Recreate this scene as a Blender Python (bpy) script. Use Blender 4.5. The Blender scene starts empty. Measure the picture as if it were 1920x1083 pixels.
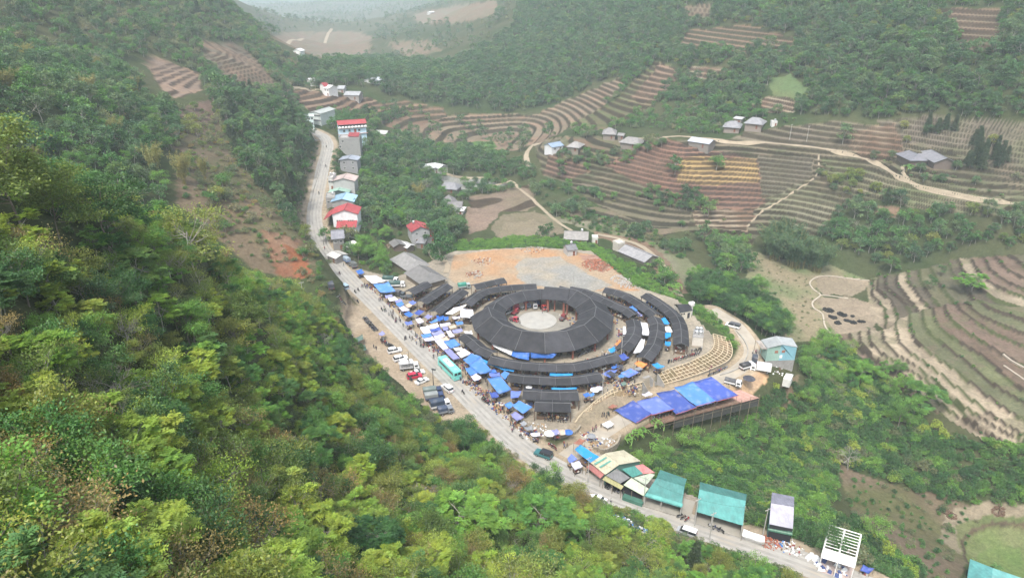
import bpy, math, random
import numpy as np
from mathutils import Vector, Matrix

# ---------------------------------------------------------------- camera, sky, sun, exposure
SC = bpy.context.scene
COL = SC.collection
CAM_H, PITCH, FOC = 115.0, math.radians(25.0), 1280.0
cd = bpy.data.cameras.new('camera')
cam = bpy.data.objects.new('camera', cd)
COL.objects.link(cam)
cd.sensor_width = 36.0
cd.lens = 36.0 * FOC / 1920.0
cd.clip_start, cd.clip_end = 0.5, 12000
cam.location = (0, 0, CAM_H)
cam.rotation_euler = (math.radians(90) - PITCH, 0, 0)
SC.camera = cam
SUN_EL, SUN_AZ = math.radians(58), math.radians(200)      # azimuth clockwise from +Y
W = bpy.data.worlds.new('World')
SC.world = W
W.use_nodes = True
nt = W.node_tree
sky = nt.nodes.new('ShaderNodeTexSky')
sky.sky_type = 'NISHITA'
sky.sun_disc = False
sky.sun_elevation, sky.sun_rotation = SUN_EL, SUN_AZ
sky.air_density, sky.dust_density, sky.ozone_density = 1.0, 4.0, 1.0
hs = nt.nodes.new('ShaderNodeHueSaturation')
hs.inputs['Saturation'].default_value = 0.5
nt.links.new(sky.outputs[0], hs.inputs['Color'])
bg = nt.nodes['Background']
bg.inputs['Strength'].default_value = 0.115
nt.links.new(hs.outputs[0], bg.inputs['Color'])
sl = bpy.data.lights.new('sun', 'SUN')
sl.energy = 1.5
sl.angle = math.radians(11)
sl.color = (1.0, 0.96, 0.9)
sun = bpy.data.objects.new('sun', sl)
COL.objects.link(sun)
sd = Vector((math.sin(SUN_AZ) * math.cos(SUN_EL), math.cos(SUN_AZ) * math.cos(SUN_EL), math.sin(SUN_EL)))
sun.rotation_euler = (-sd).to_track_quat('-Z', 'Y').to_euler()
SC.view_settings.view_transform = 'Standard'
SC.view_settings.look = 'None'
SC.view_settings.gamma = 1.0
SC.view_settings.use_curve_mapping = False
SC.view_settings.exposure = 1.5
SC.render.engine = 'CYCLES'
SC.cycles.max_bounces = 5
SC.cycles.diffuse_bounces = 3
SC.cycles.glossy_bounces = 2
SC.cycles.transmission_bounces = 2
SC.cycles.volume_bounces = 2
SC.cycles.transparent_max_bounces = 4
SC.cycles.use_denoising = True
SC.cycles.sample_clamp_indirect = 4.0

# ---------------------------------------------------------------- layout helpers
rng = np.random.default_rng(7)
random.seed(7)
CP, SP = math.cos(PITCH), math.sin(PITCH)

def ray(px, py):
    dx, dy = (px - 960.0) / FOC, (541.5 - py) / FOC
    return np.array([dx, CP + dy * SP, -SP + dy * CP])

def at_z(px, py, z):
    r = ray(px, py)
    t = (z - CAM_H) / r[2]
    return np.array([r[0] * t, r[1] * t, z])

def at_d(px, py, d):
    r = ray(px, py)
    r = r / np.linalg.norm(r)
    return r * d + np.array([0, 0, CAM_H])

def to_px(X, Y, Z):
    dep = Y * CP - (Z - CAM_H) * SP
    up = Y * SP + (Z - CAM_H) * CP
    dep = np.maximum(dep, 0.5)
    return 960 + FOC * X / dep, 541.5 - FOC * up / dep

def K(ox, oy, s, pts):                     # measured on an enlargement of the photo
    return [(ox + x / s, oy + y / s) for x, y in pts]

def in_poly(px, py, poly):
    poly = np.asarray(poly, float)
    inside = np.zeros(px.shape, bool)
    x0, y0 = poly.min(0)
    x1, y1 = poly.max(0)
    sel = np.where((px >= x0) & (px <= x1) & (py >= y0) & (py <= y1))
    if len(sel[0]) == 0:
        return inside
    a, b = px[sel], py[sel]
    r = np.zeros(a.shape, bool)
    n = len(poly)
    for i in range(n):
        xa, ya = poly[i]
        xb, yb = poly[(i + 1) % n]
        if ya == yb:
            continue
        c = ((ya > b) != (yb > b)) & (a < (xb - xa) * (b - ya) / (yb - ya) + xa)
        r ^= c
    inside[sel] = r
    return inside

_perm = np.random.default_rng(3).random((256, 256))
def vnoise(x, y, s, o=0):
    x = np.asarray(x) / s + 17.3 * o
    y = np.asarray(y) / s + 41.7 * o
    xi, yi = np.floor(x).astype(int), np.floor(y).astype(int)
    fx, fy = x - xi, y - yi
    fx, fy = fx * fx * (3 - 2 * fx), fy * fy * (3 - 2 * fy)
    g = lambda i, j: _perm[(xi + i) % 256, (yi + j) % 256]
    return (g(0, 0) * (1 - fx) + g(1, 0) * fx) * (1 - fy) + (g(0, 1) * (1 - fx) + g(1, 1) * fx) * fy

def fnoise(x, y, s, o=0):
    return (vnoise(x, y, s, o) + 0.5 * vnoise(x, y, s / 2.1, o + 1) + 0.25 * vnoise(x, y, s / 4.3, o + 2)) / 1.75

def tag(o, label=None, cat=None, group=None, kind=None):
    if label: o['label'] = label
    if cat: o['category'] = cat
    if group: o['group'] = group
    if kind: o['kind'] = kind
    return o

def thing(name, label, cat, loc=(0, 0, 0), rz=0.0, group=None):
    o = bpy.data.objects.new(name, None)
    COL.objects.link(o)
    o.empty_display_size = 0.3
    o.location = [float(c) for c in loc]
    o.rotation_euler = (0, 0, rz)
    return tag(o, label, cat, group)

def root_of(o):
    while o.parent: o = o.parent
    return o

class MB:                                   # collects shapes, links them as ONE mesh object
    def __init__(s): s.v, s.f, s.m = [], [], []
    def add(s, vs, fs, m=0):
        o = len(s.v)
        s.v += [tuple(float(c) for c in x) for x in vs]
        s.f += [tuple(i + o for i in f) for f in fs]
        s.m += [m] * len(fs)
        return s
    def hexa(s, b, t, m=0):
        return s.add(list(b) + list(t), [(3, 2, 1, 0), (4, 5, 6, 7), (0, 1, 5, 4), (1, 2, 6, 5), (2, 3, 7, 6), (3, 0, 4, 7)], m)
    def box(s, c, d, m=0, rz=0.0, tx=1.0, ty=1.0):
        ca, sa = math.cos(rz), math.sin(rz)
        q = lambda x, y, z: (c[0] + x * ca - y * sa, c[1] + x * sa + y * ca, c[2] + z)
        X, Y, Z = d[0] / 2, d[1] / 2, d[2] / 2
        b = [q(-X, -Y, -Z), q(X, -Y, -Z), q(X, Y, -Z), q(-X, Y, -Z)]
        t = [q(-X * tx, -Y * ty, Z), q(X * tx, -Y * ty, Z), q(X * tx, Y * ty, Z), q(-X * tx, Y * ty, Z)]
        return s.hexa(b, t, m)
    def slab(s, quad, th=0.08, m=0):        # sheet with thickness, quad = 4 upper corners ccw
        quad = [np.array(p, float) for p in quad]
        return s.hexa([p - np.array([0, 0, th]) for p in quad], quad, m)
    def tube(s, p0, p1, r0, r1=None, n=5, m=0):
        r1 = r0 if r1 is None else r1
        p0, p1 = Vector([float(c) for c in p0]), Vector([float(c) for c in p1])
        d = (p1 - p0)
        if d.length < 1e-6: return s
        q = d.to_track_quat('Z', 'Y')
        vs = []
        for p, r in ((p0, r0), (p1, r1)):
            for i in range(n):
                a = 2 * math.pi * i / n
                vs.append(p + q @ Vector((r * math.cos(a), r * math.sin(a), 0)))
        fs = [(i, (i + 1) % n, n + (i + 1) % n, n + i) for i in range(n)]
        fs += [tuple(range(n - 1, -1, -1)), tuple(range(n, 2 * n))]
        return s.add(vs, fs, m)
    def lathe(s, c, prof, n=10, m=0):       # prof = [(r,z)...]
        vs = [(c[0] + r * math.cos(2 * math.pi * i / n), c[1] + r * math.sin(2 * math.pi * i / n), c[2] + z) for r, z in prof for i in range(n)]
        fs = [(k * n + i, k * n + (i + 1) % n, (k + 1) * n + (i + 1) % n, (k + 1) * n + i) for k in range(len(prof) - 1) for i in range(n)]
        fs += [tuple(range(n - 1, -1, -1)), tuple(range((len(prof) - 1) * n, len(prof) * n))]
        return s.add(vs, fs, m)
    def mesh(s, name, mats, off=(0, 0, 0)):
        me = bpy.data.meshes.new(name)
        me.from_pydata([(x - off[0], y - off[1], z - off[2]) for x, y, z in s.v], [], s.f)
        for mm in (mats if isinstance(mats, (list, tuple)) else [mats]): me.materials.append(mm)
        me.polygons.foreach_set('material_index', s.m)
        me.update()
        return me
    def build(s, name, mats, parent=None, world=True, smooth=False):
        off = (0, 0, 0)
        if parent is not None and world: off = tuple(root_of(parent).location)
        me = s.mesh(name, mats, off)
        if smooth: me.polygons.foreach_set('use_smooth', [True] * len(me.polygons))
        o = bpy.data.objects.new(name, me)
        COL.objects.link(o)
        o.parent = parent
        return o

def copy_tree(o, parent=None):
    c = o.copy()
    COL.objects.link(c)
    c.parent = parent
    for ch in list(o.children): copy_tree(ch, c)
    return c

# ---------------------------------------------------------------- materials
def lk(t, a, b): t.links.new(a, b)
def new_mat(name):
    m = bpy.data.materials.new(name)
    m.use_nodes = True
    return m, m.node_tree, m.node_tree.nodes['Principled BSDF']

_mats = {}
def mat(name, col=(0.5, 0.5, 0.5), rough=0.8, var=0.25, scale=0.6, metal=0.0, bump=0.0, objcol=False, wave=None, spec=0.3, dirt=None):
    """painted / plain surface with uneven tone; objcol: colour comes from the object's own colour"""
    if name in _mats: return _mats[name]
    m, t, b = new_mat(name)
    N = t.nodes.new
    tc = N('ShaderNodeTexCoord')
    n1 = N('ShaderNodeTexNoise'); n1.inputs['Scale'].default_value = scale; n1.inputs['Detail'].default_value = 6; n1.inputs['Roughness'].default_value = 0.65
    lk(t, tc.outputs['Object'], n1.inputs['Vector'])
    mr = N('ShaderNodeMapRange'); mr.inputs[1].default_value = 0.3; mr.inputs[2].default_value = 0.7
    mr.inputs[3].default_value = 1 - var; mr.inputs[4].default_value = 1 + var * 0.6
    lk(t, n1.outputs['Fac'], mr.inputs[0])
    fac = mr.outputs[0]
    if name.startswith(('dark_roof', 'roof_', 'deck_')):      # every sheet weathers a little differently
        oi2 = N('ShaderNodeObjectInfo'); m3 = N('ShaderNodeMapRange'); m3.inputs[3].default_value = .78; m3.inputs[4].default_value = 1.25
        mm = N('ShaderNodeMath'); mm.operation = 'MULTIPLY'
        lk(t, oi2.outputs['Random'], m3.inputs[0]); lk(t, m3.outputs[0], mm.inputs[0]); lk(t, fac, mm.inputs[1])
        fac = mm.outputs[0]
    if wave:                                # corrugation: (axis vector, scale, amount)
        dt = N('ShaderNodeVectorMath'); dt.operation = 'DOT_PRODUCT'; dt.inputs[1].default_value = wave[0]
        lk(t, tc.outputs['Object'], dt.inputs[0])
        ms = N('ShaderNodeMath'); ms.operation = 'MULTIPLY'; ms.inputs[1].default_value = wave[1]
        lk(t, dt.outputs['Value'], ms.inputs[0])
        sn = N('ShaderNodeMath'); sn.operation = 'SINE'
        lk(t, ms.outputs[0], sn.inputs[0])
        bp = N('ShaderNodeBump'); bp.inputs['Strength'].default_value = wave[2]; bp.inputs['Distance'].default_value = 0.06
        lk(t, sn.outputs[0], bp.inputs['Height'])
        lk(t, bp.outputs[0], b.inputs['Normal'])
    mx = N('ShaderNodeMix'); mx.data_type = 'RGBA'; mx.blend_type = 'MULTIPLY'; mx.inputs[0].default_value = 1.0
    lk(t, fac, mx.inputs[7])
    if objcol:
        oi = N('ShaderNodeObjectInfo')
        lk(t, oi.outputs['Color'], mx.inputs[6])
    else:
        mx.inputs[6].default_value = (*col, 1)
    out = mx.outputs[2]
    if dirt:
        n2 = N('ShaderNodeTexNoise'); n2.inputs['Scale'].default_value = dirt[1]; n2.inputs['Detail'].default_value = 5
        lk(t, tc.outputs['Object'], n2.inputs['Vector'])
        m2 = N('ShaderNodeMapRange'); m2.inputs[1].default_value = 0.5; m2.inputs[2].default_value = 0.75; m2.inputs[4].default_value = dirt[2]
        lk(t, n2.outputs['Fac'], m2.inputs[0])
        mx2 = N('ShaderNodeMix'); mx2.data_type = 'RGBA'
        lk(t, m2.outputs[0], mx2.inputs[0]); lk(t, out, mx2.inputs[6]); mx2.inputs[7].default_value = (*dirt[0], 1)
        out = mx2.outputs[2]
    lk(t, out, b.inputs['Base Color'])
    if bump and not wave:
        bp = N('ShaderNodeBump'); bp.inputs['Strength'].default_value = bump; bp.inputs['Distance'].default_value = 0.1
        lk(t, n1.outputs['Fac'], bp.inputs['Height']); lk(t, bp.outputs[0], b.inputs['Normal'])
    b.inputs['Roughness'].default_value = rough
    b.inputs['Metallic'].default_value = metal
    b.inputs['Specular IOR Level'].default_value = spec
    _mats[name] = m
    return m

def leaf_mat(name, cols, var=0.35, trans=0.42):
    """leaves: hue picked per plant (object random) and per leaf (attribute 'Col')"""
    if name in _mats: return _mats[name]
    m = bpy.data.materials.new(name); m.use_nodes = True
    t = m.node_tree; t.nodes.clear(); N = t.nodes.new
    oi = N('ShaderNodeObjectInfo')
    rp = N('ShaderNodeValToRGB')
    e = rp.color_ramp.elements
    while len(e) < len(cols): e.new(0.5)
    for i, c in enumerate(cols):
        e[i].position = i / max(1, len(cols) - 1); e[i].color = (c[0] * 1.85, c[1] * 1.9, c[2] * 1.6, 1)
    lk(t, oi.outputs['Random'], rp.inputs[0])
    at = N('ShaderNodeAttribute'); at.attribute_name = 'Col'
    mx = N('ShaderNodeMix'); mx.data_type = 'RGBA'; mx.blend_type = 'MULTIPLY'; mx.inputs[0].default_value = 1
    lk(t, rp.outputs[0], mx.inputs[6]); lk(t, at.outputs['Color'], mx.inputs[7])
    d = N('ShaderNodeBsdfDiffuse'); tr = N('ShaderNodeBsdfTranslucent'); ms = N('ShaderNodeMixShader'); ms.inputs[0].default_value = trans
    lk(t, mx.outputs[2], d.inputs[0]); lk(t, mx.outputs[2], tr.inputs[0])
    gl = N('ShaderNodeBsdfGlossy'); gl.inputs['Roughness'].default_value = 0.5; gl.inputs[0].default_value = (0.9, 0.95, 0.9, 1)
    m2 = N('ShaderNodeMixShader'); m2.inputs[0].default_value = 0.03
    lk(t, d.outputs[0], ms.inputs[1]); lk(t, tr.outputs[0], ms.inputs[2])
    lk(t, ms.outputs[0], m2.inputs[1]); lk(t, gl.outputs[0], m2.inputs[2])
    o = N('ShaderNodeOutputMaterial'); lk(t, m2.outputs[0], o.inputs[0])
    _mats[name] = m
    return m
# ---------------------------------------------------------------- terrain: measured spot heights -> smooth hills
ZP = """1640 1112 0|1560 1083 0|1450 1035 0|1300 985 0|1100 905 0|950 820 0|800 680 0|690 560 0|630 500 1|595 440 4|585 380 8|605 310 14|618 270 17|592 247 19
1015 600 0|900 560 0|1150 560 0|1200 600 0|1280 640 0|1310 660 0|1100 700 0|1020 790 0|1130 725 0|1230 692 0|960 720 0|850 600 0|800 560 0|1300 590 0
760 690 0|700 630 0|830 770 0|870 500 0|1000 480 .5|1130 500 0|1190 545 0|1070 470 0|930 472 0
850 450 -5|960 430 -9|900 440 -7|1060 440 -8|1190 475 -8|1270 530 -8|1330 565 -9|1400 560 -13|1345 590 -4
1400 650 -5|1375 605 -4|1345 582 -3|1400 690 -6|1370 720 -6|1300 722 -5|1180 780 -3.5|1110 822 -1.5|1212 730 -4.5|1323 697 -5.5|1368 676 -5.5|1372 642 -5|1440 660 -6|1420 700 -6
1300 805 -12|1200 835 -9|1440 722 -9|1480 680 -9|1250 870 -8|1400 820 -17|1400 890 -13|1500 900 -19|1450 770 -18|1479 716 -9|1600 850 -25|1600 950 -22|1550 720 -20|1700 950 -27|1650 1060 -14|1850 1000 -30|1900 1083 -28|1290 905 -3|1500 992 -3|1660 1020 -12
1450 600 -18|1450 520 -15|1570 590 -20|1540 530 -18|1600 640 -20|1480 460 -12|1700 450 -4|1900 440 4|1600 430 -4
1330 440 -10|1250 440 -9|1200 400 -6|1100 360 -4|1200 330 6|1330 390 -2|1330 300 16|1270 265 24|1450 270 24|1400 235 28|1480 330 12|1480 400 -3|1560 350 10|1560 420 -3|1700 320 22|1650 300 22|1800 360 18|1900 385 18|1800 420 6|1700 270 30|1850 270 35|1900 230 46
1040 270 10|1100 280 12|1170 265 16|1100 310 6|1000 300 2|1000 350 -6|930 370 -6|870 350 -7|940 410 -8|890 410 -6|820 315 0|880 280 -2|920 280 -2|970 240 0|860 240 2|800 250 4|1000 225 4
750 300 4|720 250 8|720 350 2|750 400 0|790 440 -2|760 490 -4|820 470 -5|830 420 -6|690 440 1|680 330 8|690 490 -1|730 530 -.5|640 440 3.5|645 340 11|655 240 19
620 160 30|560 165 28|520 185 30|700 160 28|640 190 24|700 200 16|760 205 12"""
DP = """600 100 1500|700 110 1150|560 70 2200|640 60 2100|800 80 1150|700 20 3000|850 20 1250|950 10 1500|480 10 5200|560 15 4600|1000 100 740|900 130 720|900 190 600|1000 190 610|1000 30 900|1150 100 660|1150 20 790|1240 140 560|1350 70 600|1350 10 670|1500 150 500|1500 60 560|1500 0 620|1700 130 470|1700 50 530|1700 0 580|1900 180 435|1900 100 470|1900 0 540|1300 200 510|1600 210 450|1450 160 500|1500 -120 740|1900 -120 640|1150 -100 1000
200 0 600|0 0 500|100 100 450|300 60 570|430 30 740|300 130 490|320 160 460|420 100 580|480 130 560|530 150 570|450 180 460|380 180 420|200 200 330|100 180 330|0 150 300|250 270 310|350 230 380|350 290 330|480 230 420|540 210 440|560 260 400|550 320 340|480 320 330|430 350 300|450 400 278|520 400 290|560 430 282|540 490 262|590 500 252|500 480 262|0 -150 640|250 -150 800
0 1083 45|300 1083 55|600 1083 80|900 1083 110|1200 1083 136|1400 1083 146|0 800 62|300 800 82|600 800 130|720 760 182|0 600 78|300 600 105|500 600 160|0 420 97|200 430 115|400 480 155|560 570 207|650 650 216|800 805 182|850 850 171|950 900 163|1050 950 157|700 900 132|850 980 126|1000 1000 130|1100 960 150"""
WP = """-110 150 46|-95 190 28|-80 222 12|-160 130 60|0 0 88|-60 0 100|60 0 48|100 40 10|0 -60 120|130 80 -2|-150 60 95|-300 900 12|-350 1100 15|-200 800 18
300 140 -28|380 260 0|520 400 70|800 600 190|900 250 120|800 1200 300|0 6000 300|-1800 5000 600|1500 4000 700|-700 300 240|-600 900 260|-800 1500 200|200 1800 200|250 60 -25|500 100 -10|-400 100 150|-300 -60 140|300 -60 -20"""
def rows(s): return [tuple(float(v) for v in r.split()) for ln in s.split('\n') for r in ln.split('|')]
ctrl = [at_z(*r) for r in rows(ZP)] + [at_d(*r) for r in rows(DP)] + [np.array(r) for r in rows(WP)]

# hand traced terrace edges on the right hand hill (low to high)
def c7(s): return [(1380 + x / 3.2815, 430 + y / 3.2815) for x, y in rows(s)]
TU = [c7(s) for s in ("850 320|840 400|925 500|925 610", "880 300|870 380|960 440|1000 560", "930 300|920 370|1030 440|1080 510", "1000 280|990 350|1060 430|1130 510",
    "1060 270|1060 330|1130 420|1200 490", "1130 260|1140 330|1200 420|1260 480", "1200 240|1230 310|1300 400|1350 440", "1310 200|1330 270|1400 350|1480 430|1690 500",
    "1370 190|1390 260|1500 370|1620 440|1730 480", "1450 185|1470 240|1570 330|1772 420", "1530 180|1560 250|1650 310|1772 370", "1600 170|1640 230|1772 300", "1690 160|1772 220")]
TL = [c7(s) for s in ("640 650|700 730|850 860|950 940", "700 640|780 730|900 830|1000 890", "765 640|775 700|860 800|980 890", "822 640|835 710|920 790|1020 850",
    "905 630|920 700|1010 790|1090 840|1400 1100", "990 620|1010 690|1090 770|1180 850|1720 1240", "1065 570|1100 660|1200 760|1350 880|1700 1130", "1150 530|1180 600|1300 710|1450 840|1600 960|1772 1060",
    "1220 510|1260 590|1400 700|1550 800|1660 900|1772 990", "1290 480|1350 560|1500 680|1640 770|1772 840", "1360 450|1450 530|1600 640|1772 720", "1420 440|1510 520|1650 590|1772 640", "1480 430|1600 500|1772 560")]
POLY_U = c7("800 330|870 285|1000 270|1210 230|1330 185|1600 165|2600 100|2600 540|1690 505|1480 440|1350 455|1130 520|1000 575|925 620|840 560")
POLY_L = c7("630 645|925 622|1000 578|1130 522|1350 455|1480 440|1690 505|2600 560|2600 1500|1600 1330|1400 1210|1200 1100|1060 1010|900 930|760 820")
# colours of the treads, low to high
TAN, TAN2, SOIL, SOILP, GRN, GRN2, DKS = (.43, .355, .255), (.36, .3, .215), (.18, .13, .095), (.23, .165, .125), (.155, .16, .09), (.165, .175, .09), (.13, .11, .08)
CU = [TAN, TAN2, DKS, DKS, TAN, DKS, (.16, .15, .09), (.15, .14, .09), DKS, TAN2, SOILP, SOILP, SOIL, DKS]
CL = [SOILP, SOILP, TAN2, TAN, TAN2, TAN, TAN, GRN, GRN2, SOIL, SOILP, SOIL, GRN, GRN2]
def zone_z(k, n, lo, hi): return lo + (hi - lo) * k / n
for cs, lo, hi in ((TU, -20, 1), (TL, -22, -4)):
    for k, c in enumerate(cs):
        z = zone_z(k + .5, len(cs), lo, hi)
        for q in (c[0], c[len(c) // 2], c[-1]): ctrl.append(at_z(q[0], q[1], z))
ctrl = np.array(ctrl)
ctrl[:, 2] -= 0
_keep = []
for i in range(len(ctrl)):
    if all(np.hypot(*(ctrl[i, :2] - ctrl[j, :2])) > 2.5 for j in _keep): _keep.append(i)
ctrl = ctrl[_keep]
_C = 10.0
_n = len(ctrl)
_d = np.hypot(ctrl[:, None, 0] - ctrl[None, :, 0], ctrl[:, None, 1] - ctrl[None, :, 1])
_A = np.zeros((_n + 3, _n + 3))
_A[:_n, :_n] = np.sqrt(_d ** 2 + _C ** 2) - np.eye(_n) * 1.2
_P = np.c_[np.ones(_n), ctrl[:, :2] / 100]
_A[:_n, _n:], _A[_n:, :_n] = _P, _P.T
_w = np.linalg.solve(_A, np.r_[ctrl[:, 2], 0, 0, 0])
def base_z(X, Y):
    sh = X.shape
    X, Y = X.ravel(), Y.ravel()
    out = np.empty(X.shape)
    for a in range(0, len(X), 40000):
        x, y = X[a:a + 40000], Y[a:a + 40000]
        d = np.sqrt((x[:, None] - ctrl[None, :, 0]) ** 2 + (y[:, None] - ctrl[None, :, 1]) ** 2 + _C ** 2)
        out[a:a + 40000] = d @ _w[:_n] + _w[_n] + (_w[_n + 1] * x + _w[_n + 2] * y) / 100
    return out.reshape(sh)

def axis(parts):
    r = [parts[0][0]]
    for a, b, s in parts:
        n = max(1, int(round((b - a) / s)))
        r += list(a + (b - a) * (np.arange(n) + 1) / n)
    return np.array(r)
GX = axis([(-2600, -500, 42), (-500, -220, 5), (-220, -80, 1.4), (-80, 230, .8), (230, 330, 1.1), (330, 420, 2), (420, 700, 5), (700, 2800, 42)])
GY = axis([(-80, 20, 4), (20, 80, 1.2), (80, 330, .8), (330, 520, .55), (520, 640, 1.3), (640, 1100, 6), (1100, 2400, 16), (2400, 6500, 60)])
XX, YY = np.meshgrid(GX, GY)
ZZ = base_z(XX, YY)
# small scale unevenness away from the built-up part
PXX, PYY = to_px(XX, YY, ZZ)
far = np.clip((YY - 560) / 500, 0, 1)
ZZ = ZZ + (fnoise(XX, YY, 90, 5) - .5) * 15 * far + (fnoise(XX, YY, 260, 8) - .5) * 50 * np.clip((YY - 1100) / 1200, 0, 1)

def seg_dist(X, Y, pts):
    """distance to a polyline and interpolated z there"""
    bd = np.full(X.shape, 1e9); bz = np.zeros(X.shape)
    for a, b in zip(pts[:-1], pts[1:]):
        ab = b[:2] - a[:2]
        L2 = (ab ** 2).sum() + 1e-9
        t = np.clip(((X - a[0]) * ab[0] + (Y - a[1]) * ab[1]) / L2, 0, 1)
        d = np.hypot(X - a[0] - t * ab[0], Y - a[1] - t * ab[1])
        m = d < bd
        bd = np.where(m, d, bd); bz = np.where(m, a[2] + t * (b[2] - a[2]), bz)
    return bd, bz

def smooth_line(pts, step=3.0):
    pts = [np.asarray(p, float) for p in pts]
    P = [2 * pts[0] - pts[1]] + pts + [2 * pts[-1] - pts[-2]]
    out = []
    for i in range(1, len(P) - 2):
        n = max(2, int(np.linalg.norm(P[i + 1] - P[i]) / step))
        for k in range(n):
            t = k / n
            out.append(.5 * ((2 * P[i]) + (-P[i - 1] + P[i + 1]) * t + (2 * P[i - 1] - 5 * P[i] + 4 * P[i + 1] - P[i + 2]) * t * t + (-P[i - 1] + 3 * P[i] - 3 * P[i + 1] + P[i + 2]) * t ** 3))
    out.append(pts[-1])
    return out

ROAD = smooth_line([at_z(*r) for r in rows("1700 1140 0|1640 1108 0|1560 1075 0|1450 1035 0|1300 985 0|1200 946 0|1100 905 0|1020 866 0|960 822 0|900 764 0|850 714 0|800 666 0|750 616 0|700 566 0|660 528 .2|625 490 1|603 460 2.6|592 430 4.5|589 400 6.6|594 370 9|600 340 11.5|606 310 14|612 287 15.8|614 270 17|606 256 18.3|588 247 19.2|570 240 20")])
LANE = smooth_line([at_z(*r) for r in rows("1062 858 0|1110 824 -1.5|1180 779 -3.5|1240 750 -4.4|1300 726 -5|1360 706 -5.8|1398 682 -6|1410 660 -5.6|1402 638 -5|1385 614 -4.2|1365 598 -3.6|1335 580 -3")])
def flatten(pts, hw, fall):
    global ZZ
    a = np.array(pts)
    m = (XX > a[:, 0].min() - 40) & (XX < a[:, 0].max() + 40) & (YY > a[:, 1].min() - 40) & (YY < a[:, 1].max() + 40)
    ii = np.where(m)
    d, z = seg_dist(XX[ii], YY[ii], pts)
    w = np.clip(1 - (d - hw) / fall, 0, 1)
    w = w * w * (3 - 2 * w)
    ZZ[ii] = ZZ[ii] * (1 - w) + z * w
    return ii, d
PLATFORM = [(640, 495), (740, 520), (850, 470), (1000, 462), (1110, 470), (1190, 535), (1270, 560), (1337, 626), (1340, 646), (1329, 660), (1292, 679), (1233, 700), (1205, 716), (1150, 729), (1099, 767), (1072, 790), (1060, 815), (1000, 822), (960, 810), (840, 690), (700, 550)]
pz = np.zeros(XX.shape)
PX0, PY0 = to_px(XX, YY, pz)
near = (YY < 330) & (YY > 80)
mp = in_poly(PX0, PY0, PLATFORM) & near
ZZ[mp] = 0.0 + (fnoise(XX[mp], YY[mp], 14, 2) - .5) * .25
lot = in_poly(PX0, PY0, [(650, 570), (700, 580), (860, 745), (890, 800), (830, 800), (740, 730), (690, 690), (640, 620)]) & near
ZZ[lot] *= .1
flatten(LANE, 3.6, 3.5)
flatten(ROAD, 5.5, 5)
# pads of the roadside buildings at the bottom of the picture
pad = in_poly(PX0, PY0, [(1075, 830), (1135, 850), (1240, 900), (1320, 935), (1400, 985), (1450, 1000), (1560, 1040), (1640, 1075), (1640, 1110), (1450, 1040), (1100, 905)]) & near
ZZ[pad] = 0
# lattice slope below the market: straight ramp
def ramp(top, bot):
    T, B = [at_z(*p) for p in top], [at_z(*p) for p in bot]
    global ZZ
    for i in range(len(T) - 1):
        q = [T[i][:2], T[i + 1][:2], B[i + 1][:2], B[i][:2]]
        m = in_poly(XX, YY, q)
        c = np.where(m)
        dt = seg_dist(XX[c], YY[c], T)[0]; db = seg_dist(XX[c], YY[c], B)[0]
        z0 = (T[i][2] + T[i + 1][2]) / 2; zb = seg_dist(XX[c], YY[c], B)[1]
        f = dt / (dt + db + 1e-6)
        ZZ[c] = z0 * (1 - f) + zb * f
LAT1 = ([(1085, 781, 0), (1099.5, 766.6, 0), (1125, 745, 0), (1151, 729, 0), (1180, 722, 0), (1205.5, 716, 0)], [(1078, 792, -.6), (1092, 780, -1.2), (1122, 763, -2.2), (1151, 749, -3), (1185, 740, -3.4), (1214, 732, -3.6)])
LAT2 = ([(1233.5, 700, 0), (1262, 689, 0), (1292, 678.8, 0), (1329, 660.5, 0), (1339, 646, 0), (1337, 626, 0)], [(1245.6, 720, -3.9), (1284, 709, -4), (1323, 695.5, -4.2), (1365.5, 675, -4.3), (1373, 655, -4), (1366, 634, -3.2)])
ramp(*LAT1); ramp(*LAT2)

PXX, PYY = to_px(XX, YY, ZZ)
# terraces: hand traced
def side(px, py, c):
    """True where the point lies right of / above the traced edge"""
    c = np.asarray(c, float)
    d0, d1 = c[0] - c[1], c[-1] - c[-2]
    c = np.vstack([c[0] + d0 / np.linalg.norm(d0) * 60, c, c[-1] + d1 / np.linalg.norm(d1) * 400])
    bd = np.full(px.shape, 1e18); s = np.zeros(px.shape)
    for a, b in zip(c[:-1], c[1:]):
        ab = b - a
        t = np.clip(((px - a[0]) * ab[0] + (py - a[1]) * ab[1]) / (ab @ ab), 0, 1)
        d = (px - a[0] - t * ab[0]) ** 2 + (py - a[1] - t * ab[1]) ** 2
        cr = ab[0] * (py - a[1]) - ab[1] * (px - a[0])
        m = d < bd
        bd = np.where(m, d, bd); s = np.where(m, cr, s)
    return s < 0, np.sqrt(bd)
RGB = np.zeros(XX.shape + (3,))
EDGE = np.zeros(XX.shape)
def paint(m, c1, c2=None, s=12, o=0, amt=1.0):
    if not m.any(): return
    c1 = np.array(c1); c2 = c1 * .75 if c2 is None else np.array(c2)
    n = np.clip((fnoise(XX[m], YY[m], s, o) - .3) / .4, 0, 1)[:, None]
    RGB[m] = RGB[m] * (1 - amt) + amt * (c1 * (1 - n) + c2 * n)
TER = []
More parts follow.
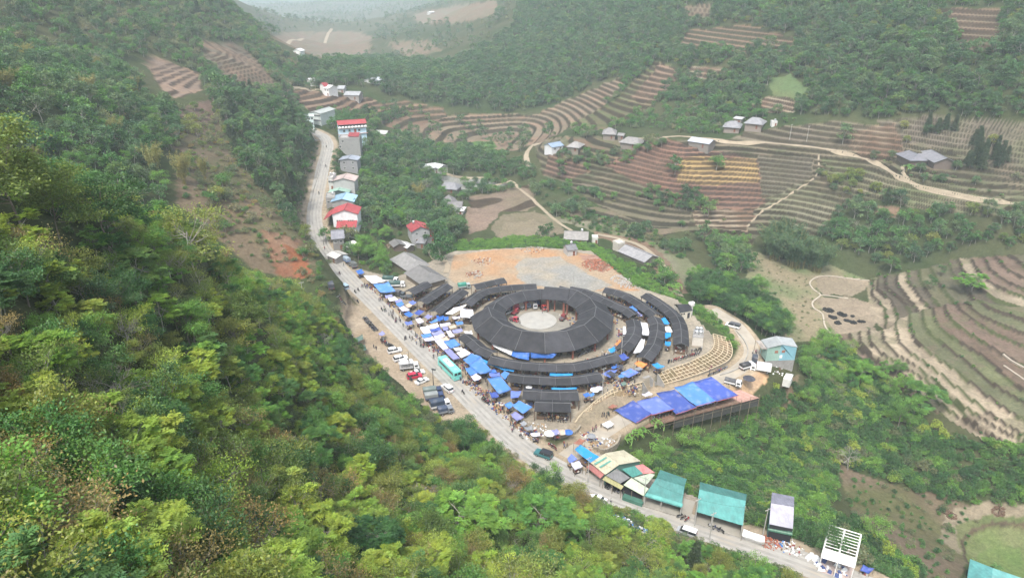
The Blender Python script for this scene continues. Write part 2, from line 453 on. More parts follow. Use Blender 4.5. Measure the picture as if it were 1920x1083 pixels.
for cs, poly, cols, lo, hi in ((TU, POLY_U, CU, -20, 1), (TL, POLY_L, CL, -22, -4)):
    m = in_poly(PXX, PYY, poly) & (YY > 100) & (YY < 420)
    ii = np.where(m)
    a, b = PXX[ii], PYY[ii]
    a = a + (fnoise(XX[ii], YY[ii], 9, 4) - .5) * 4
    lv = np.zeros(a.shape, int); dm = np.full(a.shape, 1e9)
    for c in cs:
        s, dd = side(a, b, c)
        lv += s
        dm = np.where(~s & (dd < dm), dd, dm)
    dz = (hi - lo) / len(cs)
    rmp = np.clip(1 - dm / 7.5, 0, 1)
    ZZ[ii] = zone_z(lv, len(cs), lo, hi) + dz * rmp * rmp * (3 - 2 * rmp) + (fnoise(XX[ii], YY[ii], 5, 3) - .5) * .15
    TER.append((ii, lv, dm, cols))
# ---------------------------------------------------------------- ground cover colours by place
GREENF, GREENF2 = (.055, .08, .03), (.09, .095, .045)
for k in range(3): RGB[..., k] = GREENF[k] + (GREENF2[k] - GREENF[k]) * np.clip((fnoise(XX, YY, 30, 9) - .3) / .4, 0, 1)
spur = (YY < 200) & (XX < 90)
BR, BR2, PK, PK2 = (.23, .15, .1), (.15, .11, .075), (.29, .2, .14), (.23, .16, .11)
QM = np.zeros(XX.shape, bool)
ZQ = ZZ.copy()
def quant(m, h, riser=None, rw=.3):
    QM[m] = True
    h = h * 1.2
    z = ZQ[m] + (vnoise(XX[m], YY[m], 55, 6) - .5) * 1.2 + (vnoise(XX[m], YY[m], 14, 7) - .5) * .12
    k = np.floor(z / h); fr = z / h - k
    s = np.clip((fr - (1 - rw)) / rw, 0, 1)
    ZZ[m] = h * (k + s)
    if riser is not None:
        c = RGB[m]; e = np.clip((fr - (1 - rw - .06)) / .06, 0, 1)[:, None]
        c = c * (1 - e) + e * np.array(riser) * .55 * (.75 + .5 * fnoise(XX[m], YY[m], 7, 17)[:, None])
        RGB[m] = c
    v = _perm[(k.astype(int) * 7) % 256, 5][:, None]
    RGB[m] *= .85 + .3 * v
# zones: polygon, colour, colour2, terrace height (0 = none), riser colour, min Y, max Y
ZN = [
 ("1000 262|1060 255|1260 262|1380 262|1560 232|1640 235|1760 250|2180 260|2180 430|1760 396|1640 372|1560 400|1560 440|1420 440|1400 470|1330 450|1200 400|1080 350|1020 330", (.21, .175, .12), (.12, .125, .07), 1.8, (.1, .085, .055), 240, 640),
 ("480 77|540 60|620 48|655 55|700 70|690 100|640 112|560 110|510 98", PK2, (.19, .17, .11), 0, None, 700, 6500),
 ("680 43|707 20|722 27|715 46", PK2, BR, 0, None, 700, 6500),
 ("770 32|800 20|930 0|935 25|880 40|790 46", PK2, (.2, .18, .12), 0, None, 700, 6500),
 ("720 80|800 74|830 95|760 110", PK2, (.16, .16, .09), 0, None, 600, 6500),
 ("450 0|640 0|820 0|700 60|560 60|470 60", (.09, .11, .06), (.13, .13, .08), 0, None, 1300, 6500),
 ("490 190|570 165|640 175|700 185|720 200|640 205|560 215", BR, PK, 2.2, BR2, 400, 900),
 ("700 195|760 190|830 200|860 260|760 250|705 225", PK2, BR, 2.2, (.15, .13, .08), 380, 800),
 ("760 240|860 210|1000 215|1080 180|1160 145|1172 155|1130 200|1050 250|960 285|900 270|800 265", PK, (.24, .2, .14), 1.8, (.13, .11, .07), 360, 800),
 ("855 265|925 262|940 300|905 305|860 290", (.10, .2, .05), (.09, .16, .05), 0, None, 360, 600),
 ("1060 240|1150 190|1230 110|1275 130|1220 200|1130 250", (.12, .14, .06), (.2, .16, .1), 2.2, (.12, .1, .06), 400, 800),
 ("1185 180|1240 115|1275 135|1260 170|1200 195", PK, PK2, 2.4, BR2, 400, 800),
 ("1265 95|1290 55|1400 45|1490 70|1480 95|1300 98", PK2, BR, 2.4, (.12, .12, .07), 400, 900),
 ("1290 125|1362 125|1362 150|1290 150", PK2, TAN2, 2.4, BR2, 400, 900),
 ("1760 15|1875 15|1875 100|1810 100", PK2, (.17, .15, .1), 2.6, BR2, 380, 900),
 ("1280 10|1335 10|1330 45|1285 45", PK2, (.17, .15, .1), 2.6, BR2, 400, 900),
 ("1440 150|1480 140|1515 165|1500 190|1450 180", (.13, .19, .08), (.14, .16, .07), 0, None, 380, 800),
 ("1405 195|1440 178|1490 185|1490 212|1430 210", TAN2, BR, 1.6, BR2, 350, 800),
 ("1370 260|1400 245|1560 225|1640 235|1600 290|1500 272|1420 266", (.24, .2, .15), (.19, .17, .11), 2, (.13, .11, .075), 320, 600),
 ("1640 225|1740 215|2180 250|2180 340|1830 300|1700 260", (.2, .17, .13), (.17, .17, .1), 2, (.12, .1, .07), 300, 700),
 ("1570 250|1680 225|1700 290|1620 300", BR, TAN2, 2, BR2, 300, 600),
 ("1060 255|1150 265|1260 262|1280 310|1240 330|1160 315|1080 290", (.14, .15, .08), BR, 1.8, (.1, .09, .06), 340, 600),
 ("1030 290|1060 285|1110 320|1070 335|1020 325", (.19, .125, .1), BR, 1.5, (.12, .09, .07), 330, 600),
 ("1135 310|1235 255|1290 270|1430 300|1435 390|1400 410|1320 395|1230 362", (.26, .15, .105), (.21, .13, .09), 1.6, (.15, .105, .085), 280, 600),
 ("1275 300|1300 292|1420 298|1425 340|1340 345|1270 340", (.44, .31, .13), (.36, .25, .12), 1.6, (.2, .14, .08), 280, 600),
 ("1420 290|1530 290|1520 330|1470 360|1430 370", (.17, .15, .11), (.14, .13, .085), 1.5, (.12, .1, .07), 280, 600),
 ("1300 395|1430 385|1400 430|1310 425", BR, TAN2, 1.3, BR2, 260, 500),
 ("1410 395|1500 340|1575 380|1540 425|1450 420", (.25, .235, .16), (.2, .2, .12), 1.8, (.11, .095, .06), 260, 500),
 ("1540 290|1700 330|2180 390|2180 425|1760 395|1560 345", (.16, .18, .09), (.22, .2, .13), 1.8, (.12, .105, .065), 260, 600),
 ("1640 385|1690 390|1680 410|1640 400", PK2, BR, 0, None, 250, 500),
 ("1400 470|1560 500|1640 530|1530 520|1570 640|1480 640|1400 560", (.17, .21, .095), (.29, .245, .155), 0, None, 200, 480),
 ("1180 425|1270 470|1330 520|1340 545|1280 540|1230 470|1100 430|1000 400", (.19, .2, .11), (.25, .23, .16), 0, None, 220, 480),
 ("1040 395|1180 380|1300 430|1240 445|1130 420", (.22, .17, .12), (.15, .15, .08), 1.2, (.1, .09, .06), 240, 480),
 ("1255 380|1300 400|1290 430|1200 420|1100 370|1060 345|1090 340", (.15, .14, .08), (.2, .17, .12), 1.4, (.1, .09, .06), 240, 480),
 ("820 330|915 340|960 345|930 352|850 358", (.33, .34, .31), (.3, .3, .27), 0, None, 280, 480),
 ("880 370|990 345|1010 385|985 395|880 400", (.25, .19, .14), (.22, .18, .12), 1.2, BR2, 260, 480),
 ("875 388|950 385|910 430|880 440|872 420", (.29, .21, .16), (.25, .19, .14), 0, None, 240, 460),
 ("920 430|935 405|1000 395|1045 415|1062 435|1000 452|940 452", (.23, .19, .13), (.2, .18, .11), 0, None, 240, 460),
 ("945 418|1000 410|1040 430|1000 448|930 446", (.28, .235, .165), (.25, .21, .14), 0, None, 240, 460),
 ("1210 450|1255 490|1290 550|1265 555|1235 510|1180 465|1120 445|1110 432", (.27, .18, .12), (.22, .16, .11), 0, None, 210, 420),
 ("845 455|1000 445|1110 455|1200 510|1270 560|1345 590|1400 650|1385 660|1335 610|1250 565|1180 535|1110 475|1000 466|850 478", (.11, .2, .05), (.13, .17, .06), 0, None, 180, 400),
 ("1175 830|1250 800|1440 740|1500 700|1480 760|1380 800|1250 850|1190 870", (.16, .11, .08), (.21, .16, .1), 0, None, 120, 300),
 ("1560 860|1640 900|1780 930|1850 960|1800 1083|1700 1083|1600 960", (.19, .145, .1), (.13, .13, .06), 0, None, 90, 300),
 ("1775 960|1840 940|2180 955|2180 1010|1800 1040|1760 1010", (.3, .25, .175), (.26, .22, .15), 0, None, 80, 300),
 ("1790 985|1860 965|2180 975|2180 1083|1850 1083|1800 1040", (.14, .17, .07), (.18, .19, .09), 0, None, 80, 300),
 ("1520 518|1560 515|1640 528|1600 555|1545 552", (.35, .285, .205), (.29, .24, .17), 0, None, 180, 420),
 ("1528 560|1590 555|1640 570|1640 625|1570 632", (.36, .29, .21), (.3, .245, .175), 0, None, 180, 420),
 # left hand slopes
 ("270 115|300 108|375 138|380 170|330 185|300 165", PK, (.24, .18, .14), 1.7, (.16, .12, .09), 300, 700),
 ("365 70|450 85|500 130|520 165|440 165|395 120", PK2, (.16, .14, .1), 1.8, BR2, 380, 800),
 ("330 205|400 185|430 210|425 250|340 250", (.18, .125, .095), (.13, .1, .075), 0, None, 250, 520),
 ("330 320|400 350|470 420|520 520|470 500|400 440|330 380", (.19, .145, .095), (.12, .12, .06), 0, None, 200, 480),
 ("400 260|470 330|560 420|600 505|560 520|480 470|440 420|380 330", (.2, .15, .095), (.13, .13, .065), 0, None, 220, 480),
 ("300 240|420 230|440 330|360 330", (.17, .125, .09), (.12, .11, .06), 0, None, 230, 480),
 ("490 430|560 450|590 520|520 520", (.24, .11, .065), (.27, .17, .11), 0, None, 220, 330),
 ("525 455|560 470|590 515|560 525", (.34, .13, .065), (.25, .1, .05), 0, None, 220, 330),
]
for s, c1, c2, h, rc, y0, y1 in ZN:
    m = in_poly(PXX + (fnoise(XX, YY, 6, 7) - .5) * 10, PYY + (fnoise(XX, YY, 6, 11) - .5) * 8, rows(s)) & (YY > y0) & (YY < y1) & ~spur
    paint(m, c1, c2, 9 if h else 14)
    if h: quant(m, h, rc)
for ii, lv, dm, cols in TER:
    c = np.array(cols)[lv]
    n = fnoise(XX[ii], YY[ii], 7, 12)[:, None]
    c = c * (.62 + .7 * n)
    w_ = np.clip((fnoise(XX[ii], YY[ii], 5, 18) - .52) / .12, 0, 1)[:, None] * .55
    c = c * (1 - w_) + w_ * np.where((fnoise(XX[ii], YY[ii], 20, 19) > .5)[:, None], [.15, .15, .08], [.19, .15, .105])
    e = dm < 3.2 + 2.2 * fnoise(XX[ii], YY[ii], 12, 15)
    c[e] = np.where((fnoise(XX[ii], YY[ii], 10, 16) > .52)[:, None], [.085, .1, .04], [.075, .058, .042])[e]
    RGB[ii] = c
RGB *= .76
# market ground, lots and bare building plot
paint(mp, (.31, .27, .21), (.24, .21, .165), 10)
paint(lot, (.3, .235, .165), (.35, .285, .21), 9)
paint(pad, (.35, .3, .24), (.29, .25, .2), 6)
plot = in_poly(PXX, PYY, [(842, 520), (850, 478), (930, 468), (1000, 465), (1060, 470), (1130, 480), (1200, 545), (1130, 545), (1000, 540), (900, 540), (850, 530)]) & (YY > 200)
paint(plot, (.37, .22, .12), (.33, .25, .17), 8)
gp = in_poly(PXX + (fnoise(XX, YY, 9, 21) - .5) * 30, PYY + (fnoise(XX, YY, 9, 22) - .5) * 12, [(965, 500), (985, 487), (1050, 482), (1085, 495), (1120, 520), (1150, 540), (1050, 545), (1000, 535), (970, 515)]) & plot
paint(gp, (.25, .245, .225), (.31, .27, .21), 7)
rub = in_poly(PXX, PYY, [(1085, 478), (1120, 478), (1142, 500), (1130, 512), (1100, 495)]) & plot
paint(rub, (.24, .14, .1), (.33, .2, .15), 3)
dirt2 = in_poly(PXX, PYY, [(1360, 700), (1400, 682), (1440, 690), (1438, 715), (1400, 745), (1370, 735)]) & (YY < 260)
paint(dirt2, (.46, .29, .16), (.4, .28, .18), 5)
dirt3 = in_poly(PXX, PYY, [(1108, 835), (1130, 812), (1150, 818), (1160, 835), (1130, 850)]) & (YY < 260)
paint(dirt3, (.42, .2, .09), (.36, .2, .1), 4)
latm = in_poly(XX, YY, [at_z(*p)[:2] for p in LAT1[0]] + [at_z(*p)[:2] for p in LAT1[1]][::-1]) | in_poly(XX, YY, [at_z(*p)[:2] for p in LAT2[0]] + [at_z(*p)[:2] for p in LAT2[1]][::-1])
lowm = in_poly(PXX, PYY, [(1070, 850), (1066, 800), (1083, 772), (1118, 748), (1151, 732), (1185, 728), (1245, 720), (1284, 709), (1323, 695), (1365, 675), (1400, 690), (1300, 730), (1180, 790)]) & (YY < 260) & (YY > 110)
paint(lowm, (.31, .25, .18), (.24, .2, .14), 5)
paint(latm, (.26, .18, .11), (.2, .16, .09), 3)
ii = np.where((YY > 60) & (YY < 460) & (XX > -170) & (XX < 130))
dr, _ = seg_dist(XX[ii], YY[ii], ROAD)
w = np.clip(1 - (dr - 5.0 - 1.5 * fnoise(XX[ii], YY[ii], 6, 31)) / 1.2, 0, 1)[:, None]
RGB[ii] = RGB[ii] * (1 - w) + w * (np.array([.33, .27, .195]) * (.75 + .4 * fnoise(XX[ii], YY[ii], 4, 33)[:, None]))
ii = np.where((YY > 120) & (YY < 300) & (XX > -20) & (XX < 150))
dl, _ = seg_dist(XX[ii], YY[ii], LANE)
w = np.clip(1 - (dl - 4.2) / 1.2, 0, 1)[:, None]
RGB[ii] = RGB[ii] * (1 - w) + w * (np.array([.33, .265, .185]) * (.75 + .4 * fnoise(XX[ii], YY[ii], 4, 34)[:, None]))
PD = [(1800, 1012), (1822, 990), (1862, 976), (1940, 980), (1960, 1100), (1850, 1095), (1808, 1050)]
m = in_poly(PXX, PYY, PD) & (YY < 300)
paint(m, (.1, .078, .05), (.075, .06, .04), 4)
m = in_poly(PXX, PYY, [(1880 + (a - 1880) * .91, 1040 + (b - 1040) * .88) for a, b in PD]) & (YY < 300)
ZZ[m] -= 1.0
paint(m, (.12, .16, .055), (.15, .165, .075), 8)
m = in_poly(PXX, PYY, [(1880 + (a - 1880) * .6, 1050 + (b - 1040) * .5) for a, b in PD]) & (YY < 300)
paint(m, (.105, .16, .05), (.13, .17, .06), 6)
# fine relief, not on the built-up ground
soft = ~(mp | lot | pad | latm) & (YY < 700)
tmk = np.zeros(XX.shape, bool)
for ii, lv, dm, cols in TER: tmk[ii] = True
ZZ += np.where(soft & ~tmk & ~QM, (fnoise(XX, YY, 2.6, 41) - .5) * .3, 0) + np.where(tmk, (fnoise(XX, YY, 2.2, 43) - .5) * .1, 0)
ir = np.where((YY > 60) & (YY < 460) & (XX > -170) & (XX < 140))
for L, hw in ((ROAD, 4.6), (LANE, 3.6)):
    d, z = seg_dist(XX[ir], YY[ir], L)
    e = np.clip(1 - (d - hw) / 1.5, 0, 1)
    ZZ[ir] = ZZ[ir] * (1 - e) + (z - .03) * e

def zt(x, y):
    x, y = np.asarray(x, float), np.asarray(y, float)
    i = np.clip(np.searchsorted(GX, x) - 1, 0, len(GX) - 2); j = np.clip(np.searchsorted(GY, y) - 1, 0, len(GY) - 2)
    fx = np.clip((x - GX[i]) / (GX[i + 1] - GX[i]), 0, 1); fy = np.clip((y - GY[j]) / (GY[j + 1] - GY[j]), 0, 1)
    return (ZZ[j, i] * (1 - fx) + ZZ[j, i + 1] * fx) * (1 - fy) + (ZZ[j + 1, i] * (1 - fx) + ZZ[j + 1, i + 1] * fx) * fy
_T = np.geomspace(25, 6500, 1900)
def G(px, py, dmin=25):
    """the ground point seen at a place of the photo"""
    r = ray(px, py); r = r / np.linalg.norm(r)
    t = _T[_T >= dmin]
    P = r[None] * t[:, None] + np.array([0, 0, CAM_H])
    h = P[:, 2] - zt(P[:, 0], P[:, 1])
    k = np.argmax(h < 0)
    if h[k] >= 0: k = len(t) - 1
    a, b = t[max(k - 1, 0)], t[k]
    ha, hb = h[max(k - 1, 0)], h[k]
    s = a + (b - a) * (ha / (ha - hb) if ha != hb else 0)
    p = r * s + np.array([0, 0, CAM_H])
    p[2] = float(zt(p[0], p[1]))
    return p

def grid_mesh(name, material):
    ny, nx = XX.shape
    me = bpy.data.meshes.new(name)
    nv, nf = nx * ny, (nx - 1) * (ny - 1)
    me.vertices.add(nv)
    me.vertices.foreach_set('co', np.stack([XX, YY, ZZ], -1).astype(np.float32).ravel())
    idx = np.arange(nv).reshape(ny, nx)
    q = np.stack([idx[:-1, :-1], idx[:-1, 1:], idx[1:, 1:], idx[1:, :-1]], -1).reshape(-1, 4)
    me.loops.add(nf * 4)
    me.polygons.add(nf)
    me.loops.foreach_set('vertex_index', q.ravel().astype(np.int32))
    me.polygons.foreach_set('loop_start', (np.arange(nf) * 4).astype(np.int32))
    me.polygons.foreach_set('use_smooth', np.ones(nf, bool))
    me.update(calc_edges=True)
    a = me.color_attributes.new('Col', 'FLOAT_COLOR', 'POINT')
    a.data.foreach_set('color', np.concatenate([RGB, np.ones(RGB.shape[:2] + (1,))], -1).astype(np.float32).ravel())
    me.materials.append(material)
    o = bpy.data.objects.new(name, me)
    COL.objects.link(o)
    return o

def ground_mat():
    m, t, b = new_mat('ground')
    N = t.nodes.new
    at = N('ShaderNodeAttribute'); at.attribute_name = 'Col'
    ge = N('ShaderNodeNewGeometry')
    prev = at.outputs['Color']
    hts = []
    for sc, lo, hi in ((.9, .72, 1.25), (.17, .85, 1.12), (4.0, .78, 1.2)):
        n = N('ShaderNodeTexNoise'); n.inputs['Scale'].default_value = sc; n.inputs['Detail'].default_value = 5; n.inputs['Roughness'].default_value = .7
        lk(t, ge.outputs['Position'], n.inputs['Vector'])
        mr = N('ShaderNodeMapRange'); mr.inputs[1].default_value = .3; mr.inputs[2].default_value = .7; mr.inputs[3].default_value = lo; mr.inputs[4].default_value = hi
        lk(t, n.outputs['Fac'], mr.inputs[0])
        mx = N('ShaderNodeMix'); mx.data_type = 'RGBA'; mx.blend_type = 'MULTIPLY'; mx.inputs[0].default_value = 1
        lk(t, prev, mx.inputs[6]); lk(t, mr.outputs[0], mx.inputs[7])
        prev = mx.outputs[2]; hts.append(n)
    lk(t, prev, b.inputs['Base Color'])
    bp = N('ShaderNodeBump'); bp.inputs['Strength'].default_value = .6; bp.inputs['Distance'].default_value = .35
    lk(t, hts[0].outputs['Fac'], bp.inputs['Height']); lk(t, bp.outputs[0], b.inputs['Normal'])
    b.inputs['Roughness'].default_value = .95
    b.inputs['Specular IOR Level'].default_value = .1
    return m
tag(grid_mesh('ground', ground_mat()), 'hilly ground with terraced fields, slopes and valley floor', None, None, 'structure')

def ribbon(name, pts, w, material, lift=.05, th=.0, label=None, drape=False, jit=0.0):
    """road laid along a line of points"""
    P = np.array(pts); n = len(P)
    tg = np.gradient(P[:, :2], axis=0); tg /= np.linalg.norm(tg, axis=1)[:, None] + 1e-9
    nr = np.c_[-tg[:, 1], tg[:, 0]]
    ks = (-1, -.5, 0, .5, 1)
    V, F = [], []
    for i in range(n):
        for k in ks:
            ww = w / 2 * (1 + jit * (random.random() - .5)) if abs(k) == 1 else w / 2
            x, y = P[i, :2] + nr[i] * k * ww
            z = float(zt(x, y)) if drape else P[i, 2]
            V.append((x, y, z + lift))
    m = len(ks)
    for i in range(n - 1):
        for k in range(m - 1):
            F.append((i * m + k, (i + 1) * m + k, (i + 1) * m + k + 1, i * m + k + 1))
    me = bpy.data.meshes.new(name)
    me.from_pydata(V, [], [f[::-1] for f in F])
    me.materials.append(material)
    o = bpy.data.objects.new(name, me); COL.objects.link(o)
    return tag(o, label, None, None, 'structure')
M_CONC = mat('road_concrete', (.35, .335, .305), .9, .22, .25, dirt=((.38, .31, .22), .12, .55))
M_TRACK = mat('track_earth', (.32, .265, .19), .95, .2, .3)
ribbon('road', ROAD, 7.2, M_CONC, .04, label='pale concrete main road curving past the market and up the valley', jit=.03)
M_WORN = mat('road_worn', (.3, .285, .26), .9, .25, .3)
ROADO = bpy.data.objects['road']
for off in (-2.3, -.9, .9, 2.3):
    A_ = np.array(ROAD); t_ = np.gradient(A_[:, :2], axis=0); t_ /= np.linalg.norm(t_, axis=1)[:, None]
    A_[:, 0] -= t_[:, 1] * off; A_[:, 1] += t_[:, 0] * off
    w_ = ribbon('worn_strip', list(A_), .75, M_WORN, .046, jit=.5)
    w_.parent = ROADO
    del w_['kind']
ribbon('lane', LANE, 5.2, mat('lane_concrete', (.37, .33, .27), .9, .2, .3, dirt=((.4, .3, .19), .15, .5)), .05, label='pale concrete lane looping below the market to the warehouse', jit=.05)
for nm, s, w, lb, dm in (
    ('track', "992 314|987 290|1003 272|1024 263", 3.2, 'pale earth track bending below the small blue roofed house', 200),
    ('track', "1186 260|1270 256|1345 263|1420 268|1500 274|1560 282|1640 305|1690 335|1780 362|1860 375|1925 384|2060 402", 2.4, 'pale track crossing the terraces past the hillside farms', 200),
    ('path', "900 353|950 343|962 342|1000 375|1040 412|1072 433", 2.0, 'narrow concrete path between the valley fields', 200),
    ('path', "806 460|812 483|838 495|836 512", 2.2, 'footpath winding between the red roofed house and the bare plot', 200),
    ('track', "500 190|530 175|575 168|612 168", 3.0, 'pale track to the far hamlet behind the school', 400),
    ('track', "512 95|560 76|622 54", 6.0, 'straight pale road far up the valley', 1000),
    ('track', "535 86|547 95", 4.0, 'short spur track to the far farm', 1000),
    ('track', "1275 555|1245 502|1210 467|1170 450|1120 440", 3.2, 'double earth track behind the hamlet below the bare plot', 150),
    ('path', "823 322|858 332|907 334", 3.0, 'earth path beside the white roofed farm in the valley', 200),
    ('path', "1692 312|1693 322|1702 334", 1.6, 'short path from the dark roofed farm down to the track', 200),
    ('path', "1535 292|1530 330|1480 365|1430 395|1400 425", .9, 'footpath running down between the terraces', 200),
    ('track', "690 236|715 260|722 268", 4.0, 'earth track beside the small house below the blue block', 200)):
    pts = smooth_line([G(a, b, dm) for a, b in rows(s)], 2.5)
    ribbon(nm, pts, w, M_TRACK, .22, label=lb, drape=True, jit=.2)
# ---------------------------------------------------------------- plants: leaf by leaf crowns on branching trunks
PAL = {
 'lime': [(.145, .205, .03), (.205, .24, .045), (.11, .185, .032), (.18, .205, .05)],
 'olive': [(.09, .125, .03), (.14, .15, .035), (.07, .11, .028), (.16, .165, .045)],
 'deep': [(.028, .075, .025), (.045, .10, .032), (.03, .062, .028), (.055, .11, .035)],
 'mid': [(.046, .115, .032), (.075, .15, .038), (.04, .10, .037), (.098, .15, .046)],
 'fresh': [(.08, .17, .03), (.11, .20, .04), (.07, .15, .035)],
 'rust': [(.15, .105, .04), (.19, .14, .06), (.13, .11, .045), (.21, .16, .08)],
 'wood': [(.042, .085, .042), (.066, .12, .052), (.034, .07, .038), (.085, .125, .058), (.055, .082, .048)],
 'dark': [(.028, .045, .025), (.04, .055, .03), (.035, .06, .03)],
 'bamboo': [(.15, .15, .055), (.19, .17, .07)],
 'jade': [(.05, .09, .045), (.075, .12, .055)],
 'scrub': [(.085, .115, .055), (.125, .13, .07), (.065, .095, .05), (.15, .135, .085)],
}
M_BARK = mat('bark', (.2, .17, .14), .95, .4, 2.5)
M_BARKP = mat('pale_bark', (.36, .33, .29), .95, .35, 2.5)
M_CULM = mat('bamboo_culm', (.24, .21, .08), .8, .3, 2)

def unit(v): return v / (np.linalg.norm(v, axis=-1, keepdims=True) + 1e-9)
class Leaves:
    def __init__(s): s.c, s.d, s.n, s.L, s.W, s.b = [], [], [], [], [], []
    def add(s, c, d, n, L, W, b):
        s.c.append(c); s.d.append(unit(d)); s.n.append(n); s.L.append(np.broadcast_to(L, len(c))); s.W.append(np.broadcast_to(W, len(c))); s.b.append(b)
    def mesh(s, name, material):
        c, d, n = np.concatenate(s.c), np.concatenate(s.d), np.concatenate(s.n)
        L, Wd, b = np.concatenate(s.L)[:, None], np.concatenate(s.W)[:, None], np.concatenate(s.b)
        sd_ = unit(np.cross(d, n)); nn = np.cross(sd_, d)
        mid = c + d * L * .45 + nn * L * .08
        V = np.stack([c, mid + sd_ * Wd * .5, c + d * L - nn * L * .1, mid - sd_ * Wd * .5], 1).reshape(-1, 3)
        N = len(c)
        me = bpy.data.meshes.new(name)
        me.vertices.add(N * 4); me.vertices.foreach_set('co', V.astype(np.float32).ravel())
        me.loops.add(N * 4); me.polygons.add(N)
        me.loops.foreach_set('vertex_index', np.arange(N * 4, dtype=np.int32))
        me.polygons.foreach_set('loop_start', np.arange(N, dtype=np.int32) * 4)
        me.update(calc_edges=True)
        a = me.color_attributes.new('Col', 'FLOAT_COLOR', 'POINT')
        cc = np.ones((N, 4, 4), np.float32); cc[:, :, :3] = b[:, None, :]
        a.data.foreach_set('color', cc.ravel())
        me.materials.append(material)
        return me

def tint(r, n, v=.3, warm=.14):
    b = 1 + v * (r.random((n, 1)) * 2 - 1) * np.ones((1, 3))
    w = (r.random((n, 1)) * 2 - 1) * warm
    return b * np.c_[1 + w, 1 + w * .3, 1 - w]

def rand_dirs(r, n, zmin=-1.0):
    z = r.uniform(zmin, 1, n); a = r.uniform(0, 2 * np.pi, n); q = np.sqrt(1 - z * z)
    return np.c_[q * np.cos(a), q * np.sin(a), z]

def spray(lv, r, tips, out, n, spread, L, W, droop=.1, flat=.6, cv=.36):
    """n leaves round every twig tip"""
    T = len(tips)
    cb = tint(r, T, cv, .12)
    for k in range(n):
        off = r.normal(0, 1, (T, 3)) * spread * np.array([1, 1, flat])
        d = unit(out * .8 + rand_dirs(r, T) * .9 + np.array([0, 0, -droop]))
        nn = unit(rand_dirs(r, T) * .7 + np.array([0, 0, .9]) + out * .3)
        lv.add(tips + off, d, nn, L * r.uniform(.6, 1.3, T), W * r.uniform(.6, 1.3, T), cb * tint(r, T, .22, .1))

def pinnate(lv, r, tips, out, fr, L, W, pairs=5, droop=.35, cv=.36):
    """fronds with leaflet pairs along a drooping midrib"""
    T = len(tips)
    cb = tint(r, T, cv, .12)
    for k in range(fr):
        d = unit(out * .7 + rand_dirs(r, T, -.2) * np.array([1, 1, .4]))
        sd_ = unit(np.cross(d, np.array([0, 0, 1.0])) + 1e-6)
        fl = L * r.uniform(.7, 1.3, (T, 1))
        tb = cb * tint(r, T, .2, .1)
        for q in range(pairs):
            f = (q + .6) / pairs
            p = tips + d * fl * f + np.array([0, 0, -1]) * droop * fl * f * f
            for sg in (-1, 1):
                ld = unit(sd_ * sg + d * .55 + np.array([0, 0, -.25]))
                ll = fl[:, 0] * (.42 * (1 - .5 * abs(f - .45)))
                lv.add(p, ld, unit(np.array([0, 0, 1.0]) + rand_dirs(r, T) * .35), ll, ll * W, tb * tint(r, T, .1, .05))

def skeleton(seed, h, r0, crad, cbase, nl, nt, bark, up=.5, thick=1.0, sides=5):
    """trunk, limbs, twigs; returns mesh builder + twig tips + outward directions"""
    r = np.random.default_rng(seed)
    mb = MB()
    lean = r.normal(0, .05, 2) * h
    th = h * (cbase + (1 - cbase) * .55)
    pts = [np.array([0, 0, -.4])]
    for k in range(1, 5):
        f = k / 4
        pts.append(np.array([lean[0] * f + r.normal(0, .02) * h, lean[1] * f + r.normal(0, .02) * h, th * f]))
    for k in range(4): mb.tube(pts[k], pts[k + 1], r0 * (1 - .18 * k) * thick, r0 * (1 - .18 * (k + 1)) * thick, sides + 1)
    tips, outs = [], []
    for i in range(nl):
        a = 2 * math.pi * (i + r.uniform(-.3, .3)) / nl * 1.0 + (i % 3) * .7
        f = .5 + .5 * (i + .5) / nl
        s = pts[2] * (1 - f) * 2 + pts[4] * (2 * f - 1) if f >= .5 else pts[2]
        zc = h * (cbase + (1 - cbase) * r.uniform(.1, .95))
        fr = math.sqrt(max(.08, 1 - ((zc / h - cbase) / (1 - cbase) * 1.05 - .25) ** 2)) * r.uniform(.45, 1.0)
        e = np.array([lean[0] + math.cos(a) * crad * fr, lean[1] + math.sin(a) * crad * fr, zc])
        m = (s + e) / 2 + np.array([0, 0, -.12 * crad * (1 - up)]) + r.normal(0, .06, 3) * crad
        rl = r0 * .42 * thick
        mb.tube(s, m, rl, rl * .65, sides - 1); mb.tube(m, e, rl * .65, rl * .3, sides - 1)
        for j in range(nt):
            b = s * .25 + m * .75 if j == 0 else (m * (1 - j / nt) + e * (j / nt))
            dd = rand_dirs(r, 1, -.25)[0] * np.array([1, 1, .75])
            t = b * .3 + e * .7 + dd * crad * r.uniform(.16, .42)
            if j < nt * .6: mb.tube(b, t, rl * .28, rl * .1, 3)
            tips.append(t); outs.append(unit(t - np.array([lean[0], lean[1], h * (cbase + .25 * (1 - cbase))])))
    return mb, np.array(tips), np.array(outs), r

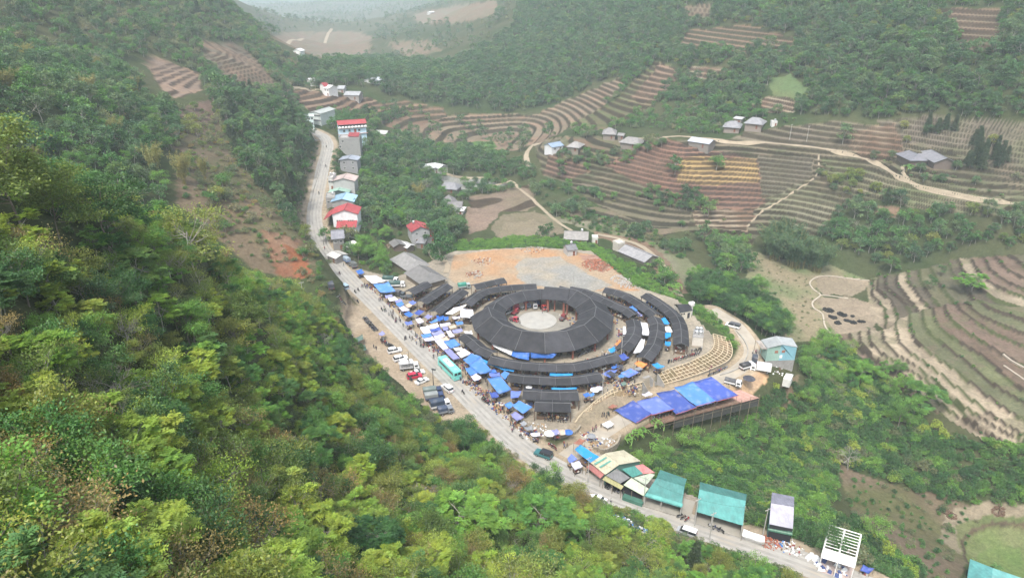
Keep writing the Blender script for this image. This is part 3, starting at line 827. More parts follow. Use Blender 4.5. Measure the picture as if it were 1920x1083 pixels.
PROTO = {}          # key -> dict(crown mesh, trunk mesh, joined object, height)
PCOL = bpy.data.collections.new('plant_forms')     # never linked into the scene
PLIST = []
def join_mesh(name, a, b):
    """one mesh of crown + trunk for the mass planting"""
    o1 = np.empty(len(a.vertices) * 3, np.float32); a.vertices.foreach_get('co', o1)
    o2 = np.empty(len(b.vertices) * 3, np.float32); b.vertices.foreach_get('co', o2)
    bm = bmesh.new(); bm.from_mesh(a)
    n = len(bm.faces)
    bm.from_mesh(b)
    bm.faces.ensure_lookup_table()
    for f in bm.faces[n:] if hasattr(bm.faces, '__getitem__') else []: f.material_index = 1
    me = bpy.data.meshes.new(name); bm.to_mesh(me); bm.free()
    me.materials.append(a.materials[0]); me.materials.append(b.materials[0])
    return me
import bmesh
def reg(key, lv, pal, mb, bark, h):
    lm = leaf_mat('leaf_' + pal, PAL[pal])
    cm = lv.mesh('crown', lm) if lv else None
    tm = mb.mesh('trunk', bark)
    if cm: jm = join_mesh('plant', cm, tm)
    else: jm = tm
    po = bpy.data.objects.new('plant_form', jm)
    PCOL.objects.link(po)
    PROTO[key] = dict(crown=cm, trunk=tm, idx=len(PLIST), h=h)
    PLIST.append(po)
def recolour(key, src, pal):
    s = PROTO[src]
    lm = leaf_mat('leaf_' + pal, PAL[pal])
    cm = s['crown'].copy(); cm.materials[0] = lm
    jm = PLIST[s['idx']].data.copy(); jm.materials[0] = lm
    po = bpy.data.objects.new('plant_form', jm)
    PCOL.objects.link(po)
    PROTO[key] = dict(crown=cm, trunk=s['trunk'], idx=len(PLIST), h=s['h'])
    PLIST.append(po)

def broad(key, seed, pal, h=7, crad=2.9, nl=11, nt=9, n=40, spread=.42, L=.28, W=.14, bark=None, cbase=.25, droop=.15):
    mb, tp, ou, r = skeleton(seed, h, .13, crad, cbase, nl, nt, bark or M_BARK)
    lv = Leaves(); spray(lv, r, tp, ou, n, spread, L, W, droop)
    reg(key, lv, pal, mb, bark or M_BARK, h)
def feather(key, seed, pal, h=6.5, crad=2.8, nl=10, nt=8, fr=7, L=.75, W=.42, bark=None):
    mb, tp, ou, r = skeleton(seed, h, .11, crad, .3, nl, nt, bark or M_BARKP, up=.8)
    lv = Leaves(); pinnate(lv, r, tp, ou, fr, L, W)
    reg(key, lv, pal, mb, bark or M_BARKP, h)
def farform(key, seed, pal, h=9, crad=3.4, L=.75, n=9, nl=10, nt=8, cbase=.22, spread=.5):
    mb, tp, ou, r = skeleton(seed, h, .17, crad, cbase, nl, nt, M_BARKP, sides=4)
    lv = Leaves(); spray(lv, r, tp, ou, n, spread, L, L * .6, .1, .7, .3)
    reg(key, lv, pal, mb, M_BARKP, h)
def shrub(key, seed, pal, h=1.6, rad=1.3, n=700, L=.26, W=.13, stems=7):
    r = np.random.default_rng(seed); mb = MB(); lv = Leaves()
    lob = [(np.array([r.normal(0, .42) * rad, r.normal(0, .42) * rad, h * r.uniform(.35, .75)]), rad * r.uniform(.35, .6)) for _ in range(stems)]
    for c, q in lob:
        mb.tube((0, 0, -.2), c, .035, .012, 3)
        for _ in range(4): mb.tube(c * .7, c + rand_dirs(r, 1, -.1)[0] * q * 1.05, .014, .006, 3)
        k = n // stems // 5
        d = rand_dirs(r, k, -.35); tp = c + d * q * r.uniform(.7, 1.05, (k, 1)) * np.array([1, 1, .8])
        tp[:, 2] = np.maximum(tp[:, 2], .05)
        spray(lv, r, tp, d, 5, .1, L, W, .1, .7, .3)
    reg(key, lv, pal, mb, M_BARK, h)
def bare(key, seed, h=6, crad=2.2, leaves=0, pal='rust', bark=None):
    mb, tp, ou, r = skeleton(seed, h, .11, crad, .3, 9, 12, bark or M_BARKP, up=.9, sides=4)
    for t, o in zip(tp, ou):
        for _ in range(3): mb.tube(t, t + (unit(o + rand_dirs(r, 1)[0] * .7)) * r.uniform(.3, .7), .016, .006, 3)
    lv = None
    if leaves:
        lv = Leaves(); spray(lv, r, tp, ou, leaves, .4, .26, .13, .2)
    reg(key, lv, pal, mb, bark or M_BARKP, h)
def conifer(key, seed, pal='dark', h=12):
    r = np.random.default_rng(seed); mb = MB(); lv = Leaves()
    mb.tube((0, 0, -.3), (0, 0, h * .97), .16, .03, 5)
    for k in range(26):
        f = .12 + .86 * k / 26
        for a in r.uniform(0, 2 * math.pi, 6):
            ln = (1 - f) ** .8 * 2.6 * r.uniform(.7, 1.15) + .3
            e = np.array([math.cos(a) * ln, math.sin(a) * ln, f * h - ln * .15])
            s0 = np.array([0, 0, f * h])
            m = 5
            tp = s0 + (e - s0) * np.linspace(.3, 1, m)[:, None]
            spray(lv, r, tp, np.repeat(unit(e - s0)[None], m, 0), 3, .16, .75, .22, .3, .5, .2)
    reg(key, lv, pal, mb, M_BARK, h)
def bamboo(key, seed, pal='bamboo', h=11, nc=34, lean=.42, lf=34, spread=1.0):
    r = np.random.default_rng(seed); mb = MB(); lv = Leaves()
    for i in range(nc):
        a = r.uniform(0, 2 * math.pi); b = r.uniform(.1, 1) * spread
        hh = h * r.uniform(.65, 1.05); ln = lean * hh * r.uniform(.2, 1)
        P = [np.array([math.cos(a) * (b + ln * f ** 2.2), math.sin(a) * (b + ln * f ** 2.2), hh * (f - .18 * f ** 3.5) - .3]) for f in np.linspace(0, 1, 6)]
        for p, q in zip(P[:-1], P[1:]): mb.tube(p, q, .05, .04, 4)
        f = r.uniform(.3, 1, lf)
        tp = np.array([[np.interp(x, np.linspace(0, 1, 6), [p[k] for p in P]) for k in range(3)] for x in f]) + r.normal(0, .35, (lf, 3))
        o = np.c_[np.full(lf, math.cos(a)), np.full(lf, math.sin(a)), np.full(lf, .2)] * .6 + rand_dirs(r, lf) * .5
        spray(lv, r, tp, o, 5, .18, .55, .13, .7, 1, .2)
    reg(key, lv, pal, mb, M_CULM, h)
def banana(key, seed, pal='fresh', h=3.2, nl=16, L=1.9, W=.42):
    r = np.random.default_rng(seed); mb = MB(); lv = Leaves()
    for s in range(3):
        ox, oy = r.normal(0, .5, 2)
        mb.tube((ox, oy, -.2), (ox, oy, h * .5), .11, .07, 5)
        for i in range(nl // 3 + 2):
            a = r.uniform(0, 2 * math.pi); up = r.uniform(.2, 1.1)
            p = np.array([ox, oy, h * .5]); d = unit(np.array([math.cos(a), math.sin(a), up]))
            tb = tint(r, 1, .25, .1)
            for k in range(4):
                lv.add(p[None], d[None], unit(np.array([[0, 0, 1.]]) + rand_dirs(r, 1) * .2), L / 3.2, W * (1.0, 1.1, 1, .7)[k], tb * tint(r, 1, .12, .05))
                p = p + d * L / 4.2; d = unit(d + np.array([0, 0, -.38]))
    reg(key, lv, pal, mb, M_CULM, h)
# forms
feather('feather1', 1, 'lime', fr=9); feather('feather2', 2, 'lime', 5.5, 3.0, 9, 9); feather('feather3', 21, 'lime', 7.5, 3.2, 11, 8, 8, .85)
recolour('feather4', 'feather1', 'mid'); recolour('feather5', 'feather3', 'deep'); recolour('feather6', 'feather2', 'fresh')
broad('broad1', 3, 'olive'); broad('broad2', 4, 'mid', 7.5, 3.0, 12, 9, 38, .42, .29, .15); broad('broad3', 5, 'deep', 8, 3.1, 12, 9, 38, .4, .27, .14)
broad('broad4', 6, 'fresh', 5.5, 2.3, 9, 8, 42, .32, .19, .11)
recolour('broad5', 'broad4', 'lime'); recolour('broad6', 'broad2', 'olive'); recolour('broad7', 'broad3', 'fresh'); recolour('broad8', 'broad1', 'deep'); recolour('broad9', 'broad1', 'rust')
broad('thin1', 7, 'olive', 7, 2.9, 11, 9, 17, .5, .25, .13, M_BARKP); recolour('thin2', 'thin1', 'rust'); recolour('thin3', 'thin1', 'lime')
broad('big1', 17, 'olive', 13, 4.6, 16, 12, 42, .55, .36, .18); recolour('big2', 'big1', 'deep'); broad('big3', 18, 'olive', 12, 5.0, 15, 11, 22, .6, .34, .17, M_BARKP, .3); recolour('big4', 'big1', 'mid')
bare('bare1', 8, 6.5, 2.4); bare('bare2', 9, 5.5, 2.2, 4, 'rust'); bare('bare3', 10, 9, 3.2)
conifer('conifer1', 11); conifer('conifer2', 12, 'dark', 10)
bamboo('bamboo1', 13); bamboo('bamboo2', 14, 'jade', 12, 60, .42, 60, 2.0)
banana('banana1', 15); banana('banana2', 16, 'mid', 2.6)
for i, (p, h, c) in enumerate((('wood', 9, 3.4), ('wood', 8, 3.6), ('wood', 10, 3.3), ('deep', 9, 3.5), ('mid', 8, 3.2), ('jade', 9, 3.6))):
    farform('far%d' % (i + 1), 30 + i, p, h, c)
farform('far7', 40, 'scrub', 4.5, 2.6, .6, 8); farform('far8', 41, 'scrub', 3.2, 2.2, .55, 8, 8, 7)
farform('farsm1', 42, 'wood', 5.5, 2.6, .6, 9); farform('farsm2', 43, 'mid', 5, 2.4, .55, 9); recolour('farsm3', 'farsm1', 'olive')
for i, p in enumerate(('mid', 'deep', 'lime', 'olive', 'rust', 'scrub', 'fresh')): shrub('shrub%d' % (i + 1), 50 + i, p, 1.7 + .15 * (i % 3), 1.3, 750 + 60 * i)
shrub('tuft1', 60, 'fresh', .8, .9, 320, .34, .1, 5); shrub('tuft2', 61, 'scrub', .8, .9, 320, .34, .09, 5); shrub('tuft3', 62, 'mid', .9, .8, 300, .3, .14, 5)
recolour('shrub8', 'shrub1', 'deep')
NFORM = len(PLIST)

# ---- where things must stay clear of plants
def clear_of(x, y, road=6.5, lane=4.6):
    px, py = to_px(x, y, np.zeros_like(x))
    ok = np.ones(x.shape, bool)
    m = (y > 60) & (y < 460)
    d = np.full(x.shape, 99.); d[m] = seg_dist(x[m], y[m], ROAD)[0]
    ok &= d > road
    m = (y > 120) & (y < 300) & (x > -20)
    d = np.full(x.shape, 99.); d[m] = seg_dist(x[m], y[m], LANE)[0]
    ok &= d > lane
    nr = (y > 80) & (y < 330)
    for pl in (PLATFORM, [(650, 570), (700, 580), (860, 745), (890, 800), (835, 795), (740, 730), (690, 690), (640, 620)], [(1075, 830), (1135, 850), (1240, 895), (1320, 930), (1400, 980), (1450, 1000), (1560, 1040), (1640, 1075), (1640, 1110), (1450, 1040), (1100, 905)]):
        ok &= ~(in_poly(px, py, pl) & nr & (zt(x, y) > -1.2))
    return ok
KEEP = []           # footprints of houses: (x, y, radius), filled below from the house list
PLANTS = []         # (x, y, z, key, scale, rot, where)
def jgrid(x0, x1, y0, y1, s, seed):
    r = np.random.default_rng(seed)
    gx, gy = np.meshgrid(np.arange(x0, x1, s), np.arange(y0, y1, s))
    return (gx + r.uniform(-.48, .48, gx.shape) * s).ravel(), (gy + r.uniform(-.48, .48, gx.shape) * s).ravel()
def plant_zone(poly, y0, y1, s, kinds, sc, where, seed, dens=1.0, margin=40, xr=None, avoid=None, road=6.5, lane=4.6):
    pl = np.array(poly, float)
    c = [G(a, b, 25 if y0 < 200 else y0 * .9) for a, b in poly]
    xs = [p[0] for p in c]
    xa, xb = (min(xs) - 30, max(xs) + 30) if xr is None else xr
    x, y = jgrid(xa, xb, y0, y1, s, seed)
    z = zt(x, y)
    px, py = to_px(x, y, z)
    ok = in_poly(px, py, poly) & (px > -900) & (px < 2190) & (py > -70) & (py < 1750)
    x, y, z, px, py = x[ok], y[ok], z[ok], px[ok], py[ok]
    ok = clear_of(x, y, road, lane)
    r = np.random.default_rng(seed + 1)
    if avoid:
        for a in avoid: ok &= ~in_poly(px, py, a)
    dn = fnoise(x, y, s * 5, seed % 40)
    ok &= r.random(len(x)) < dens * np.clip(.35 + 1.3 * dn, 0, 1)
    for hx, hy, hr in KEEP: ok &= np.hypot(x - hx, y - hy) > hr
    x, y, z = x[ok], y[ok], z[ok]
    kk = list(kinds); wts = np.array([kinds[k] for k in kk], float)
    cl = fnoise(x, y, s * 4, (seed * 3) % 37)
    for i in range(len(x)):
        w = wts * np.array([.25 + _perm[(int(cl[i] * 9) * 31 + j * 17) % 256, (seed + j) % 256] * 1.5 for j in range(len(kk))])
        k = kk[int(r.choice(len(kk), p=w / w.sum()))]
        PLANTS.append((x[i], y[i], z[i], k, sc[0] + (sc[1] - sc[0]) * r.random() ** 1.5, r.uniform(0, 6.28), where))
# ---------------------------------------------------------------- houses
def roofm(col, nm=None):
    k = 'roof_%02d_%02d_%02d' % tuple(int(c * 99) for c in col)
    return mat(k, col, .7, .28, .5, wave=((1, 0, 0), 9.0, .35), dirt=(tuple(c * .6 + .06 for c in col), .7, .45))
def wallm(col):
    k = 'wall_%02d_%02d_%02d' % tuple(int(c * 99) for c in col)
    return mat(k, col, .9, .2, .5, dirt=(tuple(c * .6 for c in col), .5, .5))
M_GLASS = mat('window_glass', (.03, .04, .05), .15, .2, 1, spec=.6)
M_FRAME = mat('window_frame', (.55, .55, .52), .6, .1, 1)
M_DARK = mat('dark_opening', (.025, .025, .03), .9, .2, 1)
M_WOODB = mat('brown_wood', (.14, .09, .06), .85, .35, 1.5)
M_POLE = mat('pole_wood', (.22, .18, .13), .9, .3, 2)
M_CPOST = mat('concrete_post', (.42, .41, .38), .9, .2, 1)
M_STEEL = mat('tank_steel', (.62, .63, .64), .35, .15, 1, metal=.7)
M_GREYC = mat('raw_concrete', (.3, .29, .275), .95, .3, .5, dirt=((.12, .115, .11), .45, .6))
def wbox(root, w, d, z0, z1, col, name='wall', top=None, rise=0, axis='x'):
    """house body with gables under the roof (local coordinates)"""
    mb = MB(); X, Y = w / 2, d / 2
    if rise and axis == 'x':                   # ridge along local x, gables at +-x
        v = [(-X, -Y, z0), (X, -Y, z0), (X, Y, z0), (-X, Y, z0), (-X, -Y, z1), (X, -Y, z1), (X, Y, z1), (-X, Y, z1), (-X, 0, z1 + rise), (X, 0, z1 + rise)]
        f = [(0, 1, 5, 4), (2, 3, 7, 6), (1, 2, 6, 9, 5), (3, 0, 4, 8, 7), (4, 5, 9, 8), (6, 7, 8, 9)]
        mb.add(v, f)
    else: mb.box((0, 0, (z0 + z1) / 2), (w, d, z1 - z0))
    return mb.build(name, wallm(col), root, world=False)
def window(root, x, y, z, w, h, face, frame=None, door=False, col=None):
    """face: 0 front(-y) 1 right(+x) 2 left(-x)"""
    ax = (1, 0) if face == 0 else (0, 1)
    n = ((0, -1), (1, 0), (-1, 0))[face]
    def bx(dx, dz, ww, hh, pro):
        mb = MB(); c = (x + ax[0] * dx + n[0] * pro / 2, y + ax[1] * dx + n[1] * pro / 2, z + dz)
        mb.box(c, (ww if ax[0] else pro + .02, ww if ax[1] else pro + .02, hh)); return mb
    if door: return bx(0, 0, w, h, .06).build('door', wallm(col or (.2, .08, .05)), root, world=False)
    f = MB()
    for dx, dz, ww, hh in ((0, h / 2, w + .16, .12), (0, -h / 2, w + .2, .14), (-w / 2, 0, .1, h), (w / 2, 0, .1, h), (0, 0, .07, h)):
        q = bx(dx, dz, ww, hh, .12); f.add(q.v, q.f)
    fo = f.build('window', frame or M_FRAME, root, world=False)
    bx(0, 0, w - .1, h - .1, .03).build('pane', M_GLASS, fo, world=False)
def roof_slopes(root, w, d, z1, rise, col, over, kind, th=.14):
    X, Y = w / 2 + over, d / 2 + over
    ez = z1 - rise * over / (d / 2) + .03
    rz = z1 + rise + .03
    m = roofm(col)
    if kind == 'gable':
        MB().slab([(-X, -Y, ez), (X, -Y, ez), (X, 0, rz), (-X, 0, rz)], th).build('roof_slope', m, root, world=False)
        MB().slab([(-X, .001, rz), (X, .001, rz), (X, Y, ez), (-X, Y, ez)], th).build('roof_slope', m, root, world=False)
        MB().box((0, 0, rz + .06), (2 * X, .4, .14)).build('ridge_cap', roofm(tuple(c * .75 for c in col)), root, world=False)
    elif kind == 'hip':
        q = X - Y * .55
        mb = MB(); v = [(-X, -Y, ez), (X, -Y, ez), (X, Y, ez), (-X, Y, ez), (-q, 0, rz), (q, 0, rz)]
        v2 = [(a, b, c - th) for a, b, c in v]
        mb.add(v + v2, [(0, 1, 5, 4), (2, 3, 4, 5), (1, 2, 5), (3, 0, 4), (9, 8, 7, 6)] + [(i + 6, (i + 1) % 4 + 6, (i + 1) % 4, i) for i in range(4)])
        mb.build('roof', m, root, world=False)
        MB().box((0, 0, rz + .05), (2 * q, .35, .14)).build('ridge_cap', roofm(tuple(c * .75 for c in col)), root, world=False)
    elif kind == 'mono':
        MB().slab([(-X, -Y, z1 + .04), (X, -Y, z1 + .04), (X, Y, z1 + rise), (-X, Y, z1 + rise)], th).build('roof', m, root, world=False)
    else:
        MB().box((0, 0, z1 + .1), (2 * X, 2 * Y, .2)).build('roof', m, root, world=False)
        p = MB()
        for c, dd in (((0, -Y + .1, z1 + .5), (2 * X, .18, .6)), ((0, Y - .1, z1 + .5), (2 * X, .18, .6)), ((-X + .1, 0, z1 + .5), (.18, 2 * Y - .4, .6)), ((X - .1, 0, z1 + .5), (.18, 2 * Y - .4, .6))): p.box(c, dd)
        p.build('parapet', wallm(tuple(min(1, c * 1.05) for c in col)), root, world=False)
HOUSES = {}
def house(name, label, a, b, d, h, rise, rcol, wcol, kind='gable', over=.6, win=0, door=True, dmin=200, wcolr=None, cat='house', deep=3.0, group=None, tank=0):
    """ridge from photo point a to b (or b = (length, yaw in degrees) for a ridge running away)"""
    zg = G(a[0], a[1] + 4, dmin)[2]
    for _ in range(6):
        zr = zg + h + rise
        p = at_z(a[0], a[1], zr)
        q = at_z(b[0], b[1], zr) if b[1] > 130 or b[0] > 400 or a[1] < 100 else p + np.array([math.cos(math.radians(b[1])), math.sin(math.radians(b[1])), 0]) * b[0]
        c = (p + q) / 2
        zg = zg * .4 + .6 * float(zt(c[0], c[1]))
    dv = q - p
    w = float(np.hypot(dv[0], dv[1])) - over * 2
    yaw = math.atan2(dv[1], dv[0])
    root = thing(name, label, cat, (c[0], c[1], zg), yaw, group)
    HOUSES[label] = root
    KEEP.append((c[0], c[1], math.hypot(w, d) * .5 + .8))
    rs = rise if kind == 'gable' else 0
    wbox(root, w, d, -deep, h, wcol, rise=rs)
    roof_slopes(root, w, d, h, rise, rcol, over, kind)
    end = abs(math.sin(yaw)) > .75            # the gable end faces the camera
    face = 0 if not end else 2
    span = w if face == 0 else d
    if win:
        rws = max(1, int(h // 3.2))
        for fl in range(rws):
            zc = h - 1.6 - fl * 3.2
            for i in range(win):
                u = (i + .5) / win * span - span / 2
                if face == 0: window(root, u, -d / 2, zc, 1.1, 1.2, 0)
                else: window(root, -w / 2, u, zc, 1.1, 1.2, 2)
    if door:
        if face == 0: window(root, span * .22, -d / 2, 1.05, 1.0, 2.1, 0, door=True)
        else: window(root, -w / 2, span * .22, 1.05, 1.0, 2.1, 2, door=True)
    for k in range(tank):
        MB().lathe((w * .25 - k * 1.6, d * .2, h + rise * .6 + .3), [(.55, 0), (.6, .1), (.6, 1.1), (.4, 1.3), (.1, 1.35)], 10).build('water_tank', M_STEEL, root, world=False)
    return root
RED, GRY, DGR, PGR = (.34, .06, .065), (.3, .3, .3), (.17, .17, .18), (.42, .42, .4)
WHT = (.6, .6, .59)
OLDR = (.2, .195, .19)
# along the main road, up the valley
hb = house('apartment_block', 'tall pale blue block with a red roof and scalloped white balcony front', (631, 226.5), (685, 223), 9, 12.5, 1.6, RED, (.5, .68, .78), win=0, door=False, cat='building', deep=6)
wl = hb.children[0]
hbw = 2 * max(v.co.x for v in wl.data.vertices)
for zc, us in ((8.2, (.2, .385, .72)), (4.6, (.2, .74)), (1.2, (.2, .4, .74))):
    for u in us: window(hb, (u - .5) * hbw, -4.5, zc, 1.3, 1.5, 0)
for zc, u in ((7.9, .58), (4.3, .6)): window(hb, (u - .5) * hbw, -4.5, zc, 1.5, 2.2, 0, door=True, col=(.35, .12, .08))
for zc in (9.9, 6.2): MB().box((0, -4.85, zc - .05), (hbw + .4, .9, .22)).build('balcony_slab', wallm((.5, .3, .27)), hb, world=False)
sc_ = MB()
for i in range(9): sc_.lathe((-hbw / 2 + hbw * (i + .5) / 9, -5.2, 10.2), [(hbw / 20, 0), (hbw / 20, .55), (hbw / 32, .95)], 8)
sc_.build('balcony_front', wallm((.75, .75, .73)), hb, world=False)
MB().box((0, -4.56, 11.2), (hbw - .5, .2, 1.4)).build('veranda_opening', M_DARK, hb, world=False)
house('school_building', 'long school building with a pale grey roof beside the road bend', (588, 209), (617, 200), 9, 8, 1.2, (.4, .42, .4), (.58, .62, .6), win=8, cat='building', deep=5)
house('road_house', 'pale green two storey house with a low arched front at the road bend', (569, 214), (588, 213), 8, 8.5, .8, (.5, .58, .54), (.62, .74, .72), win=3, deep=4)
hc = house('concrete_house', 'bare grey concrete house below the blue block', (637, 256.5), (676, 256), 9, 11, .3, (.32, .31, .3), (.3, .3, .29), 'flat', .1, door=False, deep=7)
for x, y, z in ((-4, -4.5, 9.5), (-5.8, -4.5, 6.2)): window(hc, x, y, z, 1.2, 1.5, 0)
MB().slab([(-1, -2.5, 12.1), (5.6, -3, 11.9), (5.6, 3.4, 13.2), (-1, 3.4, 13.2)], .15).build('red_roof', roofm(RED), hc, world=False)
house('road_house', 'house with a grey blue roof and a blank grey side wall', (652, 297), (9, 88), 10, 8, .9, (.3, .33, .38), (.3, .3, .31), win=2, door=False, deep=5)
house('road_house', 'tall grey walled house with a pale pink roof', (643, 334), (10, 90), 11, 8, 1.5, (.45, .36, .33), (.42, .42, .41), door=False, deep=5)
house('roof_terrace_house', 'narrow pale house with a flat roof and two water tanks', (618, 330), (627, 330), 8, 6, .3, (.5, .48, .45), (.55, .54, .52), 'flat', .1, win=2, deep=3, tank=2)
house('road_house', 'low dark house with a pale green roof', (634, 356.5), (7, 91), 10, 4.2, 1.2, (.25, .38, .32), (.09, .13, .13), door=False, deep=4)
house('road_house', 'concrete house with a light blue roof', (641, 373), (11, 92), 10.5, 6.5, 1.4, (.28, .44, .58), (.33, .32, .31), door=False, deep=5)
house('roof_terrace_house', 'unfinished flat roofed concrete house left of the light blue roof', (611, 367), (628, 366), 8, 5, .3, (.34, .33, .31), (.3, .29, .28), 'flat', .1, win=2, deep=3, tank=1)
hr = house('road_house', 'white walled house with a wide red roof reaching towards the road', (645, 393.5), (11, 93), 11.5, 7, 2.0, RED, (.72, .73, .74), door=False, deep=5)
w_ = 2 * max(v.co.x for v in hr.children[0].data.vertices)
for y in (3.6, 2.5, 1.6, -1.6, -2.6, -3.5): window(hr, -w_ / 2, y, 3.6, .8, 1.0, 2)
MB().slab([(-w_ / 2 - .6, 10, 4.4), (w_ / 2 + .6, 10, 4.4), (w_ / 2 + .6, 6.2, 6.7), (-w_ / 2 - .6, 6.2, 6.7)][::-1], .12).build('awning', roofm(RED), hr, world=False)
house('road_house', 'white house with a lower red roof sloping to the south', (631, 416), (669, 414.5), 7.5, 4.2, 1.5, RED, (.62, .62, .6), 'mono', .5, win=3, deep=4)
house('road_house', 'house with a dark grey sheet roof and bare block walls', (620, 433), (645, 431), 11, 5.5, 1.6, (.26, .26, .29), (.24, .23, .22), 'gable', .6, win=2, deep=4)
house('shed', 'small shed with white sheet roof below the grey roofed house', (652, 453), (665, 460), 5, 2.6, .7, (.7, .7, .66), (.3, .28, .25), 'mono', .4, deep=2, cat='shed')
house('kiosk', 'roadside kiosk with a worn pale roof', (623, 470), (641, 477), 6, 2.8, .8, (.5, .48, .45), (.28, .26, .24), 'gable', .5, deep=1, cat='shed')
# slope and old hamlet right of the road
house('red_roof_house', 'grey two storey house with a red roof standing alone among trees', (789, 425), (10, 112), 8.5, 6.5, 1.8, RED, (.36, .36, .36), win=2, deep=3, tank=1)
house('lean_to', 'low red roofed lean-to beside the lone red roofed house', (800, 436.5), (812, 435), 6, 3.4, .8, RED, (.38, .37, .36), 'mono', .4, cat='shed')
house('lean_to', 'low grey hipped roof in front of the lone red roofed house', (782, 444), (800, 445), 7, 2.8, 1.4, (.22, .22, .23), (.2, .19, .18), 'hip', .5, cat='shed')
house('farmhouse', 'long old farmhouse with a grey tile roof, the upper of two', (751, 468), (788, 491), 10, 3, 2.8, OLDR, (.17, .14, .11), 'hip', .8, win=3)
house('farmhouse', 'long old farmhouse with a grey tile roof, the lower of two near the trucks', (779, 492), (815, 515), 10, 3, 2.8, OLDR, (.17, .14, .11), 'hip', .8, win=3)
house('shed', 'small grey roofed shed beside a pile of firewood', (740, 447.5), (749, 457), 5, 2.4, 1, OLDR, (.16, .12, .1), cat='shed')
house('shed', 'small dark shed with a white lower roof', (753, 451.5), (771, 459), 4, 2.2, .8, (.5, .5, .5), (.16, .13, .11), cat='shed')
house('farmhouse', 'low farmhouse with white sheet roof in the valley, the left one', (789, 309), (813, 305.5), 9, 3, 1.6, (.58, .59, .59), (.4, .38, .36))
house('farmhouse', 'low grey roofed farmhouse joined to the white roofed one in the valley', (815, 305), (832, 309), 8, 3.4, 1.4, (.58, .59, .6), (.42, .4, .38), win=2)
house('farmhouse', 'old grey tiled farmhouse in front of the pale drying ground', (826, 340), (862, 343), 9, 2.8, 2.4, (.2, .2, .21), (.2, .17, .14), 'hip', .8)
house('farmhouse', 'bent grey tiled house on the knoll, the rear wing', (841, 365), (852, 378), 6, 2.6, 1.8, (.22, .21, .21), (.2, .17, .14))
house('farmhouse', 'grey tiled house on the knoll, the front wing', (847, 377), (868, 377.5), 8, 2.8, 2, (.22, .21, .21), (.2, .17, .14))
house('shed', 'low white roofed shed in front of the house on the knoll', (852, 389.5), (872, 391), 5, 2, .5, WHT, (.4, .38, .36), 'mono', cat='shed')
house('farmhouse', 'small pale roofed house below the blue block', (706, 244), (728, 245), 8, 3, 1.4, PGR, (.5, .46, .4), win=2)
# terraces
house('blue_roof_house', 'white house with a grey blue roof on the track bend', (1027, 267.5), (1050, 263.5), 8, 3.6, 1.6, (.27, .35, .46), (.66, .67, .68), win=2)
house('farmhouse', 'farmhouse with a pale grey roof right of the blue roofed house', (1068, 264), (1092, 266.5), 10, 3, 2.2, (.25, .24, .23), (.25, .22, .18), 'hip', .9)
house('farmhouse', 'large tiled farmhouse under the wooded slope, the higher of two', (1130, 239), (1157, 240), 12, 3.4, 2.6, (.23, .22, .215), (.24, .21, .18), 'hip', .9)
house('shed', 'small annex with tiled roof beside the higher farmhouse', (1159, 249), (1172, 250), 5, 2.4, .9, (.23, .22, .215), (.24, .21, .18), cat='shed')
house('farmhouse', 'wide tiled farmhouse by the track, the lower of two', (1168, 255), (1206, 260), 11, 3, 2.4, (.25, .24, .23), (.24, .21, .18), 'hip', .9)
house('farmhouse', 'grey tiled farmhouse with a pale yard, the left wing', (1358, 225.5), (1392, 228), 12, 3.2, 2.4, (.22, .22, .23), (.26, .22, .19), 'hip', .9)
house('farmhouse', 'grey tiled farmhouse with a pale yard, the right wing', (1400, 218.5), (1436, 222), 11, 3.4, 2.5, (.22, .22, .23), (.26, .22, .19), 'hip', .9)
house('shed', 'narrow grey roof behind the left wing of the hillside farm', (1377, 219), (1394, 221), 4, 3, .6, (.4, .4, .4), (.3, .27, .24), 'mono', cat='shed')
house('tank_house', 'small white cube with a water tank at the end of the hillside farm', (1446, 230), (1456, 230), 3, 2.6, .2, (.6, .6, .58), (.62, .61, .58), 'flat', .05, tank=1, cat='shed')
house('farmhouse', 'low farmhouse with a white sheet roof above the yellow terraces', (1297, 256.5), (1338, 262.5), 10, 3, 1.3, (.5, .53, .58), (.22, .2, .18))
house('farmhouse', 'dark tiled farmhouse by the track on the right, the upper roof', (1699, 279), (1728, 292), 9, 3, 2.2, (.2, .2, .22), (.15, .12, .1), 'hip', .8)
house('farmhouse', 'dark tiled farmhouse by the track on the right, the long lower roof', (1729, 293), (1771, 316), 10, 3, 2.2, (.21, .21, .225), (.15, .12, .1), 'gable', .8)
# hamlet behind the bare plot
house('plank_house', 'wide plank roofed house behind the grassy bank', (1058, 433), (1104, 435), 10, 3, 2, (.27, .255, .24), (.22, .19, .16), 'gable', .7, tank=1)
house('hut', 'small white concrete hut beside the plank roofed house', (1110, 444), (1121, 444), 3, 3, .2, (.6, .59, .56), (.58, .56, .52), 'flat', .1, cat='hut')
house('plank_house', 'long grey roofed house beside the double track', (1173, 458), (1224, 479), 9, 2.8, 1.9, (.25, .245, .25), (.25, .22, .19), 'gable', .7)
house('hut', 'square pale block house at the end of the long grey roof', (1154, 455), (1167, 452), 4, 4.2, .3, (.55, .52, .46), (.5, .46, .4), 'flat', .1, cat='hut')
house('hut', 'small block hut with a dark grey roof alone on the bare plot', (1059, 459.5), (1079, 457), 5, 3.2, 1.3, DGR, (.46, .45, .43), 'gable', .5, tank=1, cat='hut')
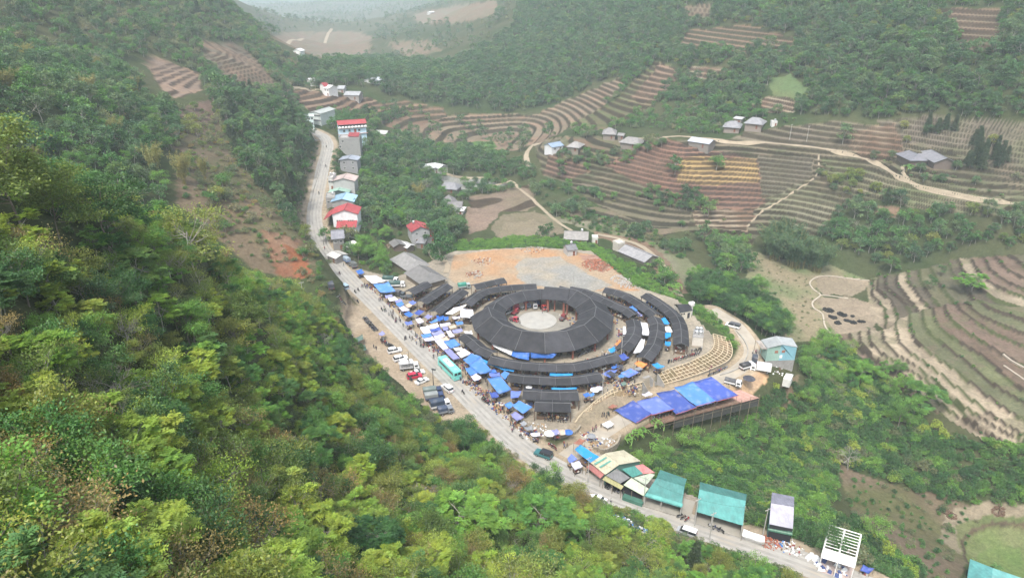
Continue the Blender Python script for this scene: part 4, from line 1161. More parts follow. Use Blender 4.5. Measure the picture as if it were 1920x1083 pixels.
# far hamlet
house('far_house', 'far white house with a red roof at the foot of the forest', (602, 155.5), (612, 154.5), 9, 7, 2, RED, (.7, .68, .66), dmin=450, win=2)
house('far_house', 'far white house right of the red roofed one', (614, 159), (625, 160), 10, 6, 1.6, WHT, (.75, .74, .72), dmin=450, win=2)
house('far_house', 'far small grey house in the hamlet, second from the right', (634, 164), (648, 164), 10, 3.4, 1.6, (.4, .41, .42), (.4, .38, .36), dmin=450)
house('far_house', 'far long grey roofed house at the front of the hamlet', (648, 171.5), (677, 172), 11, 3.6, 2, (.34, .35, .36), (.3, .28, .26), dmin=450)
house('far_house', 'far pale house at the right end of the hamlet by the forest', (691, 160), (712, 156.5), 11, 6, 1.6, (.5, .53, .56), (.66, .66, .66), dmin=450, win=2)
house('far_house', 'far small white house left of the hamlet beside the red earth cut', (577, 147), (589, 146), 9, 4, 1.4, (.6, .6, .6), (.6, .58, .55), dmin=450)
house('far_house', 'tiny far farm by the spur track up the valley', (555, 92), (564, 90.5), 8, 3.5, 1.5, (.6, .6, .6), (.7, .7, .68), dmin=700)
house('far_house', 'tiny far white roof above the valley road', (568, 62), (578, 61), 8, 3.5, 1.5, WHT, (.6, .6, .6), dmin=800)
house('far_house', 'tiny far white roof high on the brown slope', (803, 22), (812, 21), 8, 3.5, 1.5, WHT, (.6, .6, .6), dmin=700)
# warehouse by the lane
wz = -6.0
def pxz(s): return [at_z(*r) for r in rows(s)]
def custom(name, label, cat, c, group=None):
    o = thing(name, label, cat, c, 0, group)
    return o
wh = custom('warehouse', 'blue and green sheet metal warehouse with a grey roof at the bend of the lane', 'warehouse', at_z(1468, 672, wz))
rg = pxz("1455 629.4 2.2|1467 645.5 2.2"); le = pxz("1427 636.5 .6|1438.7 652.5 .6"); re = pxz("1485.5 633.5 .6|1495.8 650.5 .6")
rm = roofm((.36, .38, .38))
MB().slab([le[0], le[1], rg[1], rg[0]], .12).build('roof_slope', rm, wh)
MB().slab([rg[0], rg[1], re[1], re[0]], .12).build('roof_slope', rm, wh)
KEEP.append((wh.location.x, wh.location.y, 9))
down = lambda p, z: np.array([p[0], p[1], z])
inn = lambda p, c, f=.96: np.array([c[0] + (p[0] - c[0]) * f, c[1] + (p[1] - c[1]) * f, p[2]])
cc = (rg[0] + rg[1] + le[0] + le[1] + re[0] + re[1]) / 6
fl, fr, frg, bl, br, brg = [inn(p, cc) for p in (le[1], re[1], rg[1], le[0], re[0], rg[0])]
for p in (fl, fr, bl, br): p[2] = .42
frg[2] = brg[2] = 2.02
def wall_panel(name, pts, m, root, th=.12):
    c = sum(pts) / len(pts); n = np.cross(pts[1] - pts[0], pts[2] - pts[0]); n = n / np.linalg.norm(n) * th
    k = len(pts); v = list(pts) + [p - n for p in pts]
    return MB().add(v, [tuple(range(k)), tuple(range(2 * k - 1, k - 1, -1))] + [((i + 1) % k, i, i + k, (i + 1) % k + k) for i in range(k)]).build(name, m, root)
mblue = mat('sheet_blue', (.22, .42, .5), .6, .15, .4, wave=((1, .3, 0), 12, .3)); mgrn = mat('sheet_green', (.28, .42, .36), .6, .15, .4, wave=((1, .3, 0), 12, .3))
mid = fl * .55 + fr * .45
wall_panel('wall_panel', [down(fl, -4.4), down(mid, -4.4), mid * 0 + np.array([mid[0], mid[1], 1.6]), fl], mgrn, wh)
wall_panel('wall_panel', [down(mid, -4.4), down(fr, -4.4), fr, frg, np.array([mid[0], mid[1], 1.6])], mblue, wh)
wall_panel('wall_panel', [down(fr, -4.4), down(br, -4.4), br, fr], mgrn, wh)
wall_panel('wall_panel', [down(bl, -4.4), down(fl, -4.4), fl, bl], mgrn, wh)
wall_panel('wall_panel', [down(br, -4.4), down(bl, -4.4), bl, brg, br], mgrn, wh)
wall_panel('block_wall', [down(fl, -9), down(fr, -9), down(fr, -4.4), down(fl, -4.4)], M_GREYC, wh, .2)
wall_panel('block_wall', [down(fr, -9), down(br, -9), down(br, -4.4), down(fr, -4.4)], M_GREYC, wh, .2)
fd = (fr - fl); fd[2] = 0; fl_ = np.linalg.norm(fd); fd /= fl_; fn = np.array([fd[1], -fd[0], 0])
for u, z in ((.32, -1.0), (.56, -.9)):
    p = fl + fd * fl_ * u; p[2] = z
    MB().box(p + fn * .05, (1.1, .12, .9), rz=math.atan2(fd[1], fd[0])).build('window', mat('rust_shutter', (.3, .14, .1), .8), wh)
p = fl + fd * fl_ * .5; p[2] = -2.9
MB().box(p + fn * .06, (.9, .12, 1.1), rz=math.atan2(fd[1], fd[0])).build('notice_board', mat('white_paint', (.75, .75, .74), .6, .1), wh)
l0 = pxz("1417 637.5 -.7|1428.5 653.5 -1")
MB().slab([l0[0], l0[1], down(le[1], .3), down(le[0], .3)], .1).build('lean_to_roof', roofm((.4, .36, .33)), wh)
for q in l0: MB().tube(down(q, -7), down(q, q[2] - .1), .08).build('post', M_POLE, wh)
# white tank house behind the warehouse
th = custom('tank_house', 'small white block below the warehouse half hidden by bushes', 'hut', at_z(1479, 714, -9))
q = pxz("1468.5 709.5 -6.5|1482.5 713 -6.5|1487.5 702.5 -6.5|1474 700 -6.5")
b = [down(p, -9.3) for p in q]
MB().hexa(b, q).build('wall', wallm((.62, .61, .58)), th)
MB().slab([p + np.array([0, 0, .18]) for p in q], .16).build('roof', wallm((.72, .71, .69)), th)
# ---------------------------------------------------------------- the market: round hall, curved sheds
M_TILE = mat('dark_roof_sheet', (.048, .048, .054), .85, .35, .35, bump=.3, spec=.12, dirt=((.055, .052, .05), .6, .5))
M_SEAM = mat('grey_seam', (.14, .14, .145), .8, .3, 1.2)
M_BRICKP = mat('brick_red_post', (.26, .1, .07), .85, .25, 2)
M_REDW = mat('red_shopfront', (.22, .035, .04), .8, .4, 1.2)
M_PAVE = mat('worn_paving', (.33, .31, .27), .95, .3, .25, dirt=((.2, .18, .14), .5, .5))
CX, CY = 10.6, 214.6
def polar(r, deg, z): a = math.radians(deg); return np.array([CX + r * math.cos(a), CY + r * math.sin(a), z])
hall = thing('round_market_hall', 'large round market hall, a ring of dark grey roof around an open court', 'market hall', (CX, CY, 0))
ST = 22.5
def ring_part(k0, k1, ri, rr, ro, zi, zr, zo, off=-90):
    for k in range(k0, k1):
        a, b = off + ST * k, off + ST * (k + 1)
        MB().slab([polar(ro, a, zo), polar(ro, b, zo), polar(rr, b, zr), polar(rr, a, zr)], .16).build('roof_panel', M_TILE, hall)
        MB().slab([polar(rr, a, zr), polar(rr, b, zr), polar(ri, b, zi), polar(ri, a, zi)], .16).build('roof_panel', M_TILE, hall)
        u = np.array([0, 0, .05])
        MB().tube(polar(rr, a, zr) + u, polar(rr, b, zr) + u, .12, n=6).build('ridge_cap', M_SEAM, hall)
        for c in ((a, b) if k == k1 - 1 else (a,)):
            MB().tube(polar(rr, c, zr) + u, polar(ro, c, zo) + u, .07, n=5).build('seam_strip', M_SEAM, hall)
            MB().tube(polar(rr, c, zr) + u, polar(ri, c, zi) + u, .05, n=5).build('seam_strip', M_SEAM, hall)
            MB().box(polar(ro - 1.4, c, zo / 2), (.5, .5, zo - .1), rz=math.radians(c)).build('post', M_BRICKP, hall)
            MB().box(polar(ri + .8, c, zi / 2), (.45, .45, zi - .2), rz=math.radians(c)).build('post', M_BRICKP, hall)
ring_part(-4, 7, 12.9, 19.0, 25.4, 5.0, 8.0, 4.0)
ring_part(-8, -4, 13.4, 17.6, 22.3, 4.4, 6.6, 3.9)
ST = 9.0
ring_part(0, 1, 13.4, 17.6, 22.3, 4.4, 6.6, 3.9, 81.0)
ST = 22.5
for ang, zz, ro in ((180.4, 0, 25.2), (67.2, 0, 25.2)):           # gable boards at the steps
    p = [polar(ro, ang, 3.9), polar(19, ang, 7.9), polar(13, ang, 4.9), polar(13, ang, 3.3), polar(19, ang, 6.3), polar(ro, ang, 2.9)]
    wall_panel('gable_board', [p[0], p[1], p[4], p[5]], M_BRICKP, hall); wall_panel('gable_board', [p[1], p[2], p[3], p[4]], M_BRICKP, hall)
# gate roof over the passage at the back
ga, gb = at_z(1021, 537, 8.3), at_z(1068, 541, 8.3)
gd = unit(gb - ga); gn = np.array([gd[1], -gd[0], 0])
for sg in (1, -1):
    q = [ga + gn * 5.2 * sg - np.array([0, 0, 2.6]), gb + gn * 5.2 * sg - np.array([0, 0, 2.6]), gb, ga]
    MB().slab(q if sg > 0 else q[::-1], .18).build('gate_roof', M_TILE, hall)
MB().tube(ga, gb, .14, n=6).build('ridge_cap', M_SEAM, hall)
for e in (ga + gd * 2, gb - gd * 1.5):
    for sg in (1, -1): MB().box(e + gn * 4 * sg + np.array([0, 0, -5.3]), (.7, .7, 6.0)).build('gate_post', M_BRICKP, hall)
# shopfronts on the inner back side and dark goods under the front
for k in range(-8, -4):
    for j in range(3):
        a0, a1 = -90 + ST * k + j * 7.5 + .6, -90 + ST * k + (j + 1) * 7.5 - .6
        o = MB().hexa([polar(16.2, a0, .05), polar(16.2, a1, .05), polar(19.5, a1, .05), polar(19.5, a0, .05)], [polar(16.2, a0, 3.0), polar(16.2, a1, 3.0), polar(19.5, a1, 3.0), polar(19.5, a0, 3.0)]).build('shopfront', M_REDW if (k + j) % 3 else mat('blue_shopfront', (.05, .08, .18), .8, .4, 1), hall)
        m = MB()
        for q in range(4):
            aa = a0 + (a1 - a0) * (q + .5) / 4
            m.box(polar(16.0, aa, 1.6 + .5 * (q % 2)), (.25, .9, 1.1), rz=math.radians(aa))
        m.build('hanging_goods', mat('hanging_cloth_%d' % ((k + j) % 3), ((.3, .05, .07), (.08, .09, .2), (.35, .3, .25))[(k + j) % 3], .9, .5, 3), o)
for k in range(-4, 7):
    for j in range(3):
        a0 = -90 + ST * k + j * 7.5 + 3.7
        if 52 < a0 % 360 < 95: continue
        MB().box(polar(19, a0, 1.1), (4.5, 1.7, 2.0), rz=math.radians(a0)).build('stall_block', mat('stall_block_%d' % (j % 3), ((.12, .05, .05), (.06, .06, .08), (.2, .17, .13))[j % 3], .9, .5, 2), hall)
court = MB().lathe((CX, CY, .04), [(12.6, 0), (12.6, .1)], 40).build('court', mat('court_concrete', (.25, .235, .2), .95, .25, .3, dirt=((.24, .21, .16), .3, .5)))
tag(court, 'round concrete court in the middle of the market hall', None, None, 'structure')
dp = at_z(1008, 600, .3)
disc = MB().lathe((dp[0], dp[1], .145), [(6.9, 0), (6.9, .2)], 40).build('stage', mat('pale_concrete', (.36, .35, .32), .9, .15, .4, dirt=((.36, .33, .28), .3, .4)))
tag(disc, 'low round pale concrete stage in the middle of the market court', 'stage')

def shed(label, px, zr=4.6, hw=2.6, rise=.95, post=True, skirt=None, z0=0.0, hipped=False, bays=None, gable=False):
    P = [at_z(x, y, zr) for x, y in px]
    L = smooth_line(P, .5) if len(P) > 2 else [P[0] + (P[1] - P[0]) * t for t in np.linspace(0, 1, 40)]
    L = np.array(L); s = np.r_[0, np.cumsum(np.linalg.norm(np.diff(L, axis=0), axis=1))]
    n = bays or max(2, int(round(s[-1] / 5.0)))
    Q = np.stack([np.interp(np.linspace(0, s[-1], n + 1), s, L[:, k]) for k in range(3)], 1)
    tg = np.gradient(Q, axis=0); tg[:, 2] = 0; tg = unit(tg); nr = np.c_[-tg[:, 1], tg[:, 0], np.zeros(n + 1)]
    c = Q.mean(0)
    root = thing('market_shed', label, 'market shed', (c[0], c[1], z0))
    dz = np.array([0, 0, rise])
    u = np.array([0, 0, .05])
    for sg in (1, -1):
        E = Q + nr * hw * sg - dz
        for i in range(n):
            q = [Q[i], Q[i + 1], E[i + 1], E[i]]
            q = q[::-1] if sg > 0 else q
            MB().slab(q, .14).build('roof_panel', M_TILE, root)
        for i in range(n + 1):
            MB().tube(Q[i] + u, E[i] + u, .05, n=4).build('seam_strip', M_SEAM, root)
            if post:
                e = Q[i] + nr[i] * (hw - .6) * sg
                MB().box((e[0], e[1], (z0 + zr - rise) / 2), (.22, .22, zr - rise - z0)).build('post', M_WOODB, root)
    rc = MB()
    for i in range(n): rc.tube(Q[i] + u, Q[i + 1] + u, .11, n=5)
    rc.build('ridge_cap', M_SEAM, root)
    for i in range(n):                                  # benches heaped with goods under the roof
        m = (Q[i] + Q[i + 1]) / 2; yaw = math.atan2(tg[i][1], tg[i][0])
        b = MB().box((m[0], m[1], z0 + .45), (np.linalg.norm(Q[i + 1] - Q[i]) * .75, hw * 1.15, .8), rz=yaw).build('bench', M_WOODB, root)
        g = MB(); r = np.random.default_rng(int(abs(m[0] * 13 + m[1] * 7)))
        for _ in range(9):
            o = tg[i] * r.uniform(-1.7, 1.7) + nr[i] * r.uniform(-hw * .7, hw * .7)
            g.box((m[0] + o[0], m[1] + o[1], z0 + .95 + r.uniform(0, .3)), (r.uniform(.3, .9), r.uniform(.3, .8), r.uniform(.2, .7)), int(r.integers(0, 5)), rz=r.uniform(0, 3))
        tag(g.build('goods', GOODS, b), kind='stuff')
    return root
GOODS = [mat('goods_red', (.25, .06, .05), .8, .3, 3), mat('goods_dark', (.05, .05, .07), .8, .3, 3), mat('goods_pale', (.55, .52, .46), .8, .3, 3), mat('goods_blue', (.07, .1, .24), .8, .3, 3), mat('goods_tan', (.35, .24, .13), .8, .3, 3)]
def c1(s): return K(840, 480, 4.922, rows(s))
def c2(s): return K(1140, 500, 4.922, rows(s))
def c5(s): return K(830, 640, 4.511, rows(s))
def c3(s): return K(620, 460, 4.514, rows(s))
shed('curved grey roofed shed behind the round hall, left of the gate', c1("160 432|240 365|330 312|430 288|540 275|635 265|815 258"))
shed('curved grey roofed shed behind the round hall, right of the gate', c1("1130 282|1225 300|1300 320|1400 365|1490 410|1560 440|1640 472|1725 535"))
shed('inner curved shed along the right side of the round hall', c2("232 480|250 550|235 620|165 712|128 748"), 5.0)
shed('short curved shed left in front of the round hall beside white tarps', c1("150 715|225 770|310 845|415 888"))
shed('long curved shed in front of the round hall, nearest to it', c5("408 127|500 150|600 170|720 186|830 191|960 196|1080 195|1180 180|1290 155|1380 130|1480 105"))
shed('second curved shed in front of the hall, with blue tarps along both eaves', c5("560 277|690 294|820 300|965 308|1090 304|1215 290|1335 270"))
shed('third straight shed in front of the hall', c5("680 415|830 425|975 430|1145 425"), hw=2.9)
shed('lowest short shed at the front with motorbikes parked under it', c5("780 512|925 518|1080 520"), hw=3.0)
shed('curved shed at the back right with pale worn patches on its roof', c1("1450 290|1530 306|1620 336|1695 375|1810 450|1920 532"))
shed('middle curved shed on the right, between two rows of white and blue tarps', c2("425 457|460 520|450 620|420 720|355 800|330 832"), 5.0)
shed('outermost curved shed on the right, beside the grey tank', c2("350 242|450 300|560 380|640 460|672 560|678 705"))
shed('short straight shed alone at the edge of the bare plot', K(820, 420, 4, [(272, 457), (500, 404)]))
shed('short shed nearest the parked covered trucks, left end of the market', c3("665 383|820 306"))
shed('straight shed in the middle of the three at the left end of the market', c3("765 468|990 323"))
shed('straight shed next to the white tarps at the left end of the market', c3("880 553|1120 369"))

# ---------------------------------------------------------------- buildings along the road at the bottom
def sheetroof(root, s, col, name='roof', th=.1, wave=True):
    q = pxz(s)
    n = np.cross(q[1] - q[0], q[2] - q[0])
    if n[2] < 0: q = q[::-1]
    return MB().slab(q, th).build(name, roofm(col) if wave else col, root), q
def posts(root, pts, z0, drop=.1, r=.07, m=None, name='post'):
    for p in pts: MB().tube((p[0], p[1], z0 if z0 is not None else float(zt(p[0], p[1])) - .3), (p[0], p[1], p[2] - drop), r, n=5).build(name, m or M_POLE, root)
TEAL = (.085, .26, .245)
def c6(s): return [(1040 + r[0] / 3.867, 680 + r[1] / 3.867) + tuple(r[2:]) for r in rows(s)]
def quad6(root, s, col, name='roof'):
    q = [at_z(*r) for r in c6(s)]
    n = np.cross(q[1] - q[0], q[2] - q[0])
    if n[2] < 0: q = q[::-1]
    MB().slab(q, .1).build(name, col if not isinstance(col, tuple) else roofm(col), root)
    return q
b1 = custom('roadside_shop', 'roadside shop with a beige gabled roof and two green skylight strips', 'shop', at_z(1150, 890, 0))
BEI = (.4, .37, .27)
quad6(b1, "260 722 3.6|365 655 5.8|468 735 5.8|367 808 3.6", BEI, 'roof_slope')
quad6(b1, "366 653 5.8|500 630 4.2|625 710 4.2|470 735 5.8", BEI, 'roof_slope')
quad6(b1, "285 727 4.25|372 678 5.6|382 686 5.6|295 735 4.25", (.12, .3, .25), 'skylight')
quad6(b1, "322 750 4.25|408 700 5.6|418 709 5.6|332 758 4.25", (.12, .3, .25), 'skylight')
q = quad6(b1, "228 752 2.5|262 733 3.2|362 805 3.2|330 835 2.5", (.3, .12, .11), 'awning')
posts(b1, [q[0], q[3]], 0)
def walls_under(root, pts, z0, m, name='wall'):
    k = len(pts)
    for i in range(k):
        a, b = pts[i], pts[(i + 1) % k]
        if a is None or b is None: continue
        wall_panel(name, [down(a, z0), down(b, z0), b - np.array([0, 0, .12]), a - np.array([0, 0, .12])], m, root, .15)
p1, p2, p3, p4 = [at_z(*r) for r in c6("364 800 3.6|468 728 5.7|618 708 4.1|290 720 3.6")]
wall_panel('wall', [down(p1, -1), down(p2, -1), p2, p1], mat('sheet_green2', (.1, .2, .17), .7, .2, .6), b1)
wall_panel('wall', [down(p2, -1), down(p3, -4), p3, p2], mat('sheet_green2'), b1)
b2 = custom('roadside_shop', 'roadside shop patched with grey, teal, pink and pale green roof sheets', 'shop', at_z(1185, 915, 0))
for s, c in (("372 815 3.9|450 765 4.5|545 830 4.5|475 872 3.9", (.2, .2, .2)), ("485 768 4.3|580 745 4.6|640 800 4.6|565 828 4.3", (.08, .28, .24)), ("581 745 4.6|640 732 4.4|728 795 4.4|641 802 4.6", (.5, .2, .19)),
             ("345 842 2.9|376 814 3.6|500 893 3.6|482 916 2.9", (.42, .4, .2)), ("500 882 3.2|556 832 4.2|680 908 4.2|645 962 3.0", (.42, .5, .36)), ("572 832 4.3|692 800 4.5|728 808 4.5|662 884 4.3", (.42, .48, .37))):
    q = quad6(b2, s, c, 'roof_sheet')
posts(b2, [at_z(*r) for r in c6("352 840 2.9|482 912 2.9|640 955 3.0|560 925 3.0|420 880 2.9")], 0)
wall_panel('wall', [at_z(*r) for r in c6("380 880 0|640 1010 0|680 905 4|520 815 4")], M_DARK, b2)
MB().box(at_z(1187, 937, .5), (5, 1.4, 1.0), rz=-.5).build('counter', mat('green_counter', (.06, .16, .12), .8), b2)
b3 = custom('green_roof_shop', 'shop with a wide green metal roof between the patched shop and the bushes', 'shop', at_z(1250, 935, 0))
quad6(b3, "650 965 3.2|738 832 5.6|942 893 5.6|920 1047 3.2", TEAL, 'roof_slope')
quad6(b3, "739 830 5.65|765 773 5.1|958 840 5.1|943 892 5.65", (.06, .19, .17), 'roof_slope')  # rear slope: shade from facing away is put into a darker colour
quad6(b3, "655 957 3.4|668 938 3.8|932 1020 3.8|925 1040 3.4", (.095, .29, .27), 'eave_strip')
pp = [at_z(*r) for r in c6("655 962 3.1|918 1040 3.1|950 845 5.0|760 780 5.0|775 995 3.1")]
posts(b3, [pp[0], pp[1], pp[4]], 0, r=.12, m=M_CPOST)
wall_panel('wall', [down(pp[1], -1), down(pp[2], -4), pp[2], pp[1]], mat('sheet_green3', (.05, .13, .12), .7), b3)
wall_panel('wall', [down(pp[2], -4), down(pp[3], -4), pp[3], pp[2]], mat('sheet_green3'), b3)
MB().box(at_z(1247, 942, .15), (13, 6.5, .3), rz=-.42).build('floor_slab', M_PAVE, b3)
def c7b(s): return [(1060 + r[0] / 4.456, 840 + r[1] / 4.456) + tuple(r[2:]) for r in rows(s)]
def quad7(root, s, col, name='roof'):
    q = [at_z(*r) for r in c7b(s)]
    if np.cross(q[1] - q[0], q[2] - q[0])[2] < 0: q = q[::-1]
    MB().slab(q, .1).build(name, col if not isinstance(col, tuple) else roofm(col), root); return q
b4 = custom('green_roof_shop', 'open fronted shop with a green metal roof standing alone beside the bushes', 'shop', at_z(1350, 975, 0))
quad7(b4, "1090 525 3.4|1121 342 5.8|1508 437 5.8|1483 642 3.4", TEAL, 'roof_slope')
quad7(b4, "1121 340 5.85|1125 280 5.2|1516 383 5.2|1509 435 5.85", (.06, .19, .17), 'roof_slope')  # same green painted darker, as the shaded slope behind the ridge
pp = [at_z(*r) for r in c7b("1094 522 3.3|1480 636 3.3|1510 392 5.1|1128 286 5.1|1228 565 3.3|1356 600 3.3")]
posts(b4, [pp[0], pp[1], pp[4]], 0, r=.12, m=M_CPOST)
wall_panel('wall', [down(pp[1], -3), down(pp[2], -5), pp[2], pp[1]], M_GREYC, b4)
wall_panel('wall', [down(pp[2], -5), down(pp[3], -5), pp[3], pp[2]], M_GREYC, b4)
wall_panel('wall', [down(pp[3], -5), down(pp[0], -2), pp[0], pp[3]], M_GREYC, b4)
fl = [at_z(*r) for r in c7b("1082 625 .12|1472 748 .12|1510 480 .12|1120 380 .12")]
MB().slab(fl, .6).build('floor_slab', M_PAVE, b4)
def c8(s): return [(1380 + r[0] / 3.556, 880 + r[1] / 3.556) + tuple(r[2:]) for r in rows(s)]
def quad8(root, s, col, name='roof'):
    q = [at_z(*r) for r in c8(s)]
    if np.cross(q[1] - q[0], q[2] - q[0])[2] < 0: q = q[::-1]
    MB().slab(q, .1).build(name, col if not isinstance(col, tuple) else roofm(col), root); return q
b5 = custom('narrow_shop', 'narrow shop with a purple grey sheet roof and a striped green awning', 'shop', at_z(1465, 995, -.5))
quad8(b5, "222 360 4.2|233 222 6.2|387 248 6.2|380 392 4.2", (.33, .32, .37), 'roof_slope')
quad8(b5, "233 220 6.25|240 150 5.4|388 180 5.4|388 246 6.25", (.17, .17, .21), 'roof_slope')
for i in range(5):
    z0, z1 = 4.0 - i * .3, 3.75 - i * .3
    f0, f1 = i / 5, (i + .9) / 5
    l0, l1 = np.array([218, 362]), np.array([212, 405]); r0, r1 = np.array([380, 394]), np.array([374, 440])
    a = [l0 + (l1 - l0) * f0, r0 + (r1 - r0) * f0, r0 + (r1 - r0) * f1, l0 + (l1 - l0) * f1]
    quad8(b5, '|'.join('%f %f %f' % (p[0], p[1], (z0, z0, z1, z1)[k]) for k, p in enumerate(a)), ((.04, .12, .08), (.2, .32, .25))[i % 2], 'awning_stripe')
pp = [at_z(*r) for r in c8("222 366 4.1|378 396 4.1|386 186 5.3|242 156 5.3")]
wall_panel('wall', [down(pp[1], -2), down(pp[2], -6), pp[2], pp[1]], mat('sheet_green3'), b5)
wall_panel('wall', [down(pp[3], -6), down(pp[0], -2), pp[0], pp[3]], mat('sheet_green3'), b5)
wall_panel('wall', [down(pp[2], -6), down(pp[3], -6), pp[3], pp[2]], mat('sheet_green3'), b5)
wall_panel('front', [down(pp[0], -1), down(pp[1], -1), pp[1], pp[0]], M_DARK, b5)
# white steel frame of an unfinished house
b6 = custom('steel_frame', 'white steel roof frame of an unfinished shed beside a dark tree', 'building frame', at_z(1580, 1050, -.5))
M_WS = mat('white_steel', (.75, .74, .72), .5, .1, 1)
A, B, Cc, D = [at_z(*r) for r in c8("625 368 5|835 432 5|788 650 4|570 582 4")]
lerp = lambda p, q, t: p + (q - p) * t
for t in np.linspace(0, 1, 12): MB().tube(lerp(A, D, t), lerp(B, Cc, t), .09 if t not in (0, 1) else .14, n=4).build('purlin', M_WS, b6)
for t in (0, .48, 1): MB().tube(lerp(A, B, t), lerp(D, Cc, t), .16, n=4).build('rafter', M_WS, b6)
MB().slab([D, Cc, lerp(Cc, B, .26), lerp(D, A, .26)], .06).build('sheet_roof', roofm((.62, .6, .56)), b6)
for p in (A, B, Cc, D, lerp(A, B, .5), lerp(D, Cc, .5)): MB().tube(down(p, -4 if p[2] > 4.5 else -.6), p, .12, n=4).build('post', M_WS, b6)
MB().slab([down(D, .1), down(Cc, .1), down(B, .1), down(A, .1)], .3).build('floor_slab', mat('pinkish_floor', (.45, .36, .33), .9, .3, .5), b6)
b7 = custom('green_roof_shed', 'corner of a green metal roof below the road at the lower right edge', 'shed', at_z(1900, 1083, -24))
KEEP.append((b7.location.x, b7.location.y, 13))
q = [at_z(*r) for r in rows("1812 1092 -19|1819 1047 -18|1862 1064 -15.5|1856 1120 -16")]
MB().slab(q[::-1] if np.cross(q[1] - q[0], q[2] - q[0])[2] < 0 else q, .12).build('roof_slope', roofm((.1, .3, .29)), b7)
q = [at_z(*r) for r in rows("1856 1120 -16|1862 1064 -15.5|1990 1108 -19|1980 1180 -19")]
MB().slab(q[::-1] if np.cross(q[1] - q[0], q[2] - q[0])[2] < 0 else q, .12).build('roof_slope', roofm((.14, .36, .34)), b7)
for s in ("1814 1090 -19.2|1821 1052 -18.2", "1975 1170 -19.2|1985 1112 -19.2"):
    a, b = [at_z(*r) for r in rows(s)]
    wall_panel('wall', [down(a, -27), down(b, -27), b, a], mat('sheet_green3'), b7)

# ---------------------------------------------------------------- lattice embankments
M_BEAM = mat('pale_beam', (.56, .46, .32), .9, .2, 1)
def lattice(label, T, B, n, lv, seed):
    T, B = np.array(smooth_line([at_z(*p) for p in T], 1.0)), np.array(smooth_line([at_z(*p) for p in B], 1.0))
    def rs(L, k):
        s = np.r_[0, np.cumsum(np.linalg.norm(np.diff(L, axis=0), axis=1))]
        return np.stack([np.interp(np.linspace(0, s[-1], k), s, L[:, j]) for j in range(3)], 1)
    T, B = rs(T, n + 1), rs(B, n + 1)
    root = thing('embankment_lattice', label, 'retaining grid', T.mean(0))
    up = np.array([0, 0, .12]); r = np.random.default_rng(seed)
    for i in range(n + 1):
        MB().tube(T[i] + up, B[i] + up, .16, n=4).build('sloping_beam', M_BEAM, root)
    for k in range(lv + 1):
        f = k / lv
        for i in range(n):
            if 0 < k < lv and r.random() < .18: continue
            MB().tube(T[i] * (1 - f) + B[i] * f + up, T[i + 1] * (1 - f) + B[i + 1] * f + up, .15, n=4).build('cross_beam', M_BEAM, root)
    # masonry foot wall
    M_RUB = mat('rubble_wall', (.3, .26, .2), .95, .5, 1.8, bump=.8)
    for i in range(n):
        a, b = B[i], B[i + 1]
        za, zb = min(float(zt(a[0], a[1])), a[2]) - 1.2, min(float(zt(b[0], b[1])), b[2]) - 1.2
        MB().hexa([down(a, za), down(b, zb), down(b, zb) + np.array([.1, .7, 0]), down(a, za) + np.array([.1, .7, 0])], [a, b, b + np.array([.1, .7, 0]), a + np.array([.1, .7, 0])]).build('wall_block', M_RUB, root)
lattice('grid of pale concrete beams on the earth slope below the front sheds', LAT1[0], LAT1[1], 22, 3, 1)
lattice('larger grid of pale concrete beams on the earth slope below the outer right sheds', LAT2[0], LAT2[1], 26, 4, 2)
stair = custom('concrete_stair', 'concrete steps and retaining walls between the two beam grids', 'stairs', at_z(1220, 708, -2))
a, b = at_z(1212, 706, 0), at_z(1228, 722, -3.8)
for i in range(12):
    f0 = i / 12; p = a * (1 - f0) + b * f0
    MB().box((p[0], p[1], p[2] - .7), (2.6, 1.0, 1.4), rz=.5).build('step', M_GREYC, stair)
for s in ("1206 716 .5|1216 733 -3.4", "1233 699 .8|1246 721 -3.5"):
    a, b = [at_z(*r) for r in rows(s)]
    wall_panel('side_wall', [down(a, -5), down(b, -5), b, a], M_GREYC, stair, .4)
tk = custom('tank_house', 'square pale plastered block with steel tanks on its flat roof', 'tank house', at_z(1306, 652, 0))
q = pxz("1297 648 0|1317 649 0|1318 633 0|1298.5 632 0")
MB().hexa(q, [p + np.array([0, 0, 3.2]) for p in q]).build('wall', wallm((.6, .56, .5)), tk)
MB().slab([p + np.array([0, 0, 3.4]) for p in q], .22).build('roof', M_GREYC, tk)
for f, g in ((.3, .35), (.7, .35), (.35, .75), (.7, .75)):
    c = q[0] + (q[1] - q[0]) * f + (q[3] - q[0]) * g
    MB().lathe((c[0], c[1], 3.4), [(.6, 0), (.65, .1), (.65, 1.3), (.4, 1.5), (.08, 1.55)], 12).build('water_tank', M_STEEL, tk)
kx = custom('toilet_block', 'small cream walled block with a dark grey roof and two round water tanks', 'hut', at_z(1285, 590, 0))
rg = pxz("1270 571.5 4.6|1294 569 4.6"); fe = pxz("1275 586 3.2|1298.5 581.5 3.2"); be = [2 * rg[i] - fe[i] for i in (0, 1)]
for e in be: e[2] = 3.2
MB().slab([fe[0], fe[1], rg[1], rg[0]], .12).build('roof_slope', M_TILE, kx); MB().slab([rg[0], rg[1], be[1], be[0]], .12).build('roof_slope', M_TILE, kx)
fe2 = [inn(p, (rg[0] + rg[1]) / 2, .93) for p in fe + be[::-1]]
walls_under(kx, [down(p, 3.2) for p in fe2], 0, wallm((.58, .54, .45)))
fd = unit(fe2[1] - fe2[0]); fn = np.array([fd[1], -fd[0], 0])
for u in (.15, .35): MB().box(fe2[0] * (1 - u) + fe2[1] * u + fn * .08 + np.array([0, 0, -.9]), (.6, .1, .5), rz=math.atan2(fd[1], fd[0])).build('vent', M_DARK, kx)
